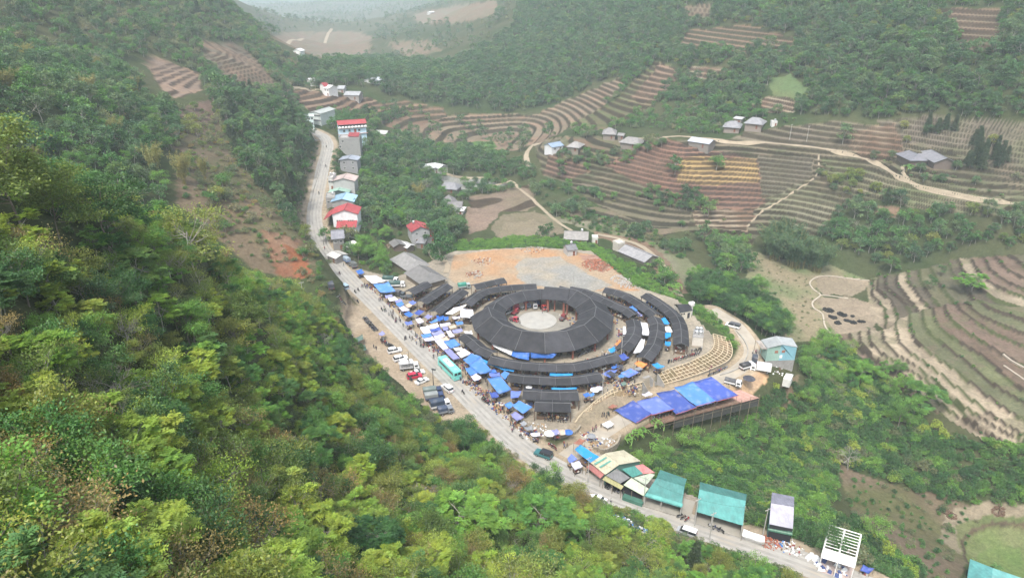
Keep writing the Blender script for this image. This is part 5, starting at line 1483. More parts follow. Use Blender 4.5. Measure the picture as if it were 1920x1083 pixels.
MB().box(fe2[0] * .25 + fe2[1] * .75 + fn * .08 + np.array([0, 0, -1.9]), (1.0, .1, 2.1), rz=math.atan2(fd[1], fd[0])).build('door', M_DARK, kx)
for u in (1.02, 1.2):
    c = rg[0] * (1 - u) + rg[1] * u
    MB().lathe((c[0], c[1], 0), [(.3, 0), (.3, 3.6), (.75, 3.8), (.78, 5.0), (.5, 5.25), (.08, 5.3)], 12).build('water_tank', mat('white_tank', (.66, .64, .62), .5, .1), kx)
# ---------------------------------------------------------------- tarpaulin stalls
M_TARP = mat('tarpaulin', (1, 1, 1), .55, .12, .5, objcol=True, bump=.9, spec=.25, dirt=((.42, .39, .34), .5, .34))
TC = {'B': (.045, .15, .5), 'S': (.085, .23, .58), 'C': (.03, .27, .62), 'I': (.06, .1, .36), 'L': (.25, .26, .5), 'P': (.55, .53, .63), 'W': (.76, .76, .78), 'D': (.06, .06, .075), 'G': (.24, .25, .27), 'O': (.75, .26, .08), 'E': (.52, .42, .33), 'N': (.13, .2, .17), 'M': (.06, .13, .1), 'R': (.3, .13, .09), 'Q': (.13, .19, .52)}
def tarp_mesh(q, sag, seed, n=7):
    q = [np.asarray(p, float) for p in q]
    r = np.random.default_rng(seed)
    a = r.uniform(0, 6, 4)
    V, F = [], []
    for i in range(n + 1):
        for j in range(n + 1):
            u, v = i / n, j / n
            p = q[0] * (1 - u) * (1 - v) + q[1] * u * (1 - v) + q[2] * u * v + q[3] * (1 - u) * v
            e = min(u, 1 - u, v, 1 - v) * 2
            z = -sag * (4 * u * (1 - u) * .5 + 4 * v * (1 - v) * .5) + sag * .5 * (math.sin(a[0] + u * 9 + v * 3) + math.sin(a[1] + v * 11 - u * 4)) * .5
            V.append((p[0], p[1], p[2] + z)); del e
    m = n + 1
    T = [(x, y, z - .04) for x, y, z in V]
    for i in range(n):
        for j in range(n):
            F.append((i * m + j, (i + 1) * m + j, (i + 1) * m + j + 1, i * m + j + 1))
    k = len(V)
    F2 = [tuple(x + k for x in f[::-1]) for f in F]
    rim = []
    for i in range(n):
        for a_, b_ in (((i) * m, (i + 1) * m), (i * m + n, (i + 1) * m + n), (i, i + 1), (n * m + i, n * m + i + 1)):
            rim.append((a_, b_, b_ + k, a_ + k))
    mb = MB(); mb.add(V + T, F + F2 + rim)
    return mb
TN = [0]
def canopy(q, col, label, ground=None, sag=.3, name='market_stall', cat='stall', table=True, group=None):
    TN[0] += 1
    c = sum(q) / len(q)
    if np.cross(q[1] - q[0], q[2] - q[0])[2] < 0: q = q[::-1]
    g = float(zt(c[0], c[1])) if ground is None else ground
    root = thing(name, label, cat, (c[0], c[1], g), 0, group)
    r = random.Random(TN[0])
    k = TC[col]; f = r.uniform(.88, 1.1)
    o = tarp_mesh(q, sag * r.uniform(.6, 1.3), TN[0]).build('canopy', M_TARP, root, smooth=True)
    o.color = (*[min(1, x * f) for x in k], 1)
    for p in q:
        pp = c + (p - c) * .94
        MB().tube((pp[0], pp[1], g - .1), (pp[0], pp[1], p[2] - .03), .05, n=4).build('pole', M_POLE, root)
    if table:
        e1 = (q[1] - q[0]); e2 = (q[3] - q[0]); yaw = math.atan2(e1[1], e1[0])
        w, d = np.linalg.norm(e1[:2]) * .7, np.linalg.norm(e2[:2]) * .55
        t = MB(); t.box((c[0], c[1], g + .68), (w, d, .08), rz=yaw)
        t.box((c[0], c[1], g + .34), (w * .9, d * .85, .6), rz=yaw, m=1)
        to = t.build('table', [M_WOODB, M_DARK], root)
        gd_ = MB()
        ca, sa = math.cos(yaw), math.sin(yaw)
        for _ in range(6):
            x, y = r.uniform(-w / 2.3, w / 2.3), r.uniform(-d / 2.3, d / 2.3)
            gd_.box((c[0] + x * ca - y * sa, c[1] + x * sa + y * ca, g + .85), (r.uniform(.25, .7), r.uniform(.25, .6), r.uniform(.15, .4)), r.randrange(5), rz=yaw)
        tag(gd_.build('goods', GOODS, to), kind='stuff')
    return root
TARPS = """3|275 250 385 254 470 300 350 321|3.2|W|big white tarp at the roadside, left of the bright blue tarp by the trucks
3|360 325 488 308 552 386 425 401|3.2|S|big bright blue tarp at the roadside beside the parked covered trucks
3|210 210 260 198 287 228 235 245|2.6|B|small blue roadside tarp behind the two dark trucks
3|30 92 85 82 102 100 45 112|2.6|S|small blue tarp at the kiosk, farthest up the row of roadside stalls
3|460 420 520 412 526 436 466 444|2.5|L|small lilac canopy just in front of the bright blue roadside tarp
3|485 440 540 430 576 460 500 471|2.5|W|whitish canopy next to the lilac one in front of the bright blue tarp
3|540 465 590 450 612 470 560 490|2.5|L|lilac canopy behind the dark flatbed truck
3|550 490 600 470 626 495 575 516|2.5|S|mid blue canopy in the row of roadside stalls below the dark truck
3|572 520 620 508 670 545 610 558|2.5|P|pale lilac canopy left of the pink and blue pair
3|625 500 665 485 690 505 655 527|2.7|E|pale pinkish canopy touching a lilac blue one
3|657 477 690 462 735 475 692 503|2.7|Q|lilac blue canopy at the left end of the middle shed
3|617 575 660 555 706 580 660 606|2.5|B|bright blue square canopy standing apart at the left end of the market
3|700 570 750 540 796 555 745 588|2.6|I|indigo canopy in front of the middle left shed
3|790 602 820 580 866 595 830 622|2.5|L|lilac canopy in front of the shed next to the white tarps
3|715 620 760 610 790 645 745 661|2.4|P|grey lilac canopy at the corner of the dense block of stalls
3|625 645 685 637 696 660 645 673|2.4|Q|lilac blue canopy alone at the roadside left of the dense block
3|830 645 900 615 916 630 860 655|2.5|S|narrow blue canopy beside the deep blue ones at the shed end
3|890 590 958 590 952 626 913 640|2.7|B|deep blue canopy at the end of the shed next to the white tarps
3|955 600 995 598 1000 625 960 632|2.6|B|smaller blue canopy right of the deep blue one
3|1030 600 1090 595 1096 615 1035 622|2.5|P|pale canopy below the big square white tarp
3|1055 645 1115 637 1126 660 1070 672|2.4|S|small blue canopy alone in the open space left of the hall
3|970 575 1040 528 1160 495 1035 580|4.0|W|big white tarp stretched over the shed end, the pointed one
3|1100 530 1205 540 1211 612 1098 605|3.6|W|big square white tarp between the left shed and the round hall
3|755 690 820 675 850 735 790 748|2.5|W|white canopy at the outer corner of the dense block of stalls
3|820 675 905 655 921 685 838 705|2.5|W|white canopy at the back of the dense block of stalls
3|840 708 920 690 936 710 850 731|2.5|I|indigo canopy inside the dense block of stalls
3|850 734 936 712 961 740 875 763|2.5|L|lilac canopy in the middle of the dense block
3|870 765 956 742 976 765 890 795|2.5|P|pale lilac canopy in the middle of the dense block
3|763 752 842 738 862 763 783 784|2.5|S|blue canopy on the road side of the dense block
3|785 786 862 765 890 796 803 811|2.5|P|whitish lilac canopy on the road side of the dense block
3|920 660 1010 648 1020 668 930 690|2.5|P|long grey lilac canopy at the back of the dense block
3|945 690 990 683 1000 710 955 719|2.5|L|small lilac canopy behind the dense block
3|1000 680 1050 665 1066 690 1010 705|2.4|E|beige canopy behind the dense block of stalls
3|1025 715 1110 697 1121 726 1040 741|2.5|L|lilac canopy nearest to the end of the short curved shed
3|975 720 1010 712 1052 765 1010 779|2.5|P|narrow pale lilac canopy between two lilac ones
3|1125 722 1190 718 1206 745 1150 752|2.6|W|white canopy by the upper end of the short curved shed
3|875 800 935 780 1000 870 955 886|2.5|P|long pale lilac canopy facing the road
3|935 780 980 768 1006 796 962 815|2.5|E|pinkish white canopy behind the long pale lilac one
3|955 880 1005 868 1096 952 1040 966|2.5|L|long lilac canopy facing the road beside the coach
3|955 810 1045 785 1100 840 1020 868|2.9|S|large blue canopy at the lower end of the dense block
3|1035 866 1110 857 1117 880 1062 891|2.6|W|white strip of canopy below the large blue one
3|1065 907 1130 870 1186 910 1110 950|2.8|W|white tarp between two blue tarps beside the short curved shed
5|170 150 245 98 330 125 225 193|3.0|S|blue tarp right behind the coach
5|220 195 325 128 415 245 320 278|3.1|S|largest blue tarp near the coach
5|190 225 240 208 302 264 235 286|2.7|S|blue canopy at the road edge below the coach
5|235 291 285 266 332 305 270 334|2.5|P|whitish lilac canopy at the road edge below the coach
5|385 242 440 230 462 260 392 266|2.6|B|small blue canopy under the left end of the front sheds
5|490 275 520 247 567 262 528 322|2.8|S|blue tarp at the left end of the second front shed
5|390 268 480 258 490 288 410 300|2.6|Q|lilac blue canopy next to the big bright tarp
5|375 312 490 290 582 405 475 441|3.2|S|big bright blue tarp left of the second front shed
5|395 426 460 420 478 465 415 478|2.4|I|indigo canopy in front of the big bright blue tarp
5|575 416 667 415 642 470 575 478|2.6|Q|grey blue canopy at the left end of the third front shed
5|520 531 570 502 606 530 560 568|2.5|S|small blue canopy left of the lowest front shed
5|590 541 642 496 762 550 680 611|3.0|S|bright blue tarp at the left end of the lowest front shed
5|570 612 620 588 690 640 625 666|2.5|L|lilac canopy at the roadside left of the lowest shed
5|650 682 690 665 716 690 680 716|2.3|G|dark grey canopy at the roadside below the lilac one
5|685 722 750 705 768 740 715 751|2.3|G|grey blue canopy beside the rubble corner
5|740 772 820 765 828 795 760 801|2.3|P|white lilac canopy in the front row of the lower corner
5|920 747 970 738 996 775 950 786|2.3|L|lilac canopy between the umbrellas at the lower corner
5|325 137 480 207 484 226 330 165|2.7|C|cyan strip of tarp along the eave of the nearest curved shed, upper piece
5|484 207 607 237 602 254 482 228|2.7|C|cyan strip of tarp along the eave of the nearest curved shed, lower piece
5|905 260 1100 268 1101 297 905 301|2.6|C|long cyan tarp between the first and second front sheds
5|920 386 1135 388 1131 412 925 421|2.6|C|long cyan tarp between the second and third front sheds
5|1185 442 1225 425 1262 445 1210 473|2.4|B|blue stall near the white umbrellas at the end of the front sheds
5|1240 447 1275 425 1287 445 1252 470|2.4|S|small blue stall touching another near the white umbrellas
5|1345 272 1410 236 1480 240 1420 302|2.5|Q|lilac blue tarp by the tall pole right of the front sheds
5|1385 256 1422 245 1477 275 1440 300|2.9|D|dark tarp beside the lilac blue one right of the front sheds
5|1505 262 1580 230 1626 265 1560 300|2.6|S|blue tarp above the concrete steps
5|1400 67 1450 40 1477 75 1425 96|2.6|C|cyan tarp at the right front of the hall
5|1470 121 1530 95 1582 135 1530 160|2.6|I|indigo tarp at the end of the nearest curved shed
5|1425 215 1470 190 1500 205 1440 232|2.5|B|blue tarp just below the end of the nearest curved shed
5|1480 285 1515 272 1548 290 1500 306|2.4|S|small pale blue canopy left of the steps
2|195 366 225 357 277 400 240 419|2.9|S|blue tarp between the two curved sheds at the back right
2|245 421 276 410 321 450 282 459|2.9|L|lilac tarp between the two curved sheds at the back right
2|375 371 400 364 428 390 396 396|2.8|S|small blue tarp beside the outermost curved shed
2|480 471 530 465 572 525 506 526|2.9|C|cyan tarp upper end of the alley by the outermost shed
2|515 546 570 545 597 600 540 601|2.8|W|white tarp in the alley by the outermost shed
2|520 606 580 605 582 640 530 662|2.8|C|cyan tarp in the middle of the alley by the outermost shed
2|528 681 582 690 576 728 524 721|2.7|C|cyan tarp at the lower end of the alley by the outermost shed
2|290 501 365 520 386 630 315 626|3.2|W|large white tarp between the inner and middle curved sheds
2|305 655 342 668 322 780 228 798|3.0|W|long white tarp at the lower end of the inner curved shed
2|138 546 165 548 172 615 137 622|2.8|W|narrow white tarp between the hall and the inner curved shed
2|60 711 110 670 139 690 95 729|2.5|O|orange canopy to the right of the hall
2|240 891 275 860 366 895 320 929|2.5|O|larger orange canopy at the end of the middle curved shed
2|400 896 450 880 527 915 460 941|2.6|C|bright blue stall by the top of the larger beam grid
2|125 981 210 935 287 970 190 1021|2.5|Q|grey blue tarp above the steps, beside the orange canopy
2|240 931 290 918 327 940 275 956|2.4|G|grey canopy below the larger orange one
2|75 905 130 895 150 930 95 945|2.4|D|dark canopy among the stalls right of the front sheds"""
for ln in TARPS.split('\n'):
    f = ln.split('|')
    v = [float(x) for x in f[1].split()]
    ox, oy, s = {'3': (620, 460, 4.514), '5': (830, 640, 4.511), '2': (1140, 500, 4.922)}[f[0]]
    z = float(f[2])
    q = [at_z(ox + v[2 * i] / s, oy + v[2 * i + 1] / s, z + (.3 if i < 2 else 0)) for i in range(4)]
    canopy(q, f[3], f[4], 0.0)
# drapes hung from the eave of the hall
for s, col, lb in (("375 760 3.9|602 850 3.9|587 915 2.0|420 832 2.4", 'W', 'white sheet hung from the front eave of the round hall'), ("602 853 3.9|755 884 3.9|745 958 1.9|582 918 2.0", 'B', 'bright blue sheet hung from the front eave of the round hall'),
                   ("762 890 3.8|1005 896 3.8|972 938 2.2|765 934 2.2", 'B', 'dark blue sheet hanging under the front eave of the round hall')):
    q = [at_z(840 + r[0] / 4.922, 480 + r[1] / 4.922, r[2]) for r in rows(s)]
    if np.cross(q[1] - q[0], q[2] - q[0])[2] < 0: q = q[::-1]
    o = tarp_mesh(q, .25, len(lb)).build('hanging_tarp', M_TARP, None, smooth=True)
    o.color = (*TC[col], 1); tag(o, lb, 'tarp')
# the big tarpaulins on the deck beside the lane
ZD = -5.0
deck = custom('market_deck', 'brown plank deck on stilts beside the lane carrying the big blue tarpaulins', 'deck', at_z(1290, 760, ZD))
M_PLANK = mat('deck_plank', (.2, .12, .085), .85, .4, 1.5)
da, db, dc, dd = [at_z(*r) for r in rows("1150 784 -5|1188 808 -5|1424 745 -5|1388 730 -5")]
for i in range(26):
    f0, f1 = i / 26, (i + .93) / 26
    MB().slab([da + (dd - da) * f0, db + (dc - db) * f0, db + (dc - db) * f1, da + (dd - da) * f1], .12).build('plank', M_PLANK if i < 22 else mat('pink_plank', (.46, .27, .22), .85, .25, 1), deck)
M_NET = mat('dark_net', (.06, .06, .055), .9, .4, 2)
for i in range(14):
    p = db + (dc - db) * i / 13
    g = float(zt(p[0], p[1]))
    MB().tube((p[0], p[1], g - .5), (p[0], p[1], ZD + 1.1), .08, n=4).build('stilt', M_POLE, deck)
    if i < 13:
        p2 = db + (dc - db) * (i + 1) / 13
        for hz in (-.9, .5, 1.0): MB().tube(p + np.array([0, 0, hz]), p2 + np.array([0, 0, hz]), .045, n=4).build('rail', M_POLE, deck)
        if i > 3:
            n_ = np.array([.1, .35, 0])
            MB().slab([p + n_ + np.array([0, 0, -3.2]), p2 + n_ + np.array([0, 0, -3.2]), p2 + n_ + np.array([0, .1, -.1]), p + n_ + np.array([0, .1, -.1])], .05).build('net_panel', M_NET, deck)
for s, col, lb in (("435 342 -2.3|570 268 -1.4|706 370 -2.2|592 434 -2.6", 'I', 'violet blue tarpaulin at the near left end of the deck'), ("592 278 -1.8|740 238 -1.5|868 335 -2.4|703 378 -2.4", 'Q', 'pale blue tarpaulin second from the left on the deck'),
                   ("735 215 -1.6|870 192 -1.2|1032 322 -2.2|880 372 -2.9", 'I', 'violet blue tarpaulin with red hems in the middle of the deck'), ("865 175 -1.0|1000 136 -.9|1172 276 -2.0|1032 314 -2.0", 'S', 'sky blue tarpaulin on the deck, second from the right'),
                   ("1000 138 -1.1|1135 94 -.8|1332 236 -2.0|1175 280 -2.1", 'I', 'violet blue tarpaulin at the right end of the deck')):
    q = [at_z(1040 + r[0] / 3.867, 680 + r[1] / 3.867, r[2]) for r in rows(s)]
    k = canopy(q, col, lb, ZD, .45, 'deck_tarp', 'tarpaulin')
    if np.cross(q[1] - q[0], q[2] - q[0])[2] < 0: q = q[::-1]
    MB().tube(q[0], q[1], .07, n=4).build('hem', mat('red_hem', (.5, .12, .07), .8), k)
# stalls near the road junction and across the road
for s, col, z, lb, gz in (("145 625|186 590|326 680|264 726", 'C', 3.3, 'bright cyan tarp shelter next to the beige roofed shop', 0), ("92 690|122 657|166 695|110 723", 'Q', 2.5, 'lilac blue canopy at the road junction beside the cyan shelter', 0),
                      ("115 722|178 705|206 750|146 771", 'P', 2.4, 'pale lilac canopy at the road junction in front of the beige roofed shop', 0), ("630 226|682 205|713 225|665 241", 'P', -1.6, 'pale lilac canopy beside the lane above the deck', -4.2),
                      ("338 440|402 414|432 442|384 470", 'W', -1.0, 'white canopy on thin posts beside the lane left of the deck', -3.6), ("135 580|182 545|222 560|192 592", 'R', 2.4, 'rusty red sheet canopy behind the cyan shelter', -.6),
                      ("385 320|420 295|460 310|420 330", 'R', -1.6, 'rusty brown sheet canopy at the foot of the beam grid', -4.0), ("480 142|512 132|522 155|490 166", 'N', 1.2, 'small green sheet canopy above the beam grid', -.1)):
    q = [at_z(1040 + r[0] / 3.867, 680 + r[1] / 3.867, z + (.2 if i < 2 else 0)) for i, r in enumerate(rows(s))]
    canopy(q, col, lb, gz)
for s, col, lb in (("150 812|268 748|277 792|192 836", 'N', 'grey green tent roof under the trees across the road'), ("188 882|290 838|306 880|200 907", 'M', 'dark green tent roof under the trees across the road'),
                   ("108 772|150 748|192 755|120 792", 'W', 'white tent roof under the trees across the road'), ("402 745|440 722|462 745|430 762", 'L', 'lilac canopy standing alone in the dirt lot across the road'),
                   ("40 470|72 462|80 480|45 490", 'I', 'indigo canopy at the road edge across from the market, half hidden by trees')):
    q = [at_z(620 + r[0] / 4.514, 460 + r[1] / 4.514, 2.7) for r in rows(s)]
    canopy(q, col, lb, 0.0)
def umbrella(px, py, r, col, label, g=0.0):
    p = at_z(px, py, g + 2.2)
    root = thing('parasol', label, 'parasol', (p[0], p[1], g))
    mb = MB(); v = [(p[0], p[1], g + 2.55)]; v += [(p[0] + r * math.cos(i * math.pi / 5), p[1] + r * math.sin(i * math.pi / 5), g + 2.0) for i in range(10)]
    v2 = [(a, b, c - .03) for a, b, c in v]
    mb.add(v + v2, [(0, i + 1, (i + 1) % 10 + 1) for i in range(10)] + [(11, (i + 1) % 10 + 12, i + 12) for i in range(10)] + [(i + 1, i + 12, (i + 1) % 10 + 12, (i + 1) % 10 + 1) for i in range(10)])
    o = mb.build('shade', M_TARP, root); o.color = (*TC[col], 1)
    MB().tube((p[0], p[1], g), (p[0], p[1], g + 2.5), .035, n=5).build('pole', M_POLE, root)
for x, y, r, c, l in ((905, 770, 1.5, 'W', 'white parasol at the lower corner of the market, leftmost of three'), (1010, 760, 1.3, 'E', 'cream parasol at the lower corner of the market'), (1063, 760, 1.3, 'B', 'blue parasol at the lower corner of the market'),
                      (1287, 402, 1.4, 'W', 'white parasol by the pole at the end of the front sheds, left of two'), (1325, 388, 1.2, 'P', 'pale grey parasol by the pole at the end of the front sheds'), (730, 376, 1.1, 'W', 'white parasol between the second and third front sheds')):
    umbrella(*K(830, 640, 4.511, [(x, y)])[0], r, c, l)
umbrella(1405, 708, 2.0, 'D', 'dark blue parasol on the orange earth beside the lane', -6)
umbrella(1109, 815.5, 1.2, 'G', 'grey parasol behind the cyan shelter', -1)
# ---------------------------------------------------------------- vehicles (length along local x, front at +x)
M_TYRE = mat('tyre', (.02, .02, .02), .9, .2, 3)
M_RIM = mat('wheel_rim', (.4, .4, .4), .4, .1, 3, metal=.6)
M_PAINT = mat('vehicle_paint', (1, 1, 1), .35, .05, 2, objcol=True, spec=.5)
M_WIN = mat('vehicle_glass', (.025, .03, .035), .12, .1, 1, spec=.7)
M_LAMP = mat('head_lamp', (.75, .75, .7), .2, .05, 1, spec=.6)
M_TAIL = mat('tail_lamp', (.4, .03, .03), .3, .05, 1)
M_CHAS = mat('chassis', (.04, .04, .045), .8, .2, 2)
def extrude(mb, prof, w, m=0, inset=None):
    """side profile (x, z) swept over the width; inset narrows points above a height"""
    n = len(prof); V = []
    for sg in (-1, 1):
        for x, z in prof:
            k = w / 2 if inset is None or z < inset[0] else w / 2 * inset[1]
            V.append((x, sg * k, z))
    F = [tuple(range(n)), tuple(range(2 * n - 1, n - 1, -1))] + [((i + 1) % n, i, i + n, (i + 1) % n + n) for i in range(n)]
    return mb.add(V, F, m)
def wheels(root, xs, w, r, tw=.22):
    for x in xs:
        for sg in (-1, 1):
            t = MB().tube((x, sg * (w / 2 - tw), r), (x, sg * w / 2, r), r, n=12).build('wheel', M_TYRE, root, world=False)
            MB().tube((x, sg * (w / 2 - .02), r), (x, sg * (w / 2 + .015), r), r * .58, n=8).build('rim', M_RIM, t, world=False)
def vroot(name, label, cat, px, py, yaw, g=None, group=None):
    p = G(px, py, 60) if g is None else at_z(px, py, g)
    return thing(name, label, cat, (p[0], p[1], p[2] + .05), math.radians(yaw), group)
def lamps(root, x0, x1, w, z):
    for sg in (-1, 1):
        MB().box((x1, sg * w * .36, z), (.08, .34, .18)).build('headlight', M_LAMP, root, world=False)
        MB().box((x0, sg * w * .38, z + .1), (.08, .26, .22)).build('tail_light', M_TAIL, root, world=False)
def car(label, px, py, yaw, col, kind='suv', cat='car', g=None, roofc=None, s=1.0):
    root = vroot('parked_car' if cat == 'car' else cat.replace(' ', '_'), label, cat, px, py, yaw, g)
    L, w = {'suv': (4.7, 1.9), 'sedan': (4.5, 1.8), 'van': (4.6, 1.8), 'jeep': (4.4, 1.95)}[kind]
    L *= s; w *= s; h = L / 2
    if kind == 'suv': body = [(-h, .35), (h, .35), (h, .85), (h * .55, 1.05), (-h, 1.1)]; cab = [(-h * .97, 1.08), (h * .52, 1.04), (h * .22, 1.66), (-h * .8, 1.74)]; roof = [(-h * .82, 1.72), (h * .22, 1.66), (h * .16, 1.76), (-h * .74, 1.82)]
    elif kind == 'sedan': body = [(-h, .3), (h, .3), (h, .72), (h * .45, .92), (-h * .62, .97), (-h, .9)]; cab = [(-h * .66, .95), (h * .46, .9), (h * .12, 1.36), (-h * .4, 1.38)]; roof = [(-h * .42, 1.36), (h * .12, 1.34), (h * .08, 1.43), (-h * .38, 1.46)]
    elif kind == 'jeep': body = [(-h, .45), (h, .45), (h, 1.0), (h * .42, 1.12), (-h, 1.12)]; cab = [(-h * .98, 1.1), (h * .38, 1.1), (h * .26, 1.78), (-h * .96, 1.84)]; roof = [(-h * .99, 1.8), (h * .3, 1.76), (h * .28, 1.88), (-h * .97, 1.94)]
    else: body = [(-h, .35), (h, .35), (h, .8), (h * .72, 1.02), (-h, 1.05)]; cab = [(-h * .99, 1.03), (h * .72, 1.0), (h * .42, 1.72), (-h * .96, 1.8)]; roof = [(-h * .98, 1.78), (h * .44, 1.7), (h * .38, 1.82), (-h * .94, 1.88)]
    o = extrude(MB(), body, w).build('body', M_PAINT, root, world=False); o.color = (*col, 1)
    extrude(MB(), cab, w * .9, 0, (1.25, .9)).build('glasshouse', M_WIN, root, world=False)
    o2 = extrude(MB(), roof, w * .84).build('roof', M_PAINT, root, world=False); o2.color = (*(roofc or col), 1)
    pl = MB()
    for x in (-h * .2,): 
        for sg in (-1, 1): pl.box((x, sg * w * .425, 1.3), (.12, .06, .75))
    o3 = pl.build('door_pillar', M_PAINT, root, world=False); o3.color = (*col, 1)
    wheels(root, (-h * .62, h * .62), w, .34); lamps(root, -h, h, w, .68)
    return root
def truck(label, px, py, yaw, cab, box, kind='tarp', L=6.2, w=2.1, H=2.6, g=None, name='truck'):
    root = vroot(name, label, 'truck', px, py, yaw, g); h = L / 2
    MB().box((0, 0, .7), (L * .97, w * .7, .25)).build('chassis', M_CHAS, root, world=False)
    o = extrude(MB(), [(h - 1.75, .5), (h, .5), (h, 1.2), (h - .35, 2.05), (h - 1.75, 2.1)], w * .95).build('cab', M_PAINT, root, world=False); o.color = (*cab, 1)
    ws = MB(); ws.add([(h + .02, -w * .42, 1.22), (h + .02, w * .42, 1.22), (h - .32, w * .4, 1.98), (h - .32, -w * .4, 1.98), (h - .06, -w * .42, 1.2), (h - .06, w * .42, 1.2), (h - .4, w * .4, 1.96), (h - .4, -w * .4, 1.96)], [(0, 1, 2, 3), (7, 6, 5, 4), (0, 4, 5, 1), (1, 5, 6, 2), (2, 6, 7, 3), (3, 7, 4, 0)])
    ws.build('windscreen', M_WIN, root, world=False)
    for sg in (-1, 1): MB().box((h - .95, sg * w * .478, 1.55), (.95, .05, .6)).build('side_window', M_WIN, root, world=False)
    bl = L - 1.95; bx = -h + bl / 2
    if kind == 'box':
        b = MB().box((bx, 0, .95 + H * .36), (bl, w, H * .72)).build('cargo_box', M_PAINT, root, world=False); b.color = (*box, 1)
        MB().box((bx, 0, .95 + H * .72 + .03), (bl - .2, w - .2, .06)).build('roof_sheet', mat('box_roof', (.6, .6, .6), .6), root, world=False)
    elif kind == 'tarp':
        b = MB().box((bx, 0, 1.2), (bl, w, .6)).build('cargo_bed', M_PAINT, root, world=False); b.color = (*[c * .8 + .05 for c in cab], 1)
        c = MB(); c.add([(bx + sx * bl / 2, y, z) for sx in (-1, 1) for y, z in ((-w / 2, 1.5), (w / 2, 1.5), (w / 2, H - .15), (w * .3, H + .08), (-w * .3, H + .08), (-w / 2, H - .15))], [(5, 4, 3, 2, 1, 0), (6, 7, 8, 9, 10, 11)] + [(i, (i + 1) % 6, (i + 1) % 6 + 6, i + 6) for i in range(6)])
        b = c.build('tarp_cover', M_TARP, root, world=False); b.color = (*box, 1)
    elif kind == 'cage':
        b = MB().box((bx, 0, 1.1), (bl, w, .35)).build('cargo_bed', M_PAINT, root, world=False); b.color = (*box, 1)
        for i in range(7):
            for sg in (-1, 1): MB().box((bx - bl / 2 + bl * i / 6, sg * w * .48, 1.9), (.09, .09, 1.4)).build('stake', M_RIM, root, world=False)
        for z in (1.6, 2.1, 2.6):
            for sg in (-1, 1): MB().box((bx, sg * w * .48, z), (bl, .07, .12)).build('side_rail', M_RIM, root, world=False)
        b = MB().box((bx, 0, 2.66), (bl, w, .08)).build('roof_sheet', M_TARP, root, world=False); b.color = (*box, 1)
    else:
        b = MB().box((bx, 0, 1.05), (bl, w, .5)).build('cargo_bed', M_PAINT, root, world=False); b.color = (*box, 1)
    wheels(root, (-h + 1.1, h - .9), w, .42, .3); lamps(root, -h, h, w, .9)
    return root
# the coach
TQ = (.18, .6, .55)
bus = vroot('coach', 'turquoise long distance coach parked at the market edge of the road', 'coach', 843, 698, 128, 0)
bus.rotation_euler.z = math.atan2(*(at_z(830, 682, 0) - at_z(860, 712, 0))[[1, 0]])
L, w = 11.4, 2.6; h = L / 2
o = extrude(MB(), [(-h, .35), (h, .35), (h, 1.5), (h - .35, 3.3), (-h + .1, 3.35), (-h, 3.2)], w).build('body', M_PAINT, bus, world=False); o.color = (*TQ, 1)
for sg in (-1, 1):
    for i in range(8): MB().box((-h + 1.3 + i * 1.2, sg * w / 2, 2.25), (1.1, .05, .85)).build('window', M_WIN, bus, world=False)
    for i in range(4):
        o = MB().box((-h + 2.2 + i * 1.3, sg * w / 2, .95), (1.15, .04, .6)).build('luggage_door', M_PAINT, bus, world=False); o.color = (.2, .63, .57, 1)
o = MB().box((.6, 0, 3.4), (5.2, 1.5, .22), tx=.96, ty=.9).build('roof_unit', M_PAINT, bus, world=False); o.color = (.75, .77, .76, 1)
MB().box((.9, 0, 3.53), (.7, .5, .06)).build('roof_hatch', M_CHAS, bus, world=False)
o = MB().box((-h + 1.4, 0, 3.42), (1.0, 1.0, .14)).build('roof_hatch', M_PAINT, bus, world=False); o.color = (.3, .62, .58, 1)
ws = MB(); ws.add([(h + .02, -1.2, 1.5), (h + .02, 1.2, 1.5), (h - .3, 1.15, 3.15), (h - .3, -1.15, 3.15), (h - .1, -1.2, 1.5), (h - .1, 1.2, 1.5), (h - .42, 1.15, 3.15), (h - .42, -1.15, 3.15)], [(0, 1, 2, 3), (7, 6, 5, 4), (0, 4, 5, 1), (1, 5, 6, 2), (2, 6, 7, 3), (3, 7, 4, 0)])
ws.build('windscreen', M_WIN, bus, world=False)
for sg in (-1, 1): MB().box((-h - .01, sg * .6, 2.4), (.05, .95, .8)).build('rear_window', M_WIN, bus, world=False)
wheels(bus, (-h + 2.4, h - 2.4), w, .5, .3); lamps(bus, -h, h, w, .8)
WV = (.78, .78, .78)
car('white SUV parked nearest to the motorbikes in the lot', 740, 660, 25, WV, 'suv')
car('white pickup beside the road, left of the caged truck', 751, 675, 28, WV, 'suv')
car('white SUV squeezed between the pickup and the caged truck', 761, 682, 25, WV, 'suv')
truck('white truck with grey caged cargo bed in the dirt lot', 768, 692, 12, WV, (.5, .5, .5), 'cage', 6.2, 2.1)
car('white car just behind the red SUV', 783, 701, 25, WV, 'sedan')
car('bright red SUV in the dirt lot', 777, 708, 20, (.5, .02, .06), 'suv')
car('white sedan in the dirt lot below the red SUV', 791, 717, 42, WV, 'sedan')
car('white SUV driving on the road behind the coach', 839, 731, 128, WV, 'suv')
truck('dark covered truck with green grey tarp, farthest of two at the lamp pole', 812, 739, 15, (.03, .045, .1), (.16, .2, .19), 'tarp', 5.8, 2.0)
truck('dark covered truck with a worn grey tarp in front of the green grey one', 815, 749, 15, (.03, .05, .13), (.25, .27, .27), 'tarp', 5.8, 2.0)
truck('truck with a tall dark blue tarp cover and white cab', 826, 764, 22, WV, (.05, .07, .11), 'tarp', 6.0, 2.1, 3.0)
truck('small truck with a dark blue tarp cover at the edge of the lot', 836, 775, 22, (.2, .22, .25), (.06, .08, .13), 'tarp', 4.6, 1.9, 2.6)
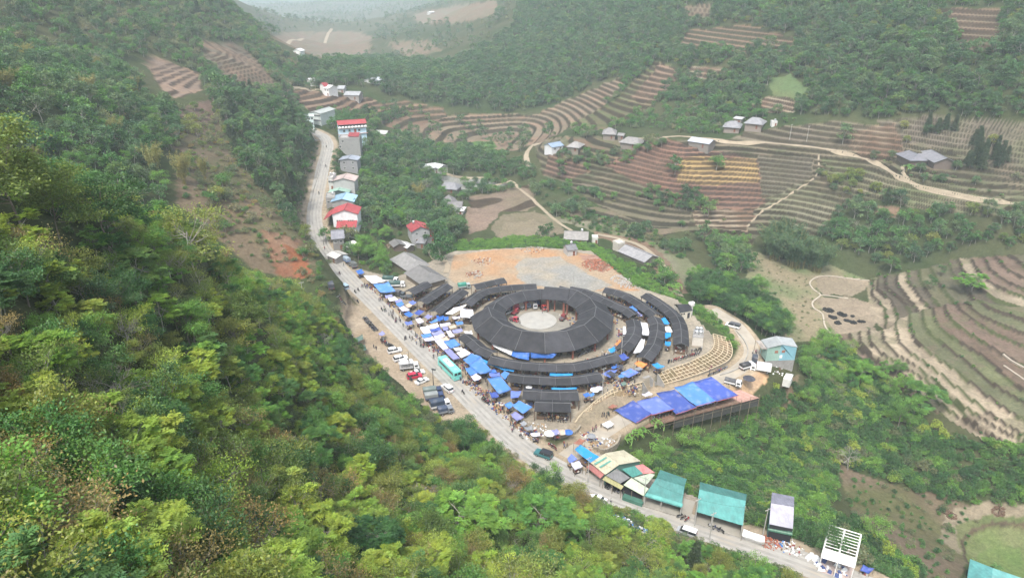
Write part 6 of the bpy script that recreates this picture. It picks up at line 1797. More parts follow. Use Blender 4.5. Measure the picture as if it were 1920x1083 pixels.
car('teal and black jeep turning off the road at the junction', 1019, 855, 150, (.03, .14, .15), 'jeep', 'jeep', roofc=(.02, .02, .025), s=1.1)
car('silver microvan with a white roof on the road at the bottom', 1287, 1001, 150, (.35, .36, .37), 'van', 'van', roofc=(.8, .8, .8), s=.95)
car('white sedan half hidden by leaves at the road edge', 1120, 939, 150, WV, 'sedan')
car('small blue grey car driving up the road', 647, 542, 128, (.3, .42, .5), 'van')
truck('truck with dark green cover and white cab behind the blue tarp, left of two', 733, 529, -8, WV, (.05, .1, .09), 'tarp', 6.4, 2.2)
truck('truck with dark green cover and white cab behind the blue tarp, right of two', 745, 538, 5, WV, (.06, .11, .1), 'tarp', 6.4, 2.2)
truck('dark grey flatbed truck at the end of the shed nearest the covered trucks', 766, 560, -10, (.08, .11, .14), (.1, .11, .12), 'flat', 6.2, 2.1)
truck('dark truck with a grey tarp parked in front of the flatbed truck', 749, 556, -25, (.06, .07, .08), (.1, .1, .11), 'tarp', 5, 1.9)
truck('blue and white truck in the roadside row, nearest to the kiosk', 649, 491, 128, (.1, .2, .42), (.3, .36, .42), 'tarp', 5.6, 2.0)
truck('dark grey covered truck in the roadside row', 662, 501, 128, (.1, .11, .13), (.12, .13, .13), 'tarp', 5.2, 2.0)
truck('dark truck parked across the road by the slope', 621, 541, 110, (.05, .055, .065), (.06, .065, .08), 'tarp', 5, 2.0)
car('white minibus with a dark roof rack on the lane by the trees', 1374, 613, 145, (.72, .72, .72), 'van', 'minibus', roofc=(.09, .09, .1), s=1.15)
truck('small dark truck parked by the warehouse', 1414, 678, 70, (.05, .06, .08), (.07, .08, .1), 'tarp', 4.4, 1.8)
truck('white truck with a black tarp cover on the orange earth', 1400, 691, 25, WV, (.05, .05, .055), 'tarp', 5.4, 2.0, 2.4)
truck('white box truck on the orange earth by the bushes', 1425, 696, 160, WV, (.74, .74, .74), 'box', 6.6, 2.2, 3.0)
truck('white truck with a dark covered bed beside the right end of the deck', 1374, 722, -28, WV, (.1, .1, .105), 'tarp', 5.4, 2.0, 2.1)
truck('teal green covered truck at the edge of the bare plot', 871, 541, 15, (.3, .35, .35), (.05, .24, .18), 'tarp', 5.2, 2.0)
truck('dark blue goods stand inside the court by the stage', 984, 578, 20, (.1, .12, .2), (.4, .4, .42), 'flat', 4.6, 1.8)  # goods stands in the court, shaped as trucks, a van and carts
car('long pale goods stand in the court at the left', 954, 587, 42, (.6, .6, .6), 'van', 'van')
truck('red goods stand in the court, left of the stage', 966, 589, 60, (.35, .04, .05), (.2, .05, .06), 'flat', 3.6, 1.5, name='goods_cart')
truck('red goods stand at the back of the court', 1019, 580, -70, (.4, .05, .04), (.3, .05, .05), 'flat', 3.4, 1.5, name='goods_cart')
truck('pale goods stand loaded with boxes at the back of the court', 1002, 577, -80, (.55, .55, .55), (.2, .2, .22), 'cage', 3.8, 1.6)
truck('dark red goods stand right of the stage', 1055, 600, 60, (.22, .05, .05), (.12, .1, .1), 'flat', 3.6, 1.5, name='goods_cart')
truck('red goods stand at the lower left of the court', 964, 603, -30, (.4, .05, .07), (.15, .06, .08), 'flat', 3.4, 1.5, name='goods_cart')
# ---------------------------------------------------------------- people and motorbikes
M_SKIN = mat('skin', (.32, .19, .12), .7, .05, 2)
M_HAIR = mat('hair', (.012, .01, .01), .7, .1, 2)
M_TROU = mat('trousers', (.035, .04, .06), .9, .2, 3)
M_SHIRT = mat('shirt', (1, 1, 1), .9, .12, 3, objcol=True)
def person_mesh(kind):
    """one continuous skinned body: standing, walking or seated"""
    J, E, R = [], [], []
    def j(p, r, par=None):
        J.append(p); R.append(r)
        if par is not None: E.append((par, len(J) - 1))
        return len(J) - 1
    if kind == 'seated':
        pel = j((0, 0, .78), .14); base = .78
    else: pel = j((0, 0, .93), .14); base = .93
    ch = j((.02, 0, base + .3), .15, pel); nk = j((.02, 0, base + .54), .06, ch); hd = j((.04, 0, base + .66), .095, nk); j((.03, 0, base + .77), .085, hd)
    for sg in (-1, 1):
        sh = j((.02, sg * .19, base + .46), .065, ch)
        if kind == 'seated': el = j((.2, sg * .27, base + .24), .048, sh); ha = j((.42, sg * .3, base + .26), .035, el)
        elif kind == 'walking': el = j((-.1 * sg, sg * .24, base + .2), .048, sh); ha = j((.1 - .12 * sg, sg * .24, base - .04), .034, el)
        else: el = j((-.02, sg * .24, base + .19), .048, sh); ha = j((.06, sg * .23, base - .05), .034, el)
        j((J[ha][0] + .05, J[ha][1], J[ha][2] - .08), .03, ha)
        hp = j((0, sg * .1, base - .05), .1, pel)
        if kind == 'seated': kn = j((.42, sg * .18, .72), .07, hp); an = j((.3, sg * .2, .34), .05, kn); j((.45, sg * .2, .3), .04, an)
        elif kind == 'walking': kn = j((.12 + .1 * sg, sg * .1, .5), .068, hp); an = j((-.02 + .24 * sg, sg * .1, .1), .048, kn); j((.12 + .24 * sg, sg * .1, .05), .04, an)
        else: kn = j((.03, sg * .11, .5), .068, hp); an = j((0, sg * .11, .1), .048, kn); j((.13, sg * .13, .05), .04, an)
    me = bpy.data.meshes.new('person'); me.from_pydata(J, E, [])
    o = bpy.data.objects.new('person', me); COL.objects.link(o)
    m = o.modifiers.new('skin', 'SKIN')
    for i, v in enumerate(me.skin_vertices[0].data): v.radius = (R[i], R[i]); v.use_root = (i == 0)
    o.modifiers.new('sub', 'SUBSURF').levels = 1
    dg = bpy.context.evaluated_depsgraph_get()
    r = bpy.data.meshes.new_from_object(o.evaluated_get(dg))
    bpy.data.objects.remove(o)
    for mm in (M_SHIRT, M_TROU, M_SKIN, M_HAIR): r.materials.append(mm)
    for p in r.polygons:
        c = p.center
        p.use_smooth = True
        if c.z > base + .6: p.material_index = 3 if (c.z > base + .74 or c.x < .03) else 2
        elif c.z > base + .52: p.material_index = 2
        elif abs(c.y) > .2 and c.z < base + .14 and kind != 'seated': p.material_index = 2
        elif kind == 'seated' and c.x > .3 and c.z > base: p.material_index = 2
        elif c.z < base - .02: p.material_index = 1
        else: p.material_index = 0
    r.name = 'person'
    return r
PM = {k: person_mesh(k) for k in ('standing', 'walking', 'seated')}
SHIRTS = [(.32, .05, .05), (.05, .06, .08), (.45, .45, .43), (.07, .1, .24), (.04, .04, .045), (.2, .17, .13), (.24, .07, .14), (.07, .13, .09), (.03, .03, .06), (.06, .06, .07), (.1, .09, .09)]
rp = random.Random(5)
def person(p, kind, label, group=None, yaw=None, col=None):
    o = bpy.data.objects.new('person', PM[kind]); COL.objects.link(o)
    o.location = [float(c) for c in p]; o.rotation_euler = (0, 0, rp.uniform(0, 6.28) if yaw is None else yaw)
    s = rp.uniform(.92, 1.05); o.scale = (s, s, s)
    o.color = (*(col or rp.choice(SHIRTS)), 1)
    return tag(o, label, 'person', group)
def bike_mesh():
    mb = MB()
    for x in (-.62, .62):
        mb.tube((x, -.05, .3), (x, .05, .3), .3, n=12, m=0); mb.tube((x, -.055, .3), (x, .055, .3), .17, n=8, m=2)
    mb.hexa([(-.35, -.12, .3), (.2, -.12, .3), (.2, .12, .3), (-.35, .12, .3)], [(-.45, -.13, .62), (.25, -.1, .6), (.25, .1, .6), (-.45, .13, .62)], 2)
    mb.hexa([(-.85, -.1, .62), (.1, -.13, .6), (.1, .13, .6), (-.85, .1, .62)], [(-.9, -.08, .8), (.05, -.12, .76), (.05, .12, .76), (-.9, .08, .8)], 1)
    mb.hexa([(-.8, -.12, .76), (.05, -.14, .74), (.05, .14, .74), (-.8, .12, .76)], [(-.78, -.1, .86), (.02, -.12, .82), (.02, .12, .82), (-.78, .1, .86)], 0)
    mb.hexa([(.25, -.16, .45), (.42, -.18, .4), (.42, .18, .4), (.25, .16, .45)], [(.36, -.14, .95), (.5, -.12, .95), (.5, .12, .95), (.36, .14, .95)], 1)
    mb.tube((.62, -.08, .3), (.42, -.07, 1.0), .03, n=4, m=2); mb.tube((.62, .08, .3), (.42, .07, 1.0), .03, n=4, m=2)
    mb.tube((.36, -.36, 1.04), (.36, .36, 1.04), .025, n=4, m=0)
    mb.box((.5, 0, .98), (.12, .16, .14), 2)
    mb.tube((.38, -.3, 1.04), (.36, -.38, 1.22), .02, n=4, m=2); mb.tube((.38, .3, 1.04), (.36, .38, 1.22), .02, n=4, m=2)
    mb.tube((-.2, -.16, .3), (-.85, -.18, .38), .05, n=5, m=2)
    return mb.mesh('motorbike', [M_TYRE, M_PAINT, M_RIM])
BM = bike_mesh()
BC = [(.4, .03, .03), (.02, .02, .025), (.03, .04, .12), (.35, .36, .38), (.08, .02, .02), (.02, .02, .02), (.6, .6, .6)]
def bike(p, yaw, label, group=None):
    o = bpy.data.objects.new('motorbike', BM); COL.objects.link(o)
    o.location = [float(c) for c in p]; o.rotation_euler = (0, 0, yaw); o.color = (*rp.choice(BC), 1)
    return tag(o, label, 'motorbike', group)
def gp(px, py, z=None): return G(px, py, 60) + np.array([0, 0, .03]) if z is None else at_z(px, py, z)
BIKES = (("683 596 706 622 16", 'motorbike in the row parked along the far side of the road left of the lot', None, 25), ("716 640 740 655 14", 'motorbike parked in the lot beside the lilac canopy', None, 70),
 ("1016 782 1066 786 15", 'motorbike parked under the lowest front shed', 0, 95), ("1018 786 1062 790 9", 'motorbike parked in front of the lowest front shed', 0, 95), ("1250 681 1312 663 18", 'motorbike parked along the top edge of the larger beam grid', 0, 60),
 ("1084 669 1118 652 12", 'motorbike parked under the front right eave of the hall', 0, 50), ("1150 783 1166 792 9", 'motorbike parked at the left end of the deck under the tarps', -4.95, 40),
 ("1198 793 1262 775 11", 'motorbike on the deck under the front edge of the left tarpaulins', -4.85, 70), ("1300 766 1372 745 12", 'motorbike on the deck under the front edge of the right tarpaulins', -4.85, 70),
 ("1328 706 1362 690 10", 'motorbike parked beside the lane above the deck', None, 40), ("1030 836 1042 842 5", 'motorbike standing at the road junction by the jeep', None, 120), ("1134 910 1164 923 9", 'motorbike parked in front of the patched roof shop', 0.02, 60),
 ("1103 884 1118 880 5", 'motorbike parked by the red awning', 0.02, 40), ("1272 968 1292 976 3", 'motorbike parked between the two green roofed shops', 0.02, 30), ("1328 986 1357 998 3", 'motorbike parked on the slab of the lone green roofed shop', .15, 120),
 ("905 747 918 758 6", 'motorbike parked among stalls at the road edge below the coach', None, 60), ("1296 661 1318 655 6", 'motorbike parked in front of the grey tank block', 0, 80), ("634 558 646 574 6", 'motorbike parked on the verge across the road near the trees', None, 30))
for s, lb, z, yaw in BIKES:
    a = [float(x) for x in s.split()]
    n = int(a[4])
    for i in range(n):
        f = (i + .5) / n
        p = gp(a[0] + (a[2] - a[0]) * f + rp.uniform(-1, 1), a[1] + (a[3] - a[1]) * f + rp.uniform(-.6, .6), z)
        bike(p, math.radians(yaw + rp.uniform(-14, 14)), lb, 'row: ' + lb if n > 1 else None)
RID = (("637 514", 'up beside the roadside stalls'), ("672 545", 'ahead of the pair near the blue grey car'), ("666 549", 'left of the pair near the blue grey car'), ("671 567", 'at the left kerb below the blue grey car'), ("716 582", 'in the middle of the road near the lilac stalls'),
       ("868 737", 'just below the coach'), ("603 441", 'by the red roofed houses'), ("589 456", 'on the bend above the earth bank'), ("598 364", 'beside the pale green roof'), ("611 313", 'on the climb near the grey blue roof'), ("612 277", 'near the top of the visible road'), ("977 820", 'at the verge by the lower corner'))
for s, lb in RID:
    x, y = [float(v) for v in s.split()]
    p = gp(x, y)
    d = min(range(len(ROAD) - 1), key=lambda i: np.hypot(*(ROAD[i][:2] - p[:2])))
    t = ROAD[d + 1] - ROAD[d]; yw = math.atan2(t[1], t[0])
    bike(p, yw, 'motorbike on the road ' + lb); person(p, 'seated', 'rider on the motorbike ' + lb, None, yw, (.05, .05, .06))
PPL = (("676 537 692 542 8", 'walking on the verge left of the big white tarp'), ("726 586 738 602 7", 'standing at the road edge before the indigo canopies'), ("738 600 752 606 6", 'standing by the lilac canopy alone at the roadside'), ("758 636 775 641 4", 'crossing the road level with the dense block of stalls'),
 ("785 638 800 652 6", 'walking along the outer edge of the dense block'), ("868 712 890 724 14", 'gathered at the road edge below the coach'), ("905 742 914 752 4", 'by the stalls at the big bright blue tarp'), ("930 764 946 778 6", 'walking on the verge left of the lowest shed'), ("955 792 968 812 8", 'on the verge by the lower corner canopies'),
 ("1056 834 1066 842 3", 'standing at the junction'), ("1004 826 1010 834 2", 'standing above the jeep'), ("1126 772 1148 786 7", 'walking on the lane left of the deck'), ("1104 800 1128 812 5", 'near the grey parasol behind the cyan shelter'), ("768 712 778 718 4", 'standing beside the red SUV'), ("1165 926 1172 932 3", 'standing in front of the patched roof shop'),
 ("1143 940 1147 944 1", 'crossing the road beside the white sedan'), ("700 650 715 660 2", 'standing in the lot'), ("642 478 665 505 9", 'among the roadside trucks'), ("606 448 612 470 4", 'walking on the road edge by the grey roofed house'), ("882 700 900 716 8", 'among the stalls just behind the coach'), ("1330 700 1350 692 4", 'sitting beside the lane near the motorbikes'), ("1408 668 1420 662 3", 'standing by the warehouse'))
for s, lb in PPL:
    a = [float(x) for x in s.split()]; n = int(a[4])
    for i in range(n):
        p = gp(a[0] + (a[2] - a[0]) * rp.random(), a[1] + (a[3] - a[1]) * rp.random())
        person(p, rp.choice(['standing', 'walking']), 'person ' + lb if n == 1 else 'one of the people ' + lb, 'people ' + lb if n > 1 else None)
for k in range(34):
    a = rp.uniform(185, 400); r = rp.uniform(26.2, 29.2)
    person(polar(r, a, .03), rp.choice(['standing', 'walking']), 'one of the shoppers in the ring alley around the round hall', 'shoppers in the ring alley')
for k in range(12):
    a = rp.uniform(0, 360); r = rp.uniform(7.5, 12)
    person(polar(r, a, .15), 'standing', 'one of the people inside the round court', 'people inside the round court')
for k in range(40):
    f = rp.random(); x, y = 768 + 165 * f + rp.uniform(-6, 10), 640 + 105 * f + rp.uniform(-14, 3)
    person(gp(x, y), 'standing', 'one of the stallholders among the canopies along the road', 'stallholders along the road')
# ---------------------------------------------------------------- poles, wires, walls, heaps
def pole(px, py, h, label, m=None, arm=True, lamp=False, g=None, r=.13):
    p = G(px, py, 60) if g is None else at_z(px, py, g)
    root = thing('utility_pole' if not lamp else 'street_lamp', label, 'pole' if not lamp else 'lamp post', p)
    MB().tube(p - np.array([0, 0, .3]), p + np.array([0, 0, h]), r, r * .6, 7).build('shaft', m or M_CPOST, root)
    if arm:
        MB().box(p + np.array([0, 0, h - .4]), (1.6, .1, .12), rz=.5).build('cross_arm', M_CPOST, root)
        for k in (-.7, 0, .7): MB().lathe(p + np.array([k * math.cos(.5), k * math.sin(.5), h - .34]), [(.05, 0), (.07, .08), (.04, .2)], 6).build('insulator', mat('insulator', (.5, .45, .4), .3), root)
    if lamp: MB().box(p + np.array([.35, -.15, h]), (1.3, .5, .25), rz=-.4).build('lamp_head', M_CHAS, root)
    return p + np.array([0, 0, h - .2])
t1 = pole(1164, 676, 9.5, 'tall pale pole at the end of the nearest curved shed', g=0)
t2 = pole(1129, 740, 9.5, 'tall pole by the white parasols right of the front sheds', g=0)
t3 = pole(768, 694, 7, 'wooden pole beside the caged truck in the lot', M_POLE)
pole(813, 726, 6.5, 'lamp post with a dark head at the edge of the lot', M_CHAS, False, True)
t4 = pole(1206, 945, 8, 'concrete pole at the corner of the wide green roofed shop', g=0)
t5 = pole(1074, 545, 9, 'thin pole at the front of the bare plot', arm=False)
t6 = pole(1480, 263, 9, 'pole on the terraces above the track, the left one'); t7 = pole(1512, 266, 9, 'pole on the terraces above the track, the right one')
t8 = pole(571, 575, 9, 'pale pole rising from the trees left of the road'); t9 = pole(600, 236, 8, 'concrete pole at the road bend by the pale green house')
t10 = pole(1102, 905, 8, 'concrete pole at the road edge hidden by leaves', g=0); t11 = pole(1330, 1012, 8, 'thin pole across the road from the lone green roof', g=0)
t12 = pole(1430, 1004, 8, 'concrete pole beside the white wrapped stall', g=0); t13 = pole(1302, 985, 8, 'pole at the left corner of the lone green roofed shop', g=0)
def wire(a, b, label, sag=.6):
    mb = MB()
    P = [a * (1 - t) + b * t - np.array([0, 0, sag * 4 * t * (1 - t)]) for t in np.linspace(0, 1, 9)]
    for p, q in zip(P[:-1], P[1:]): mb.tube(p, q, .02, n=3)
    tag(mb.build('power_line', mat('black_cable', (.02, .02, .02), .6)), label, 'power line')
wire(t1, t2, 'cable between the two tall poles right of the front sheds'); wire(t2, t4, 'long cable from the tall pole by the parasols to the wide green roof'); wire(t4, t13, 'cable passing over the wide green roof'); wire(t13, t12, 'cable in front of the lone green roofed shop'); wire(t6, t7, 'cable between the two poles on the terraces'); wire(t10, t4, 'cable along the road in front of the patched roof shop')
def low_wall(pts, h, w, label, m, name='field_wall', dmin=150, cat='low wall'):
    P = smooth_line([G(a, b, dmin) for a, b in pts], 1.5)
    mb = MB()
    for a, b in zip(P[:-1], P[1:]):
        d = unit(b - a); n = np.array([-d[1], d[0], 0]) * w / 2
        za, zb = float(zt(a[0], a[1])), float(zt(b[0], b[1]))
        mb.hexa([down(a, za - .4) - n, down(b, zb - .4) - n, down(b, zb - .4) + n, down(a, za - .4) + n], [down(a, za + h) - n, down(b, zb + h) - n, down(b, zb + h) + n, down(a, za + h) + n])
    tag(mb.build(name, m), label, cat)
M_BUND = mat('pale_bund', (.4, .35, .28), .9, .2, 1)
c7p = lambda s: K(1380, 430, 3.2815, rows(s))
low_wall(c7p("820 318|640 295|520 290|455 325|475 370|520 405|470 450|482 490|530 520|545 590|578 640"), .35, .7, 'pale winding bund around the two smooth fields on the valley floor', M_BUND)
low_wall(c7p("520 405|600 412|690 425"), .3, .6, 'short pale bund between the two smooth fields', M_BUND)
low_wall(c7p("1645 768|1690 805|1772 850"), .3, .6, 'pale bund curving at the right edge of the terraces, the upper one', M_BUND); low_wall(c7p("1648 838|1772 925"), .3, .6, 'pale bund at the right edge of the terraces, the lower one', M_BUND)
low_wall([(570, 245), (598, 262), (606, 280), (602, 300), (596, 330), (588, 355), (582, 380)], .5, .4, 'pale kerb wall on the uphill side of the climbing road', M_CONC, 'kerb_wall')
low_wall([(580, 392), (578, 405), (578, 420), (582, 440)], .4, .4, 'pale kerb wall on the uphill side of the bend below the red earth', M_CONC, 'kerb_wall')
low_wall([(990, 815), (1012, 822), (1045, 822), (1078, 812), (1088, 800)], .8, .5, 'low rubble wall at the rounded lower corner of the market', mat('rubble_wall'), 'corner_wall')
low_wall([(1380, 620), (1396, 640), (1402, 662), (1385, 690), (1350, 704)], .5, .35, 'low concrete edge on the inside of the lane bend', M_CONC, 'lane_edge')
low_wall([(1112, 843), (1130, 850), (1155, 838), (1162, 822)], 1.4, .6, 'stone retaining wall around the orange earth pad behind the cyan shelter', mat('rubble_wall'), 'pad_wall')
def heap(px, py, r, h, n, mats, label, size=.35, cat='rubble heap', name='rubble_heap', dmin=60, flat=False):
    p = G(px, py, dmin); rr = np.random.default_rng(int(px * 7 + py))
    mb = MB()
    for _ in range(n):
        a = rr.uniform(0, 6.28); q = r * math.sqrt(rr.random()); x, y = p[0] + q * math.cos(a), p[1] + q * math.sin(a)
        s = size * rr.uniform(.5, 1.5); z = float(zt(x, y)) + h * max(0, 1 - q / r) * rr.uniform(.5, 1)
        mb.box((x, y, z + s * .1), (s, s * rr.uniform(.5, 1), s * rr.uniform(.3, .8)), int(rr.integers(0, len(mats))), rz=rr.uniform(0, 3), tx=rr.uniform(.5, .95), ty=rr.uniform(.5, .95))
    return tag(mb.build(name, mats), label, cat, None, 'stuff')
M_BRK = mat('broken_brick', (.36, .13, .08), .9, .3, 3); M_STN = mat('grey_stone', (.38, .36, .33), .9, .3, 2); M_WPL = mat('white_plastic', (.72, .73, .74), .5, .1, 1); M_BPL = mat('blue_plastic', (.06, .2, .5), .5, .1, 1)
heap(1120, 497, 7, 1.6, 160, [M_BRK, mat('red_earth', (.28, .14, .09), .95, .3, 2)], 'reddish spoil heap on the right of the bare plot', .7)
for x, y, l in ((1165, 524, 'upper'), (1180, 533, 'lower')): heap(x, y, 4.5, .5, 120, [M_STN], 'strip of pale broken stones at the edge of the bare plot, the %s part' % l, .5)
heap(890, 515, 4, .9, 70, [M_STN, mat('red_earth')], 'pale stone heap on the left of the bare plot', .6)
heap(905, 490, 5, .5, 70, [mat('red_earth'), M_STN], 'scattered clods at the back left of the bare plot', .5); heap(1000, 466, 6, .6, 80, [M_STN, mat('red_earth')], 'line of stones at the far edge of the bare plot', .5)
heap(1445, 1016, 2.4, .9, 130, [M_BRK], 'heap of red bricks at the roadside by the narrow shop', .3, dmin=60)
heap(1468, 1020, 3, .5, 80, [M_STN, M_WPL, M_BPL, M_WOODB, M_BRK], 'scattered building debris between the bricks and the dark tree', .4); heap(1488, 1030, 2.2, .4, 50, [M_STN, M_WPL, mat('goods_red')], 'debris and scrap beside the dark tree', .4)
heap(1526, 1050, 1.5, .8, 16, [M_WPL], 'crumpled white plastic bags at the roadside', .9, 'plastic bags', 'plastic_bags'); heap(1560, 1064, 3, .4, 30, [M_WPL, mat('goods_blue'), M_STN], 'pale sheets lying in front of the white steel frame', .9, 'plastic sheet', 'plastic_sheet')
for x, y, l in ((1165, 972, 'leftmost'), (1185, 982, 'middle'), (1205, 995, 'rightmost')): heap(x, y, 1.8, .4, 28, [M_WPL, M_BPL, M_STN], 'rubbish thrown on the verge opposite the shops, the %s pile' % l, .5, 'rubbish', 'rubbish_pile')
heap(1000, 808, 4.5, .3, 90, [M_STN, M_WPL, mat('goods_tan')], 'stones and rubbish on the worn ground of the lower corner', .4); heap(1140, 828, 2.2, .5, 30, [M_STN, M_WPL], 'white sacks on the orange earth pad', .5, 'sacks', 'sack_pile')
heap(1290, 797, 3, .3, 20, [M_WOODB], 'old planks below the deck', .6, 'planks', 'plank_pile'); heap(1452, 690, 3, .5, 50, [M_STN, M_WOODB, M_WPL], 'scrap beside the warehouse', .5)
M_ASH = mat('black_ash', (.018, .017, .016), .95, .2, 2)
for i, (x, y, r) in enumerate(c7p("565 495|655 524|595 540|625 575|680 560|720 572|770 568|718 535".replace('|', ' 0|') + ' 0') if False else [(a, b, q) for (a, b), q in zip(c7p("565 495|655 524|595 540|625 575|680 560|720 572|770 568|718 535"), (2.2, 2, 1.5, 1.2, 1, 1.5, 1.4, .6))]):
    heap(x, y, r, .25, int(50 * r), [M_ASH], 'black ash patch on the smooth field of the valley floor', .7, 'ash patch', 'ash_patch', 150)['group'] = 'black ash patches on the smooth field'
for x, y, l in ((1872, 958, 'right'), (1782, 965, 'left')): heap(x, y, 1.6, .8, 40, [M_WOODB], 'brushwood pile on the pale track around the round paddy, the %s one' % l, .6, 'brushwood', 'brushwood_pile')
heap(731, 462, 2, .8, 40, [M_WOODB, M_POLE], 'firewood stack beside the small grey roofed shed', .8, 'firewood', 'firewood_stack', 150)
# white wrapped roadside stall
ws_ = custom('wrapped_stall', 'roadside stall wrapped in white plastic beside the lone green roofed shop', 'stall', at_z(1413, 1010, 0))
q = [at_z(*r) for r in rows("1391 1003 1.6|1434 1016 1.6|1434 1004 2.6|1394 991 2.6")]
o = tarp_mesh(q, .2, 77).build('cover', M_TARP, ws_, smooth=True); o.color = (.8, .8, .8, 1)
for p in q: MB().tube(down(p, -.2), p, .06, n=4).build('post', M_POLE, ws_)
q = [at_z(*r) for r in rows("1391 1004 1.55|1434 1017 1.55|1433 1021 .3|1391 1008 .3")]
o = tarp_mesh(q[::-1], .15, 78).build('front_sheet', M_TARP, ws_, smooth=True); o.color = (.78, .78, .78, 1)
q = [at_z(*r) for r in rows("1612 1068 1.2|1630 1074 1.2|1640 1064 1.8|1618 1058 1.8")]
canopy(q, 'I', 'dark violet tarp shelter at the right of the white steel frame', -.6, table=True)

# goods set out on the ground between the stalls
hm_ = []
for k in range(4):
    rr = np.random.default_rng(200 + k); mb = MB()
    for _ in range(14):
        s_ = rr.uniform(.25, .6); mb.box((rr.normal(0, .7), rr.normal(0, .45), s_ * .3), (s_, s_ * rr.uniform(.6, 1), s_ * rr.uniform(.5, 1.1)), int(rr.integers(0, 5)), rz=rr.uniform(0, 3))
    hm_.append(mb.mesh('goods_pile', GOODS))
def goods(x, y, z, label):
    o = bpy.data.objects.new('goods_pile', rp.choice(hm_)); COL.objects.link(o); o.location = (x, y, z); o.rotation_euler = (0, 0, rp.uniform(0, 6.28)); s_ = rp.uniform(.7, 1.3); o.scale = (s_, s_, s_)
    tag(o, label, 'goods', 'goods: ' + label, 'stuff')
for s_, n, lb in (("690 535 760 590", 22, 'goods laid out on the verge in front of the roadside stalls'), ("775 625 880 690", 26, 'goods laid out in front of the dense block of stalls'), ("880 715 960 790", 26, 'goods on the verge left of the front sheds'), ("965 790 1000 815", 12, 'goods heaped at the rounded lower corner'), ("1090 690 1190 735", 24, 'goods among the stalls right of the front sheds'), ("1095 815 1130 845", 10, 'goods around the cyan shelter')):
    a, b, c, d = [float(v) for v in s_.split()]
    for _ in range(n):
        f = rp.random(); p = gp(a + (c - a) * f + rp.uniform(-9, 12), b + (d - b) * f + rp.uniform(-6, 4)); goods(p[0], p[1], p[2], lb)
for k in range(46):
    a = rp.uniform(185, 410); r = rp.choice((27.3, 28.4, 12.0)); q = polar(r + rp.uniform(-.5, .5), a, .03); goods(q[0], q[1], q[2] + (.1 if r < 13 else 0), 'goods standing in the ring alley and the court of the hall')
for k in range(60):
    f = rp.random(); p = gp(700 + 260 * f + rp.uniform(-6, 16), 560 + 235 * f + rp.uniform(-10, 4)); person(p, rp.choice(['standing', 'walking']), 'one of the shoppers along the market side of the road', 'shoppers along the road')
for k in range(26):
    p = gp(rp.uniform(1090, 1200), rp.uniform(690, 735), 0.03); person(p, 'standing', 'one of the people among the stalls right of the front sheds', 'people right of the front sheds')
# ---------------------------------------------------------------- planting
Z_ = rows
FIELDS = [Z_(z[0]) for z in ZN[1:] if z[3] > 0 or z[0].startswith(('1440 150', '855 265'))] + [POLY_U, POLY_L]
HROW = [(612, 262), (672, 262), (676, 440), (612, 440)]
plant_zone([(-900, 300), (60, 330), (150, 385), (330, 370), (480, 475), (555, 555), (620, 612), (660, 685), (735, 768), (785, 812), (830, 830), (940, 868), (1080, 955), (1200, 1008), (1320, 1050), (1480, 1115), (1500, 1750), (-900, 1750)], 4, 75, 2.1,
    {'feather1': 8, 'feather2': 8, 'feather3': 6, 'broad1': 3, 'broad5': 8, 'broad6': 3.5, 'broad9': 1, 'big3': .5, 'thin1': 9, 'thin2': 3, 'thin3': 10, 'bare2': 4, 'shrub3': 5, 'shrub4': 5, 'shrub5': 1, 'feather5': 2, 'broad3': 2.5, 'feather6': 3, 'broad4': 4, 'broad2': 2.5, 'shrub1': 2, 'bare1': .8}, (.5, 1.0), 'near', 101, 1.25, xr=(-130, 90), road=9)
plant_zone([(-900, 300), (60, 330), (150, 385), (330, 370), (480, 475), (555, 555), (620, 612), (660, 685), (735, 768), (785, 812), (830, 830), (940, 868), (1080, 955), (1200, 1008), (1320, 1050), (1480, 1115), (1500, 1750), (-900, 1750)], 75, 215, 2.7,
    {'feather1': 6, 'feather4': 5, 'feather6': 8, 'broad1': 3, 'broad2': 6, 'broad3': 3, 'broad5': 6, 'broad6': 3, 'broad7': 4, 'thin1': 6, 'thin3': 4, 'thin2': 1.2, 'broad9': 1, 'shrub1': 4, 'shrub4': 4, 'shrub6': 4, 'bare1': 1.2}, (.45, 1.0), 'spur', 103, 1.2, xr=(-190, 95), road=9)
plant_zone([(-340, 140), (240, 105), (275, 185), (330, 200), (340, 255), (300, 330), (330, 380), (150, 400), (-340, 340)], 110, 430, 4.6, {'far1': 5, 'far2': 5, 'far4': 4, 'far5': 5, 'farsm1': 4, 'farsm2': 4, 'far7': 4, 'bare3': .6, 'broad7': 2, 'bamboo1': .5}, (.6, 1.15), 'leftmid', 105, 1.15)
plant_zone([(395, 185), (545, 172), (592, 240), (582, 300), (572, 400), (545, 425), (500, 370), (450, 310), (425, 250)], 220, 560, 4.4, {'far1': 5, 'far4': 6, 'far5': 4, 'farsm1': 5, 'conifer1': 3, 'conifer2': 2, 'far3': 4, 'bare3': .4}, (.5, 1.0), 'leftdark', 107, 1.15)
plant_zone([(330, 310), (420, 350), (480, 420), (540, 500), (500, 500), (420, 450), (340, 400)], 150, 460, 2.6, {'shrub6': 5, 'shrub1': 3, 'tuft2': 6, 'tuft1': 3, 'far8': 2, 'farsm2': 1}, (.5, 1.2), 'leftscrub', 165, .5)
plant_zone([(330, 200), (430, 210), (480, 330), (560, 420), (610, 500), (620, 590), (560, 530), (480, 470), (380, 350), (330, 300)], 160, 480, 2.6, {'far8': 3, 'shrub6': 6, 'shrub5': 2, 'shrub4': 3, 'shrub1': 2, 'tuft2': 7, 'tuft1': 2, 'farsm3': 1, 'bare2': .3}, (.4, 1.1), 'leftscrub', 109, .6)
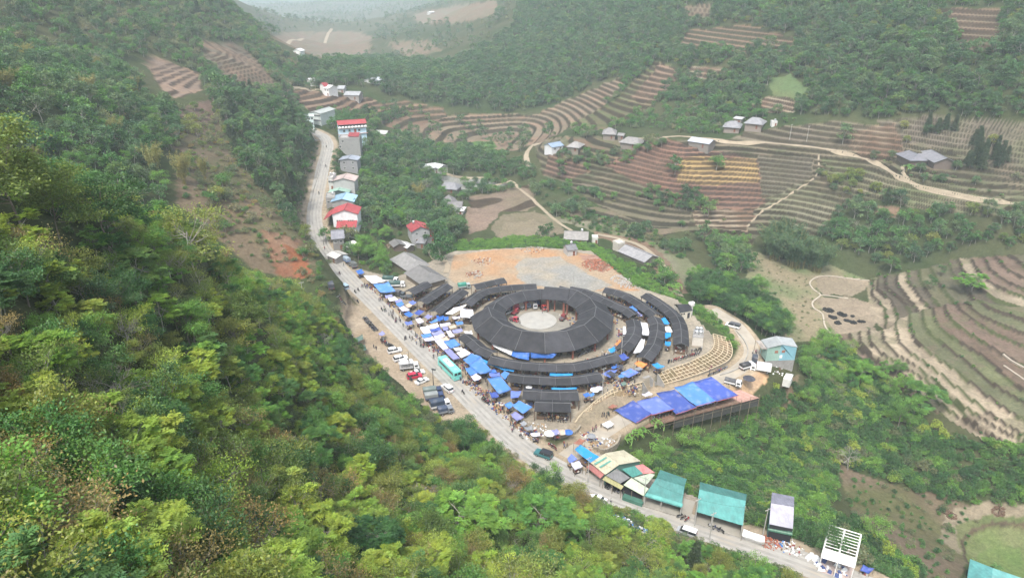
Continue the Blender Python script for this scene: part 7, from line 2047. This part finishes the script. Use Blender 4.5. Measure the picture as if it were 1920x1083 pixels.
plant_zone([(560, 300), (604, 255), (604, 300), (588, 350), (580, 420), (596, 490), (620, 540), (650, 620), (610, 590), (560, 480), (550, 400)], 160, 460, 2.6, {'shrub6': 5, 'shrub1': 4, 'tuft2': 5, 'tuft1': 2, 'shrub2': 3, 'farsm2': 1}, (.5, 1.1), 'leftscrub', 110, .7, road=5.2)
plant_zone([(-340, -70), (400, -70), (440, 20), (465, 65), (530, 120), (570, 165), (540, 185), (440, 175), (380, 170), (270, 110), (-340, 150)], 300, 900, 6.0, {'far7': 8, 'far8': 8, 'farsm1': 5, 'farsm2': 3, 'far2': 2, 'far5': 1.5, 'conifer2': .6}, (.6, 1.2), 'backleft', 111, 1.0, avoid=FIELDS)
plant_zone([(555, 125), (700, 112), (840, 125), (900, 95), (960, 60), (990, -70), (2190, -70), (2190, 250), (1900, 245), (1740, 212), (1640, 228), (1500, 215), (1400, 195), (1350, 215), (1240, 180), (1150, 142), (1050, 192), (960, 212), (830, 198), (760, 190), (700, 170), (640, 160), (590, 168)], 270, 1350, 6.6,
    {'far1': 8, 'far2': 7, 'far3': 6, 'far4': 4, 'far5': 4, 'far6': 5, 'farsm1': 4}, (.7, 1.25), 'farforest', 113, 1.35, avoid=FIELDS)
plant_zone([(450, -20), (1000, -20), (960, 60), (900, 90), (700, 112), (520, 115)], 650, 5500, 20, {'far1': 5, 'far6': 5, 'far7': 6, 'far8': 6}, (.6, 1.3), 'farvalley', 115, .75, avoid=[Z_('480 77|540 60|620 48|655 55|700 70|690 100|640 112|560 110|510 98'), Z_('680 43|707 20|722 27|715 46'), Z_('770 32|800 20|930 0|935 25|880 40|790 46')])
plant_zone([(1150, 145), (1240, 110), (1350, 195), (1440, 175), (1650, 220), (1560, 230), (1400, 240), (1330, 255), (1200, 240), (1100, 260), (1060, 250)], 340, 640, 5, {'far5': 4, 'farsm1': 5, 'farsm2': 6, 'far7': 4, 'banana2': 2}, (.6, 1.1), 'farforest', 117, .8, avoid=FIELDS)
plant_zone([(690, 268), (760, 262), (860, 300), (862, 328), (815, 340), (850, 400), (875, 450), (835, 470), (800, 445), (750, 430), (680, 440), (672, 330)], 235, 500, 4.7, {'far1': 5, 'far4': 5, 'far5': 6, 'far3': 4, 'farsm2': 4, 'broad7': 3, 'bare3': .5}, (.6, 1.1), 'village', 119, 1.2, avoid=[HROW])
plant_zone([(590, 210), (632, 215), (680, 215), (800, 200), (700, 250), (690, 285), (672, 300), (672, 270), (632, 255), (610, 235)], 360, 640, 5.5, {'far1': 5, 'far4': 5, 'farsm2': 4, 'far5': 4}, (.5, 1.0), 'village', 120, .9)
plant_zone([(645, 435), (700, 432), (775, 440), (720, 455), (720, 480), (755, 500), (775, 520), (740, 520), (690, 505), (655, 480)], 215, 340, 2.7, {'shrub1': 5, 'shrub2': 5, 'farsm2': 3, 'broad7': 2, 'shrub7': 4, 'banana1': 1}, (.6, 1.3), 'village', 121, .95)
plant_zone([(775, 440), (845, 440), (850, 480), (838, 500), (815, 505), (790, 480)], 215, 340, 3.2, {'shrub1': 4, 'farsm1': 4, 'far4': 3}, (.6, 1.2), 'village', 122, .8)
plant_zone([(862, 272), (930, 298), (1000, 322), (1000, 340), (900, 328), (862, 322)], 300, 520, 4.8, {'far1': 4, 'far4': 5, 'far6': 4, 'farsm1': 3}, (.6, 1.1), 'valley', 123, 1.2)
plant_zone([(700, 190), (860, 230), (1000, 260), (1000, 300), (860, 270), (780, 262), (720, 250)], 330, 640, 9, {'far1': 4, 'far6': 5, 'farsm1': 3}, (.6, 1.1), 'valley', 124, .45)
plant_zone([(1030, 300), (1070, 283), (1150, 285), (1235, 258), (1255, 272), (1170, 312), (1110, 318), (1050, 320)], 290, 520, 4, {'farsm1': 4, 'farsm2': 5, 'far7': 3, 'banana2': 2}, (.5, 1.0), 'valley', 125, .9)
plant_zone([(1000, 362), (1040, 370), (1130, 405), (1230, 435), (1300, 470), (1290, 490), (1180, 450), (1080, 425), (1030, 400)], 240, 460, 3, {'shrub1': 4, 'shrub2': 4, 'farsm1': 2, 'shrub6': 3, 'banana2': 1}, (.7, 1.4), 'valley', 127, .8)
plant_zone([(1185, 362), (1270, 362), (1330, 378), (1315, 402), (1235, 398)], 250, 460, 4, {'farsm1': 4, 'far4': 3, 'farsm2': 4}, (.6, 1.0), 'valley', 129, 1.1)
plant_zone([(880, 330), (1010, 345), (1060, 345), (1180, 380), (1100, 385), (1000, 350), (880, 372), (860, 400), (845, 380)], 250, 460, 4, {'shrub2': 4, 'farsm1': 3, 'farsm2': 3, 'shrub6': 4}, (.6, 1.1), 'valley', 130, .7)
plant_zone([(1200, 380), (1330, 400), (1430, 440), (1400, 470), (1300, 450)], 240, 440, 5, {'shrub1': 4, 'farsm2': 3, 'shrub6': 3}, (.6, 1.1), 'valley', 131, .4)
plant_zone([(1322, 455), (1400, 462), (1412, 520), (1345, 515)], 210, 380, 4.2, {'far4': 4, 'far5': 4, 'broad7': 3, 'far1': 3}, (.6, 1.0), 'valley', 133, 1.1)
plant_zone([(1288, 532), (1345, 528), (1420, 552), (1475, 610), (1490, 640), (1440, 642), (1395, 600), (1340, 578), (1300, 562)], 190, 330, 3.6, {'feather5': 6, 'broad3': 6, 'broad8': 4, 'broad7': 4}, (.8, 1.2), 'lanetrees', 135, 1.4)
plant_zone([(1550, 400), (1640, 372), (1760, 395), (2190, 430), (2190, 475), (1800, 470), (1700, 500), (1600, 492), (1535, 445)], 220, 440, 4.4, {'far1': 5, 'far3': 4, 'far4': 3, 'far5': 4, 'farsm3': 4, 'farsm1': 4, 'bare3': .8}, (.6, 1.1), 'rightbelt', 137, 1.1)
plant_zone([(1540, 300), (1650, 352), (1640, 372), (1560, 370), (1530, 330)], 240, 460, 4, {'farsm1': 4, 'farsm3': 4, 'shrub6': 5}, (.5, 1.0), 'rightbelt', 139, .9)
plant_zone([(1620, 290), (1720, 300), (1790, 330), (1900, 370), (1860, 375), (1740, 345), (1650, 310)], 260, 520, 4, {'farsm1': 4, 'banana2': 3, 'far5': 2, 'shrub6': 4}, (.6, 1.0), 'rightbelt', 140, .7)
plant_zone([(1640, 225), (2190, 235), (2190, 380), (1850, 350), (1700, 280)], 260, 700, 8, {'farsm3': 4, 'farsm1': 4, 'far7': 4}, (.6, 1.0), 'rightbelt', 141, .35)
plant_zone([(1720, 235), (1800, 245), (1885, 285), (1890, 315), (1830, 320), (1760, 290), (1725, 265)], 270, 560, 4.2, {'conifer1': 6, 'conifer2': 6, 'far5': .5}, (.7, 1.0), 'rightbelt', 143, 1.2)
plant_zone([(1180, 895), (1250, 852), (1330, 822), (1420, 775), (1450, 735), (1492, 712), (1500, 655), (1560, 640), (1640, 690), (1700, 770), (1800, 830), (2180, 850), (2180, 935), (1770, 940), (1640, 900), (1575, 868), (1550, 955), (1640, 1005), (1760, 1090), (1660, 1090), (1560, 1045), (1440, 1000), (1400, 990), (1300, 945), (1230, 905)], 92, 270, 2.0,
    {'shrub1': 8, 'shrub2': 8, 'shrub8': 6, 'shrub7': 5, 'shrub3': 1.2, 'tuft3': 4, 'shrub6': 1.5, 'broad4': .5}, (.95, 1.7), 'bushslope', 145, 1.5, xr=(20, 260), avoid=[[(1185, 850), (1250, 800), (1440, 735), (1400, 790), (1300, 825), (1215, 860)]])
plant_zone([(1500, 650), (1560, 640), (1660, 690), (1760, 760), (1740, 800), (1640, 760), (1560, 730), (1500, 710)], 130, 270, 5.5, {'feather6': 4, 'feather4': 4, 'broad7': 3, 'thin3': 2}, (.8, 1.15), 'bushslope', 147, .8)
plant_zone([(1570, 880), (1640, 900), (1780, 935), (1850, 960), (1770, 1090), (1700, 1060), (1600, 980)], 85, 220, 2.6, {'shrub1': 3, 'shrub8': 4, 'tuft2': 6, 'tuft3': 5, 'shrub6': 3}, (.5, .9), 'bushslope', 149, .6)
plant_zone([(1700, 820), (2180, 850), (2180, 960), (1800, 950), (1760, 900)], 95, 250, 3, {'shrub1': 4, 'shrub2': 4, 'shrub7': 3, 'tuft1': 3}, (.8, 1.4), 'bushslope', 150, .7)
plant_zone([(1175, 835), (1250, 803), (1440, 738), (1500, 700), (1480, 755), (1390, 800), (1250, 855), (1190, 880)], 110, 280, 2.6, {'tuft2': 6, 'tuft1': 2, 'banana1': 1.5, 'shrub3': 1, 'shrub6': 2}, (.6, 1.1), 'bushslope', 151, .35)
bank = [(845, 455), (1000, 445), (1110, 455), (1200, 510), (1270, 560), (1345, 590), (1400, 650), (1385, 660), (1335, 610), (1250, 565), (1180, 535), (1110, 475), (1000, 466), (850, 478)]
plant_zone(bank, 185, 360, 1.5, {'tuft1': 8, 'tuft3': 4, 'shrub7': 2, 'shrub1': .7}, (.6, 1.3), 'bank', 153, 1.0)
plant_zone([(1180, 470), (1240, 500), (1280, 545), (1270, 560), (1215, 520)], 190, 340, 3.4, {'shrub1': 4, 'shrub2': 4, 'farsm2': 3, 'banana1': 2}, (.8, 1.3), 'bank', 155, 1.0)
plant_zone([(1400, 470), (1560, 500), (1640, 530), (1530, 520), (1570, 640), (1480, 640), (1400, 560)], 180, 420, 2.6, {'tuft2': 6, 'tuft1': 2}, (.3, .7), 'valley', 157, .5)
plant_zone([(840, 125), (960, 60), (990, -70), (2190, -70), (2190, 250), (1900, 245), (1740, 212), (1640, 228), (1500, 215), (1400, 195), (1350, 215), (1240, 180), (1150, 142), (1050, 192), (960, 212)], 270, 1000, 5.5, {'far8': 3, 'farsm2': 5, 'farsm1': 5, 'farsm3': 2}, (.5, .9), 'farforest', 159, 1.1, avoid=FIELDS)
plant_zone([(1560, 150), (2190, 150), (2190, 262), (1900, 252), (1740, 222), (1640, 232)], 270, 620, 2.9, {'farsm1': 5, 'farsm2': 4, 'far8': 2, 'far5': 2, 'far1': 2}, (.5, .95), 'farforest', 161, 1.3, avoid=FIELDS[1:])
plant_zone([(625, 585), (680, 655), (745, 730), (800, 765), (850, 782), (950, 825), (1100, 900), (1220, 962), (1330, 1008), (1500, 1085), (1480, 1125), (1320, 1060), (1200, 1018), (1080, 965), (940, 880), (830, 842), (785, 825), (735, 780), (660, 700), (615, 620)], 60, 230, 1.9, {'shrub1': 4, 'shrub2': 3, 'shrub3': 2, 'shrub6': 4, 'tuft1': 3, 'tuft2': 5, 'shrub4': 2}, (.5, 1.2), 'spur', 163, 1.1, xr=(-110, 100), road=5.6)
plant_zone([(425, -20), (470, 30), (520, 90), (595, 148), (580, 170), (520, 152), (450, 75), (425, 20)], 450, 1300, 5.2, {'far7': 5, 'farsm1': 5, 'far8': 4, 'farsm2': 3}, (.6, 1.1), 'backleft', 167, 1.3)
r_ = np.random.default_rng(77)
for ii, lv, dm, cols in TER:                 # weeds and bushes along the terrace banks
    k_ = np.where((dm < 5) & (fnoise(XX[ii], YY[ii], 14, 23) > .5) & (r_.random(len(dm)) < .07))[0]
    for q in k_: PLANTS.append((XX[ii][q], YY[ii][q], ZZ[ii][q], ('tuft1', 'tuft2', 'tuft3', 'shrub1', 'shrub6')[r_.integers(0, 5)], r_.uniform(.35, .8), r_.uniform(0, 6), 'valley'))
# bushes in front of the plot, left of the tarps, on terraces' edges
def hero(px, py, key, h, label, cat='tree', dmin=60, name='tree', z=None, sx=1.0):
    p = G(px, py, dmin) if z is None else at_z(px, py, z)
    d = PROTO[key]; s = h / d['h']
    root = thing(name, label, cat, p, (px * 7) % 6)
    root.scale = (s * sx, s * sx, s)
    for k in ('trunk', 'crown'):
        if d[k]:
            o = bpy.data.objects.new(k if cat == 'tree' else {'trunk': 'stems', 'crown': 'foliage'}[k], d[k]); COL.objects.link(o); o.parent = root
    global PLANTS
    PLANTS = [q for q in PLANTS if math.hypot(q[0] - p[0], q[1] - p[1]) > .28 * h * sx]
HERO = (
 (45, 455, 'big1', 14, 'tall olive brown tree at the far left edge of the foreground', 1.2, 40), (120, 470, 'big1', 11, 'olive tree just right of the tall one at the far left edge', 1, 40), (205, 470, 'big2', 11, 'dark green tree with visible black limbs on the near crest', 1.25, 40), (370, 520, 'big3', 13, 'large grey green open crowned tree in the middle of the left slope', 1.25, 40),
 (20, 620, 'feather5', 7, 'dark feathery tree cut by the left edge below the middle', 1, 40), (25, 1080, 'broad4', 6.5, 'bright fresh green tree in the lower left corner', 1.2, 25), (265, 560, 'feather4', 7, 'drooping mid green feathery tree below the dark tree', 1.1, 40), (460, 640, 'big1', 9, 'dense olive tree at the right of the grey green crown', 1.3, 40),
 (700, 900, 'big2', 10, 'glossy dark green broadleaf tree beside the edge of the lot', 1.15, 60), (760, 800, 'broad7', 8, 'green leafy tree reaching the covered trucks', 1.1, 60), (690, 1060, 'feather5', 7, 'deep green feathery tree near the bottom centre', 1.1, 40), (870, 850, 'big4', 10, 'tall olive green tree standing over the road opposite the lowest shed', 1.05, 60), (925, 880, 'broad2', 8, 'green tree to the right of the olive one at the road edge', 1, 60),
 (665, 850, 'broad9', 6, 'rusty yellow bush like tree below the dark broadleaf tree', 1, 50), (800, 950, 'bare2', 7, 'half bare tree with pinkish dry leaves in the bottom centre', 1.1, 50), (1010, 1010, 'feather6', 8, 'wide fresh green feathery tree near the road at the bottom', 1.3, 50), (860, 1010, 'feather6', 8, 'wide fresh green feathery tree right of the half bare tree', 1.3, 50), (1130, 1010, 'broad7', 7, 'fresh green tree beside the rubbish on the verge', 1.1, 60),
 (1300, 1065, 'conifer2', 7, 'slim dark pointed tree at the road edge near the silver microvan', .8, 60), (1410, 1090, 'broad4', 5, 'fresh green bushy tree at the bottom edge by the road', 1.3, 60), (1537, 1035, 'broad8', 7.5, 'dark rounded tree beside the white steel frame', 1.05, 60),
 (1590, 880, 'bare1', 9, 'leafless grey tree standing in the bushes on the right slope', 1, 60), (1683, 800, 'broad7', 11, 'tall slim trunked green tree below the lower terraces', .9, 80), (1720, 770, 'feather4', 10, 'wide dark green feathery tree at the foot of the terraces', 1.35, 80), (1610, 720, 'feather6', 9, 'feathery green tree at the left end of the lower terraces', 1.1, 80),
 (1823, 545, 'feather6', 8, 'single fresh green tree on the upper terraces', 1.3, 120), (1745, 542, 'broad3', 6, 'small dark tree on the middle terraces', 1, 120), (1764, 516, 'broad3', 5, 'second small dark tree higher on the terraces', 1, 120), (1668, 512, 'feather4', 8, 'green tree at the top left corner of the terraces', 1, 120),
 (1265, 328, 'far4', 11, 'dark round tree at the left edge of the yellow terraces', 1, 200), (1343, 320, 'farsm2', 8, 'small fresh green tree in the yellow terraces', 1, 200), (1326, 405, 'far5', 10, 'round green tree below the red brown terraces', 1, 200), (1318, 452, 'far4', 9, 'round dark tree on the fields below the terraces', 1.1, 200), (1030, 447, 'far4', 8, 'dark round tree on the bank left of the plank roofed house', 1, 200), (1015, 447, 'far4', 7, 'second dark tree on the bank beside the round field', 1, 200),
 (1030, 258, 'far4', 11, 'dark round tree above the track bend', 1, 250), (985, 262, 'far6', 11, 'blue green tree below the fan of terraces', 1, 250), (1052, 332, 'far4', 7, 'small round tree at the foot of the brown terraces', 1, 200), (1660, 385, 'conifer1', 10, 'single dark columnar tree above the small bare field', .8, 200), (825, 490, 'far4', 11, 'dark round tree at the left corner of the bare plot', 1.2, 150), (810, 455, 'far4', 10, 'dark tree right of the lone red roofed house', 1.1, 150),
 (608, 455, 'far5', 7, 'small green tree between the road and the grey roofed house', .9, 150), (655, 450, 'far7', 7, 'loose pale green tree in front of the lower red roof', 1, 150), (635, 305, 'far4', 8, 'dark tree beside the road by the grey blue roof', 1, 200), (630, 325, 'far4', 7, 'second dark tree beside the road above the pink roofed house', 1, 200), (1580, 270, 'far6', 11, 'blue green tree on the terraces left of the dark farm', 1, 250),
 (270, 60, 'farsm1', 9, 'green tree high on the back left hill', 1, 300), (420, 190, 'far4', 15, 'large dark tree on the ridge beside the striped field', 1.2, 250), (1700, 320, 'banana2', 5, 'palm like plants in front of the dark farm', 1, 200))
for px, py, k, h, lb, sx, dm in HERO: hero(px, py, k, h, lb, 'tree', dm, 'tree', None, sx)
for px, py, k, h, lb, sx, dm in ((1490, 500, 'bamboo2', 21, 'large grey green bamboo thicket on the valley floor, the right clump', 1.25, 200), (1452, 485, 'bamboo2', 20, 'large grey green bamboo thicket on the valley floor, the left clump', 1.2, 200), (1528, 508, 'bamboo2', 18, 'grey green bamboo at the right end of the thicket', 1.1, 200), (1470, 470, 'bamboo2', 19, 'grey green bamboo at the back of the thicket', 1.1, 200), (292, 330, 'bamboo1', 15, 'yellow green bamboo clump on the left slope', .75, 150), (345, 345, 'bamboo1', 15, 'second yellow bamboo clump right of the first one', .7, 150), (385, 335, 'bamboo1', 11, 'small yellow bamboo beside the brown clearing', .55, 150), (785, 380, 'bamboo1', 14, 'pale bamboo among the trees of the village slope', .8, 200)):
    hero(px, py, k, h, lb, 'bamboo', dm, 'bamboo_clump', None, sx)
for i, (px, py) in enumerate(((1205, 815), (1190, 822), (1225, 800), (1245, 793), (1180, 832), (1240, 805))):
    hero(px, py, 'banana1', 3.6, ['long leaved plant under the left end of the deck', 'long leaved plant at the corner below the deck', 'tall banana like plant in front of the dark net', 'banana like plant right of the corner plants', 'lowest long leaved plant near the orange earth pad', 'long leaved plant against the deck stilts'][i], 'plant', 60, 'banana_plant', None, 1.0)
for px, py, lb in ((1830, 1062, 'spiky green plant by the round paddy, left of two'), (1872, 1070, 'spiky green plant by the round paddy, right of two')): hero(px, py, 'banana2', 2.4, lb, 'plant', 60, 'spiky_plant')

# ---- the largest ones stand as objects of their own, the rest as massed planting
LOOK = {'feather1': 'yellow green feathery', 'feather2': 'spreading yellow green feathery', 'feather3': 'high crowned yellow green feathery', 'feather4': 'mid green feathery', 'feather5': 'dark green feathery', 'feather6': 'fresh green feathery', 'broad1': 'olive broadleaf', 'broad2': 'mid green broadleaf', 'broad3': 'deep green broadleaf', 'broad4': 'compact fresh green', 'broad5': 'compact lime green', 'broad6': 'dense olive', 'broad7': 'leafy fresh green', 'broad8': 'dark broadleaf', 'broad9': 'rusty brown', 'thin1': 'thin olive crowned', 'thin2': 'thin rusty', 'thin3': 'thin lime green', 'bare1': 'leafless grey', 'bare2': 'half bare dry', 'bare3': 'bare pale', 'conifer1': 'slender dark conifer like', 'conifer2': 'dark conifer like'}
def isshrub(k): return k.startswith(('shrub', 'tuft', 'banana'))
P_ = PLANTS
arr = np.array([[p[0], p[1], p[2], PROTO[p[3]]['h'] * p[4]] for p in P_])
dist = np.sqrt(arr[:, 0] ** 2 + arr[:, 1] ** 2 + (arr[:, 2] - CAM_H) ** 2)
qx, qy = to_px(arr[:, 0], arr[:, 1], arr[:, 2] + arr[:, 3] * .6)
infr = (qx > -10) & (qx < 1930) & (qy > -10) & (qy < 1093)
app = np.where(infr, arr[:, 3] / dist, 0)
single = np.zeros(len(P_), bool)
for sel, lim in ((np.array([not isshrub(p[3]) for p in P_]), 296 - len(HERO)), (np.array([isshrub(p[3]) for p in P_]), 280)):
    idx = np.where(sel)[0]; idx = idx[np.argsort(-app[idx])][:lim]
    single[idx] = True
PALN = {'mid': 'mid green', 'deep': 'deep green', 'lime': 'lime green', 'olive': 'olive', 'rust': 'rusty', 'scrub': 'greyish', 'fresh': 'fresh green', 'wood': 'dull green', 'jade': 'blue green'}
cnt = {}
LMK = [(60, 250, 'below the tall olive brown tree at the far left'), (200, 430, 'around the dark tree with black limbs'), (370, 480, 'around the grey green open crown'), (30, 600, 'at the left edge, half way down'), (180, 600, 'a little below the dark tree with black limbs'), (330, 650, 'below the grey green open crown'), (520, 600, 'on the crest facing the red earth'), (60, 780, 'low on the left edge'), (220, 780, 'in the left part of the slope'), (400, 780, 'in the middle of the slope'), (560, 760, 'left of the dirt lot'), (660, 720, 'at the upper edge of the dirt lot'), (700, 850, 'below the dark broadleaf tree'), (790, 840, 'below the covered trucks'), (60, 1000, 'in the lower left corner'), (230, 980, 'along the bottom edge at left'), (420, 960, 'along the bottom edge, left of centre'), (560, 1000, 'at the bottom left of the half bare tree'), (760, 1000, 'at the bottom by the half bare tree'), (920, 950, 'facing the road junction'), (1050, 1040, 'at the bottom opposite the patched roofs'), (1200, 1050, 'at the bottom opposite the wide green roof'), (1400, 1070, 'at the bottom opposite the lone green roof'),
 (480, 250, 'in the dark wood above the climbing road'), (560, 380, 'beside the climbing road'), (300, 250, 'left of the brown clearing'), (150, 260, 'on the wooded left hill'), (100, 60, 'on the hazy back left hill'), (380, 90, 'beside the striped field of the back left hill'), (430, 430, 'on the bare brown slope'), (760, 350, 'behind the roadside houses'), (720, 470, 'beside the old tile roofed farmhouses'), (900, 300, 'on the valley floor by the green field'), (700, 170, 'by the far hamlet'), (900, 150, 'in the forest behind the far hamlet'), (1150, 60, 'high in the hazy forest'), (1350, 130, 'in the forest above the fan of terraces'), (1650, 120, 'in the forest above the hillside farm'), (1850, 150, 'in the forest at the right edge'), (1100, 330, 'below the tiled farmhouses'), (1150, 420, 'between the valley fields'), (1370, 480, 'between the fields and the bamboo'), (1380, 580, 'in the row along the lane'), (1450, 620, 'behind the warehouse'), (1650, 450, 'in the belt above the smooth fields'), (1850, 440, 'in the belt at the right edge'), (1800, 280, 'by the dark conifers'), (1700, 340, 'around the dark tiled farm'),
 (1250, 880, 'behind the wide green roof'), (1230, 820, 'below the left end of the deck'), (1340, 800, 'below the big tarpaulins'), (1350, 870, 'behind the lone green roof'), (1450, 860, 'behind the purple grey roof'), (1400, 940, 'between the lone green roof and the purple grey roof'), (1510, 890, 'up the slope right of the purple grey roof'), (1400, 850, 'up the slope above the lone green roof'), (1490, 840, 'left of the leafless grey tree'), (1500, 980, 'beside the purple grey roof'), (1440, 780, 'below the right end of the deck'), (1510, 760, 'below the white block by the warehouse'), (1530, 680, 'right of the warehouse'), (1590, 820, 'around the leafless grey tree'), (1540, 930, 'above the white steel frame'), (1640, 780, 'left of the slim trunked tree'), (1720, 850, 'below the slim trunked tree'), (1840, 880, 'above the round paddy'), (1660, 980, 'on the brown planted slope'), (1620, 1040, 'below the white steel frame'), (1750, 1040, 'left of the round paddy'), (1000, 455, 'at the back of the bare plot'), (1150, 500, 'on the bank right of the bare plot'), (1300, 570, 'on the bank behind the outer sheds'), (1380, 640, 'on the bank inside the lane')]
lmp = np.array([l[:2] for l in LMK], float)
hts = arr[:, 3]
for i in np.where(single)[0]:
    x, y, z, k, s, rz, wh_ = P_[i]
    d = PROTO[k]
    look = LOOK.get(k) or PALN.get(d['crown'].materials[0].name[5:], 'green')
    wh_ = LMK[int(np.argmin(((lmp - [qx[i], qy[i]]) ** 2).sum(1)))][2]
    shr = isshrub(k)
    if shr:
        kind = 'tuft' if k.startswith('tuft') else 'long leaved plant' if k.startswith('banana') else 'bush'
        lb = '%s %s %s %s' % ('low' if hts[i] < 1.9 else 'tall' if hts[i] > 2.6 else 'rounded', look, kind, wh_)
        o = bpy.data.objects.new('shrub', PLIST[d['idx']].data); COL.objects.link(o)
        o.location = (x, y, z); o.rotation_euler = (0, 0, rz); o.scale = (s, s, s)
        tag(o, lb, 'shrub', 'bushes: ' + lb); continue
    cat = 'bamboo' if k.startswith('bamboo') else 'tree'
    look = ('small ' if hts[i] < 4 else 'medium ' if hts[i] < 5.5 else 'tall ') + look
    lb = '%s %s %s' % (look, 'bamboo clump' if cat == 'bamboo' else 'tree', wh_)
    root = thing('tree' if cat == 'tree' else 'bamboo_clump', lb, cat, (x, y, z), rz, 'trees: ' + lb)
    root.scale = (s, s, s)
    for kk in ('trunk', 'crown'):
        if d[kk]:
            o = bpy.data.objects.new(kk, d[kk]); COL.objects.link(o); o.parent = root
def scatter(name, ids, label, cat):
    me = bpy.data.meshes.new(name)
    n = len(ids)
    me.vertices.add(n)
    me.vertices.foreach_set('co', arr[ids, :3].astype(np.float32).ravel())
    for nm, ty, vals in (('plant_scale', 'FLOAT', [P_[i][4] for i in ids]), ('plant_turn', 'FLOAT', [P_[i][5] for i in ids])):
        a = me.attributes.new(nm, ty, 'POINT'); a.data.foreach_set('value', np.array(vals, np.float32))
    a = me.attributes.new('plant_form', 'INT', 'POINT'); a.data.foreach_set('value', np.array([PROTO[P_[i][3]]['idx'] for i in ids], np.int32))
    o = bpy.data.objects.new(name, me); COL.objects.link(o)
    g = bpy.data.node_groups.new(name, 'GeometryNodeTree')
    g.interface.new_socket('Geometry', in_out='INPUT', socket_type='NodeSocketGeometry'); g.interface.new_socket('Geometry', in_out='OUTPUT', socket_type='NodeSocketGeometry')
    N = g.nodes.new
    gi, go = N('NodeGroupInput'), N('NodeGroupOutput')
    mp_ = N('GeometryNodeMeshToPoints'); ip = N('GeometryNodeInstanceOnPoints'); ci = N('GeometryNodeCollectionInfo')
    ci.inputs['Collection'].default_value = PCOL; ci.inputs['Separate Children'].default_value = True; ci.inputs['Reset Children'].default_value = True
    ip.inputs['Pick Instance'].default_value = True
    def na(nm, ty):
        q = N('GeometryNodeInputNamedAttribute'); q.data_type = ty; q.inputs['Name'].default_value = nm; return q.outputs['Attribute']
    cx = N('ShaderNodeCombineXYZ')
    l = g.links.new
    l(gi.outputs[0], mp_.inputs['Mesh']); l(mp_.outputs[0], ip.inputs['Points']); l(ci.outputs[0], ip.inputs['Instance'])
    l(na('plant_form', 'INT'), ip.inputs['Instance Index']); l(na('plant_turn', 'FLOAT'), cx.inputs['Z'])
    er = N('FunctionNodeEulerToRotation'); l(cx.outputs[0], er.inputs[0]); l(er.outputs[0], ip.inputs['Rotation'])
    l(na('plant_scale', 'FLOAT'), ip.inputs['Scale']); l(ip.outputs[0], go.inputs[0])
    md = o.modifiers.new('planting', 'NODES'); md.node_group = g
    tag(o, label, cat, None, 'stuff')
for wkeys, nm, lb, cat in ((('near', 'spur'), 'hillside_thicket', 'dense mixed thicket of shrubs and trees covering the foreground slope', 'thicket'), (('leftmid', 'leftdark', 'leftscrub'), 'hillside_wood', 'woods and scrub on the left hillside above the road', 'woodland'), (('backleft',), 'far_scrub', 'grey green scrub on the hazy back left hill', 'scrub'),
        (('farforest',), 'far_forest', 'dense forest covering the far right hillside', 'forest'), (('farvalley', 'valley', 'village'), 'valley_trees', 'scattered trees and bushes of the valley floor and village', 'trees'), (('lanetrees', 'rightbelt'), 'tree_belt', 'belts of trees on the right', 'trees'), (('bushslope', 'bank'), 'bush_cover', 'green bushes covering the slope right of the road and the bank', 'bushes')):
    ids = np.array([i for i in range(len(P_)) if not single[i] and P_[i][6] in wkeys])
    if len(ids): scatter(nm, ids, lb, cat)
print('plants', len(P_), 'single', int(single.sum()))
# ---------------------------------------------------------------- haze
hm = bpy.data.materials.new('haze'); hm.use_nodes = True
ht = hm.node_tree; ht.nodes.clear()
pv = ht.nodes.new('ShaderNodeVolumePrincipled'); ho = ht.nodes.new('ShaderNodeOutputMaterial')
pv.inputs['Color'].default_value = (.8, .92, 1.0, 1); pv.inputs['Density'].default_value = .00024; pv.inputs['Anisotropy'].default_value = 0.0
ht.links.new(pv.outputs[0], ho.inputs['Volume'])
hz = MB().box((100, 3160, (ZZ.max() + 30 + ZZ.min() - 2) / 2), (5400, 6760, ZZ.max() + 32 - ZZ.min())).build('haze', hm)
tag(hz, 'thin pale haze filling the valley air', 'haze', None, 'stuff')
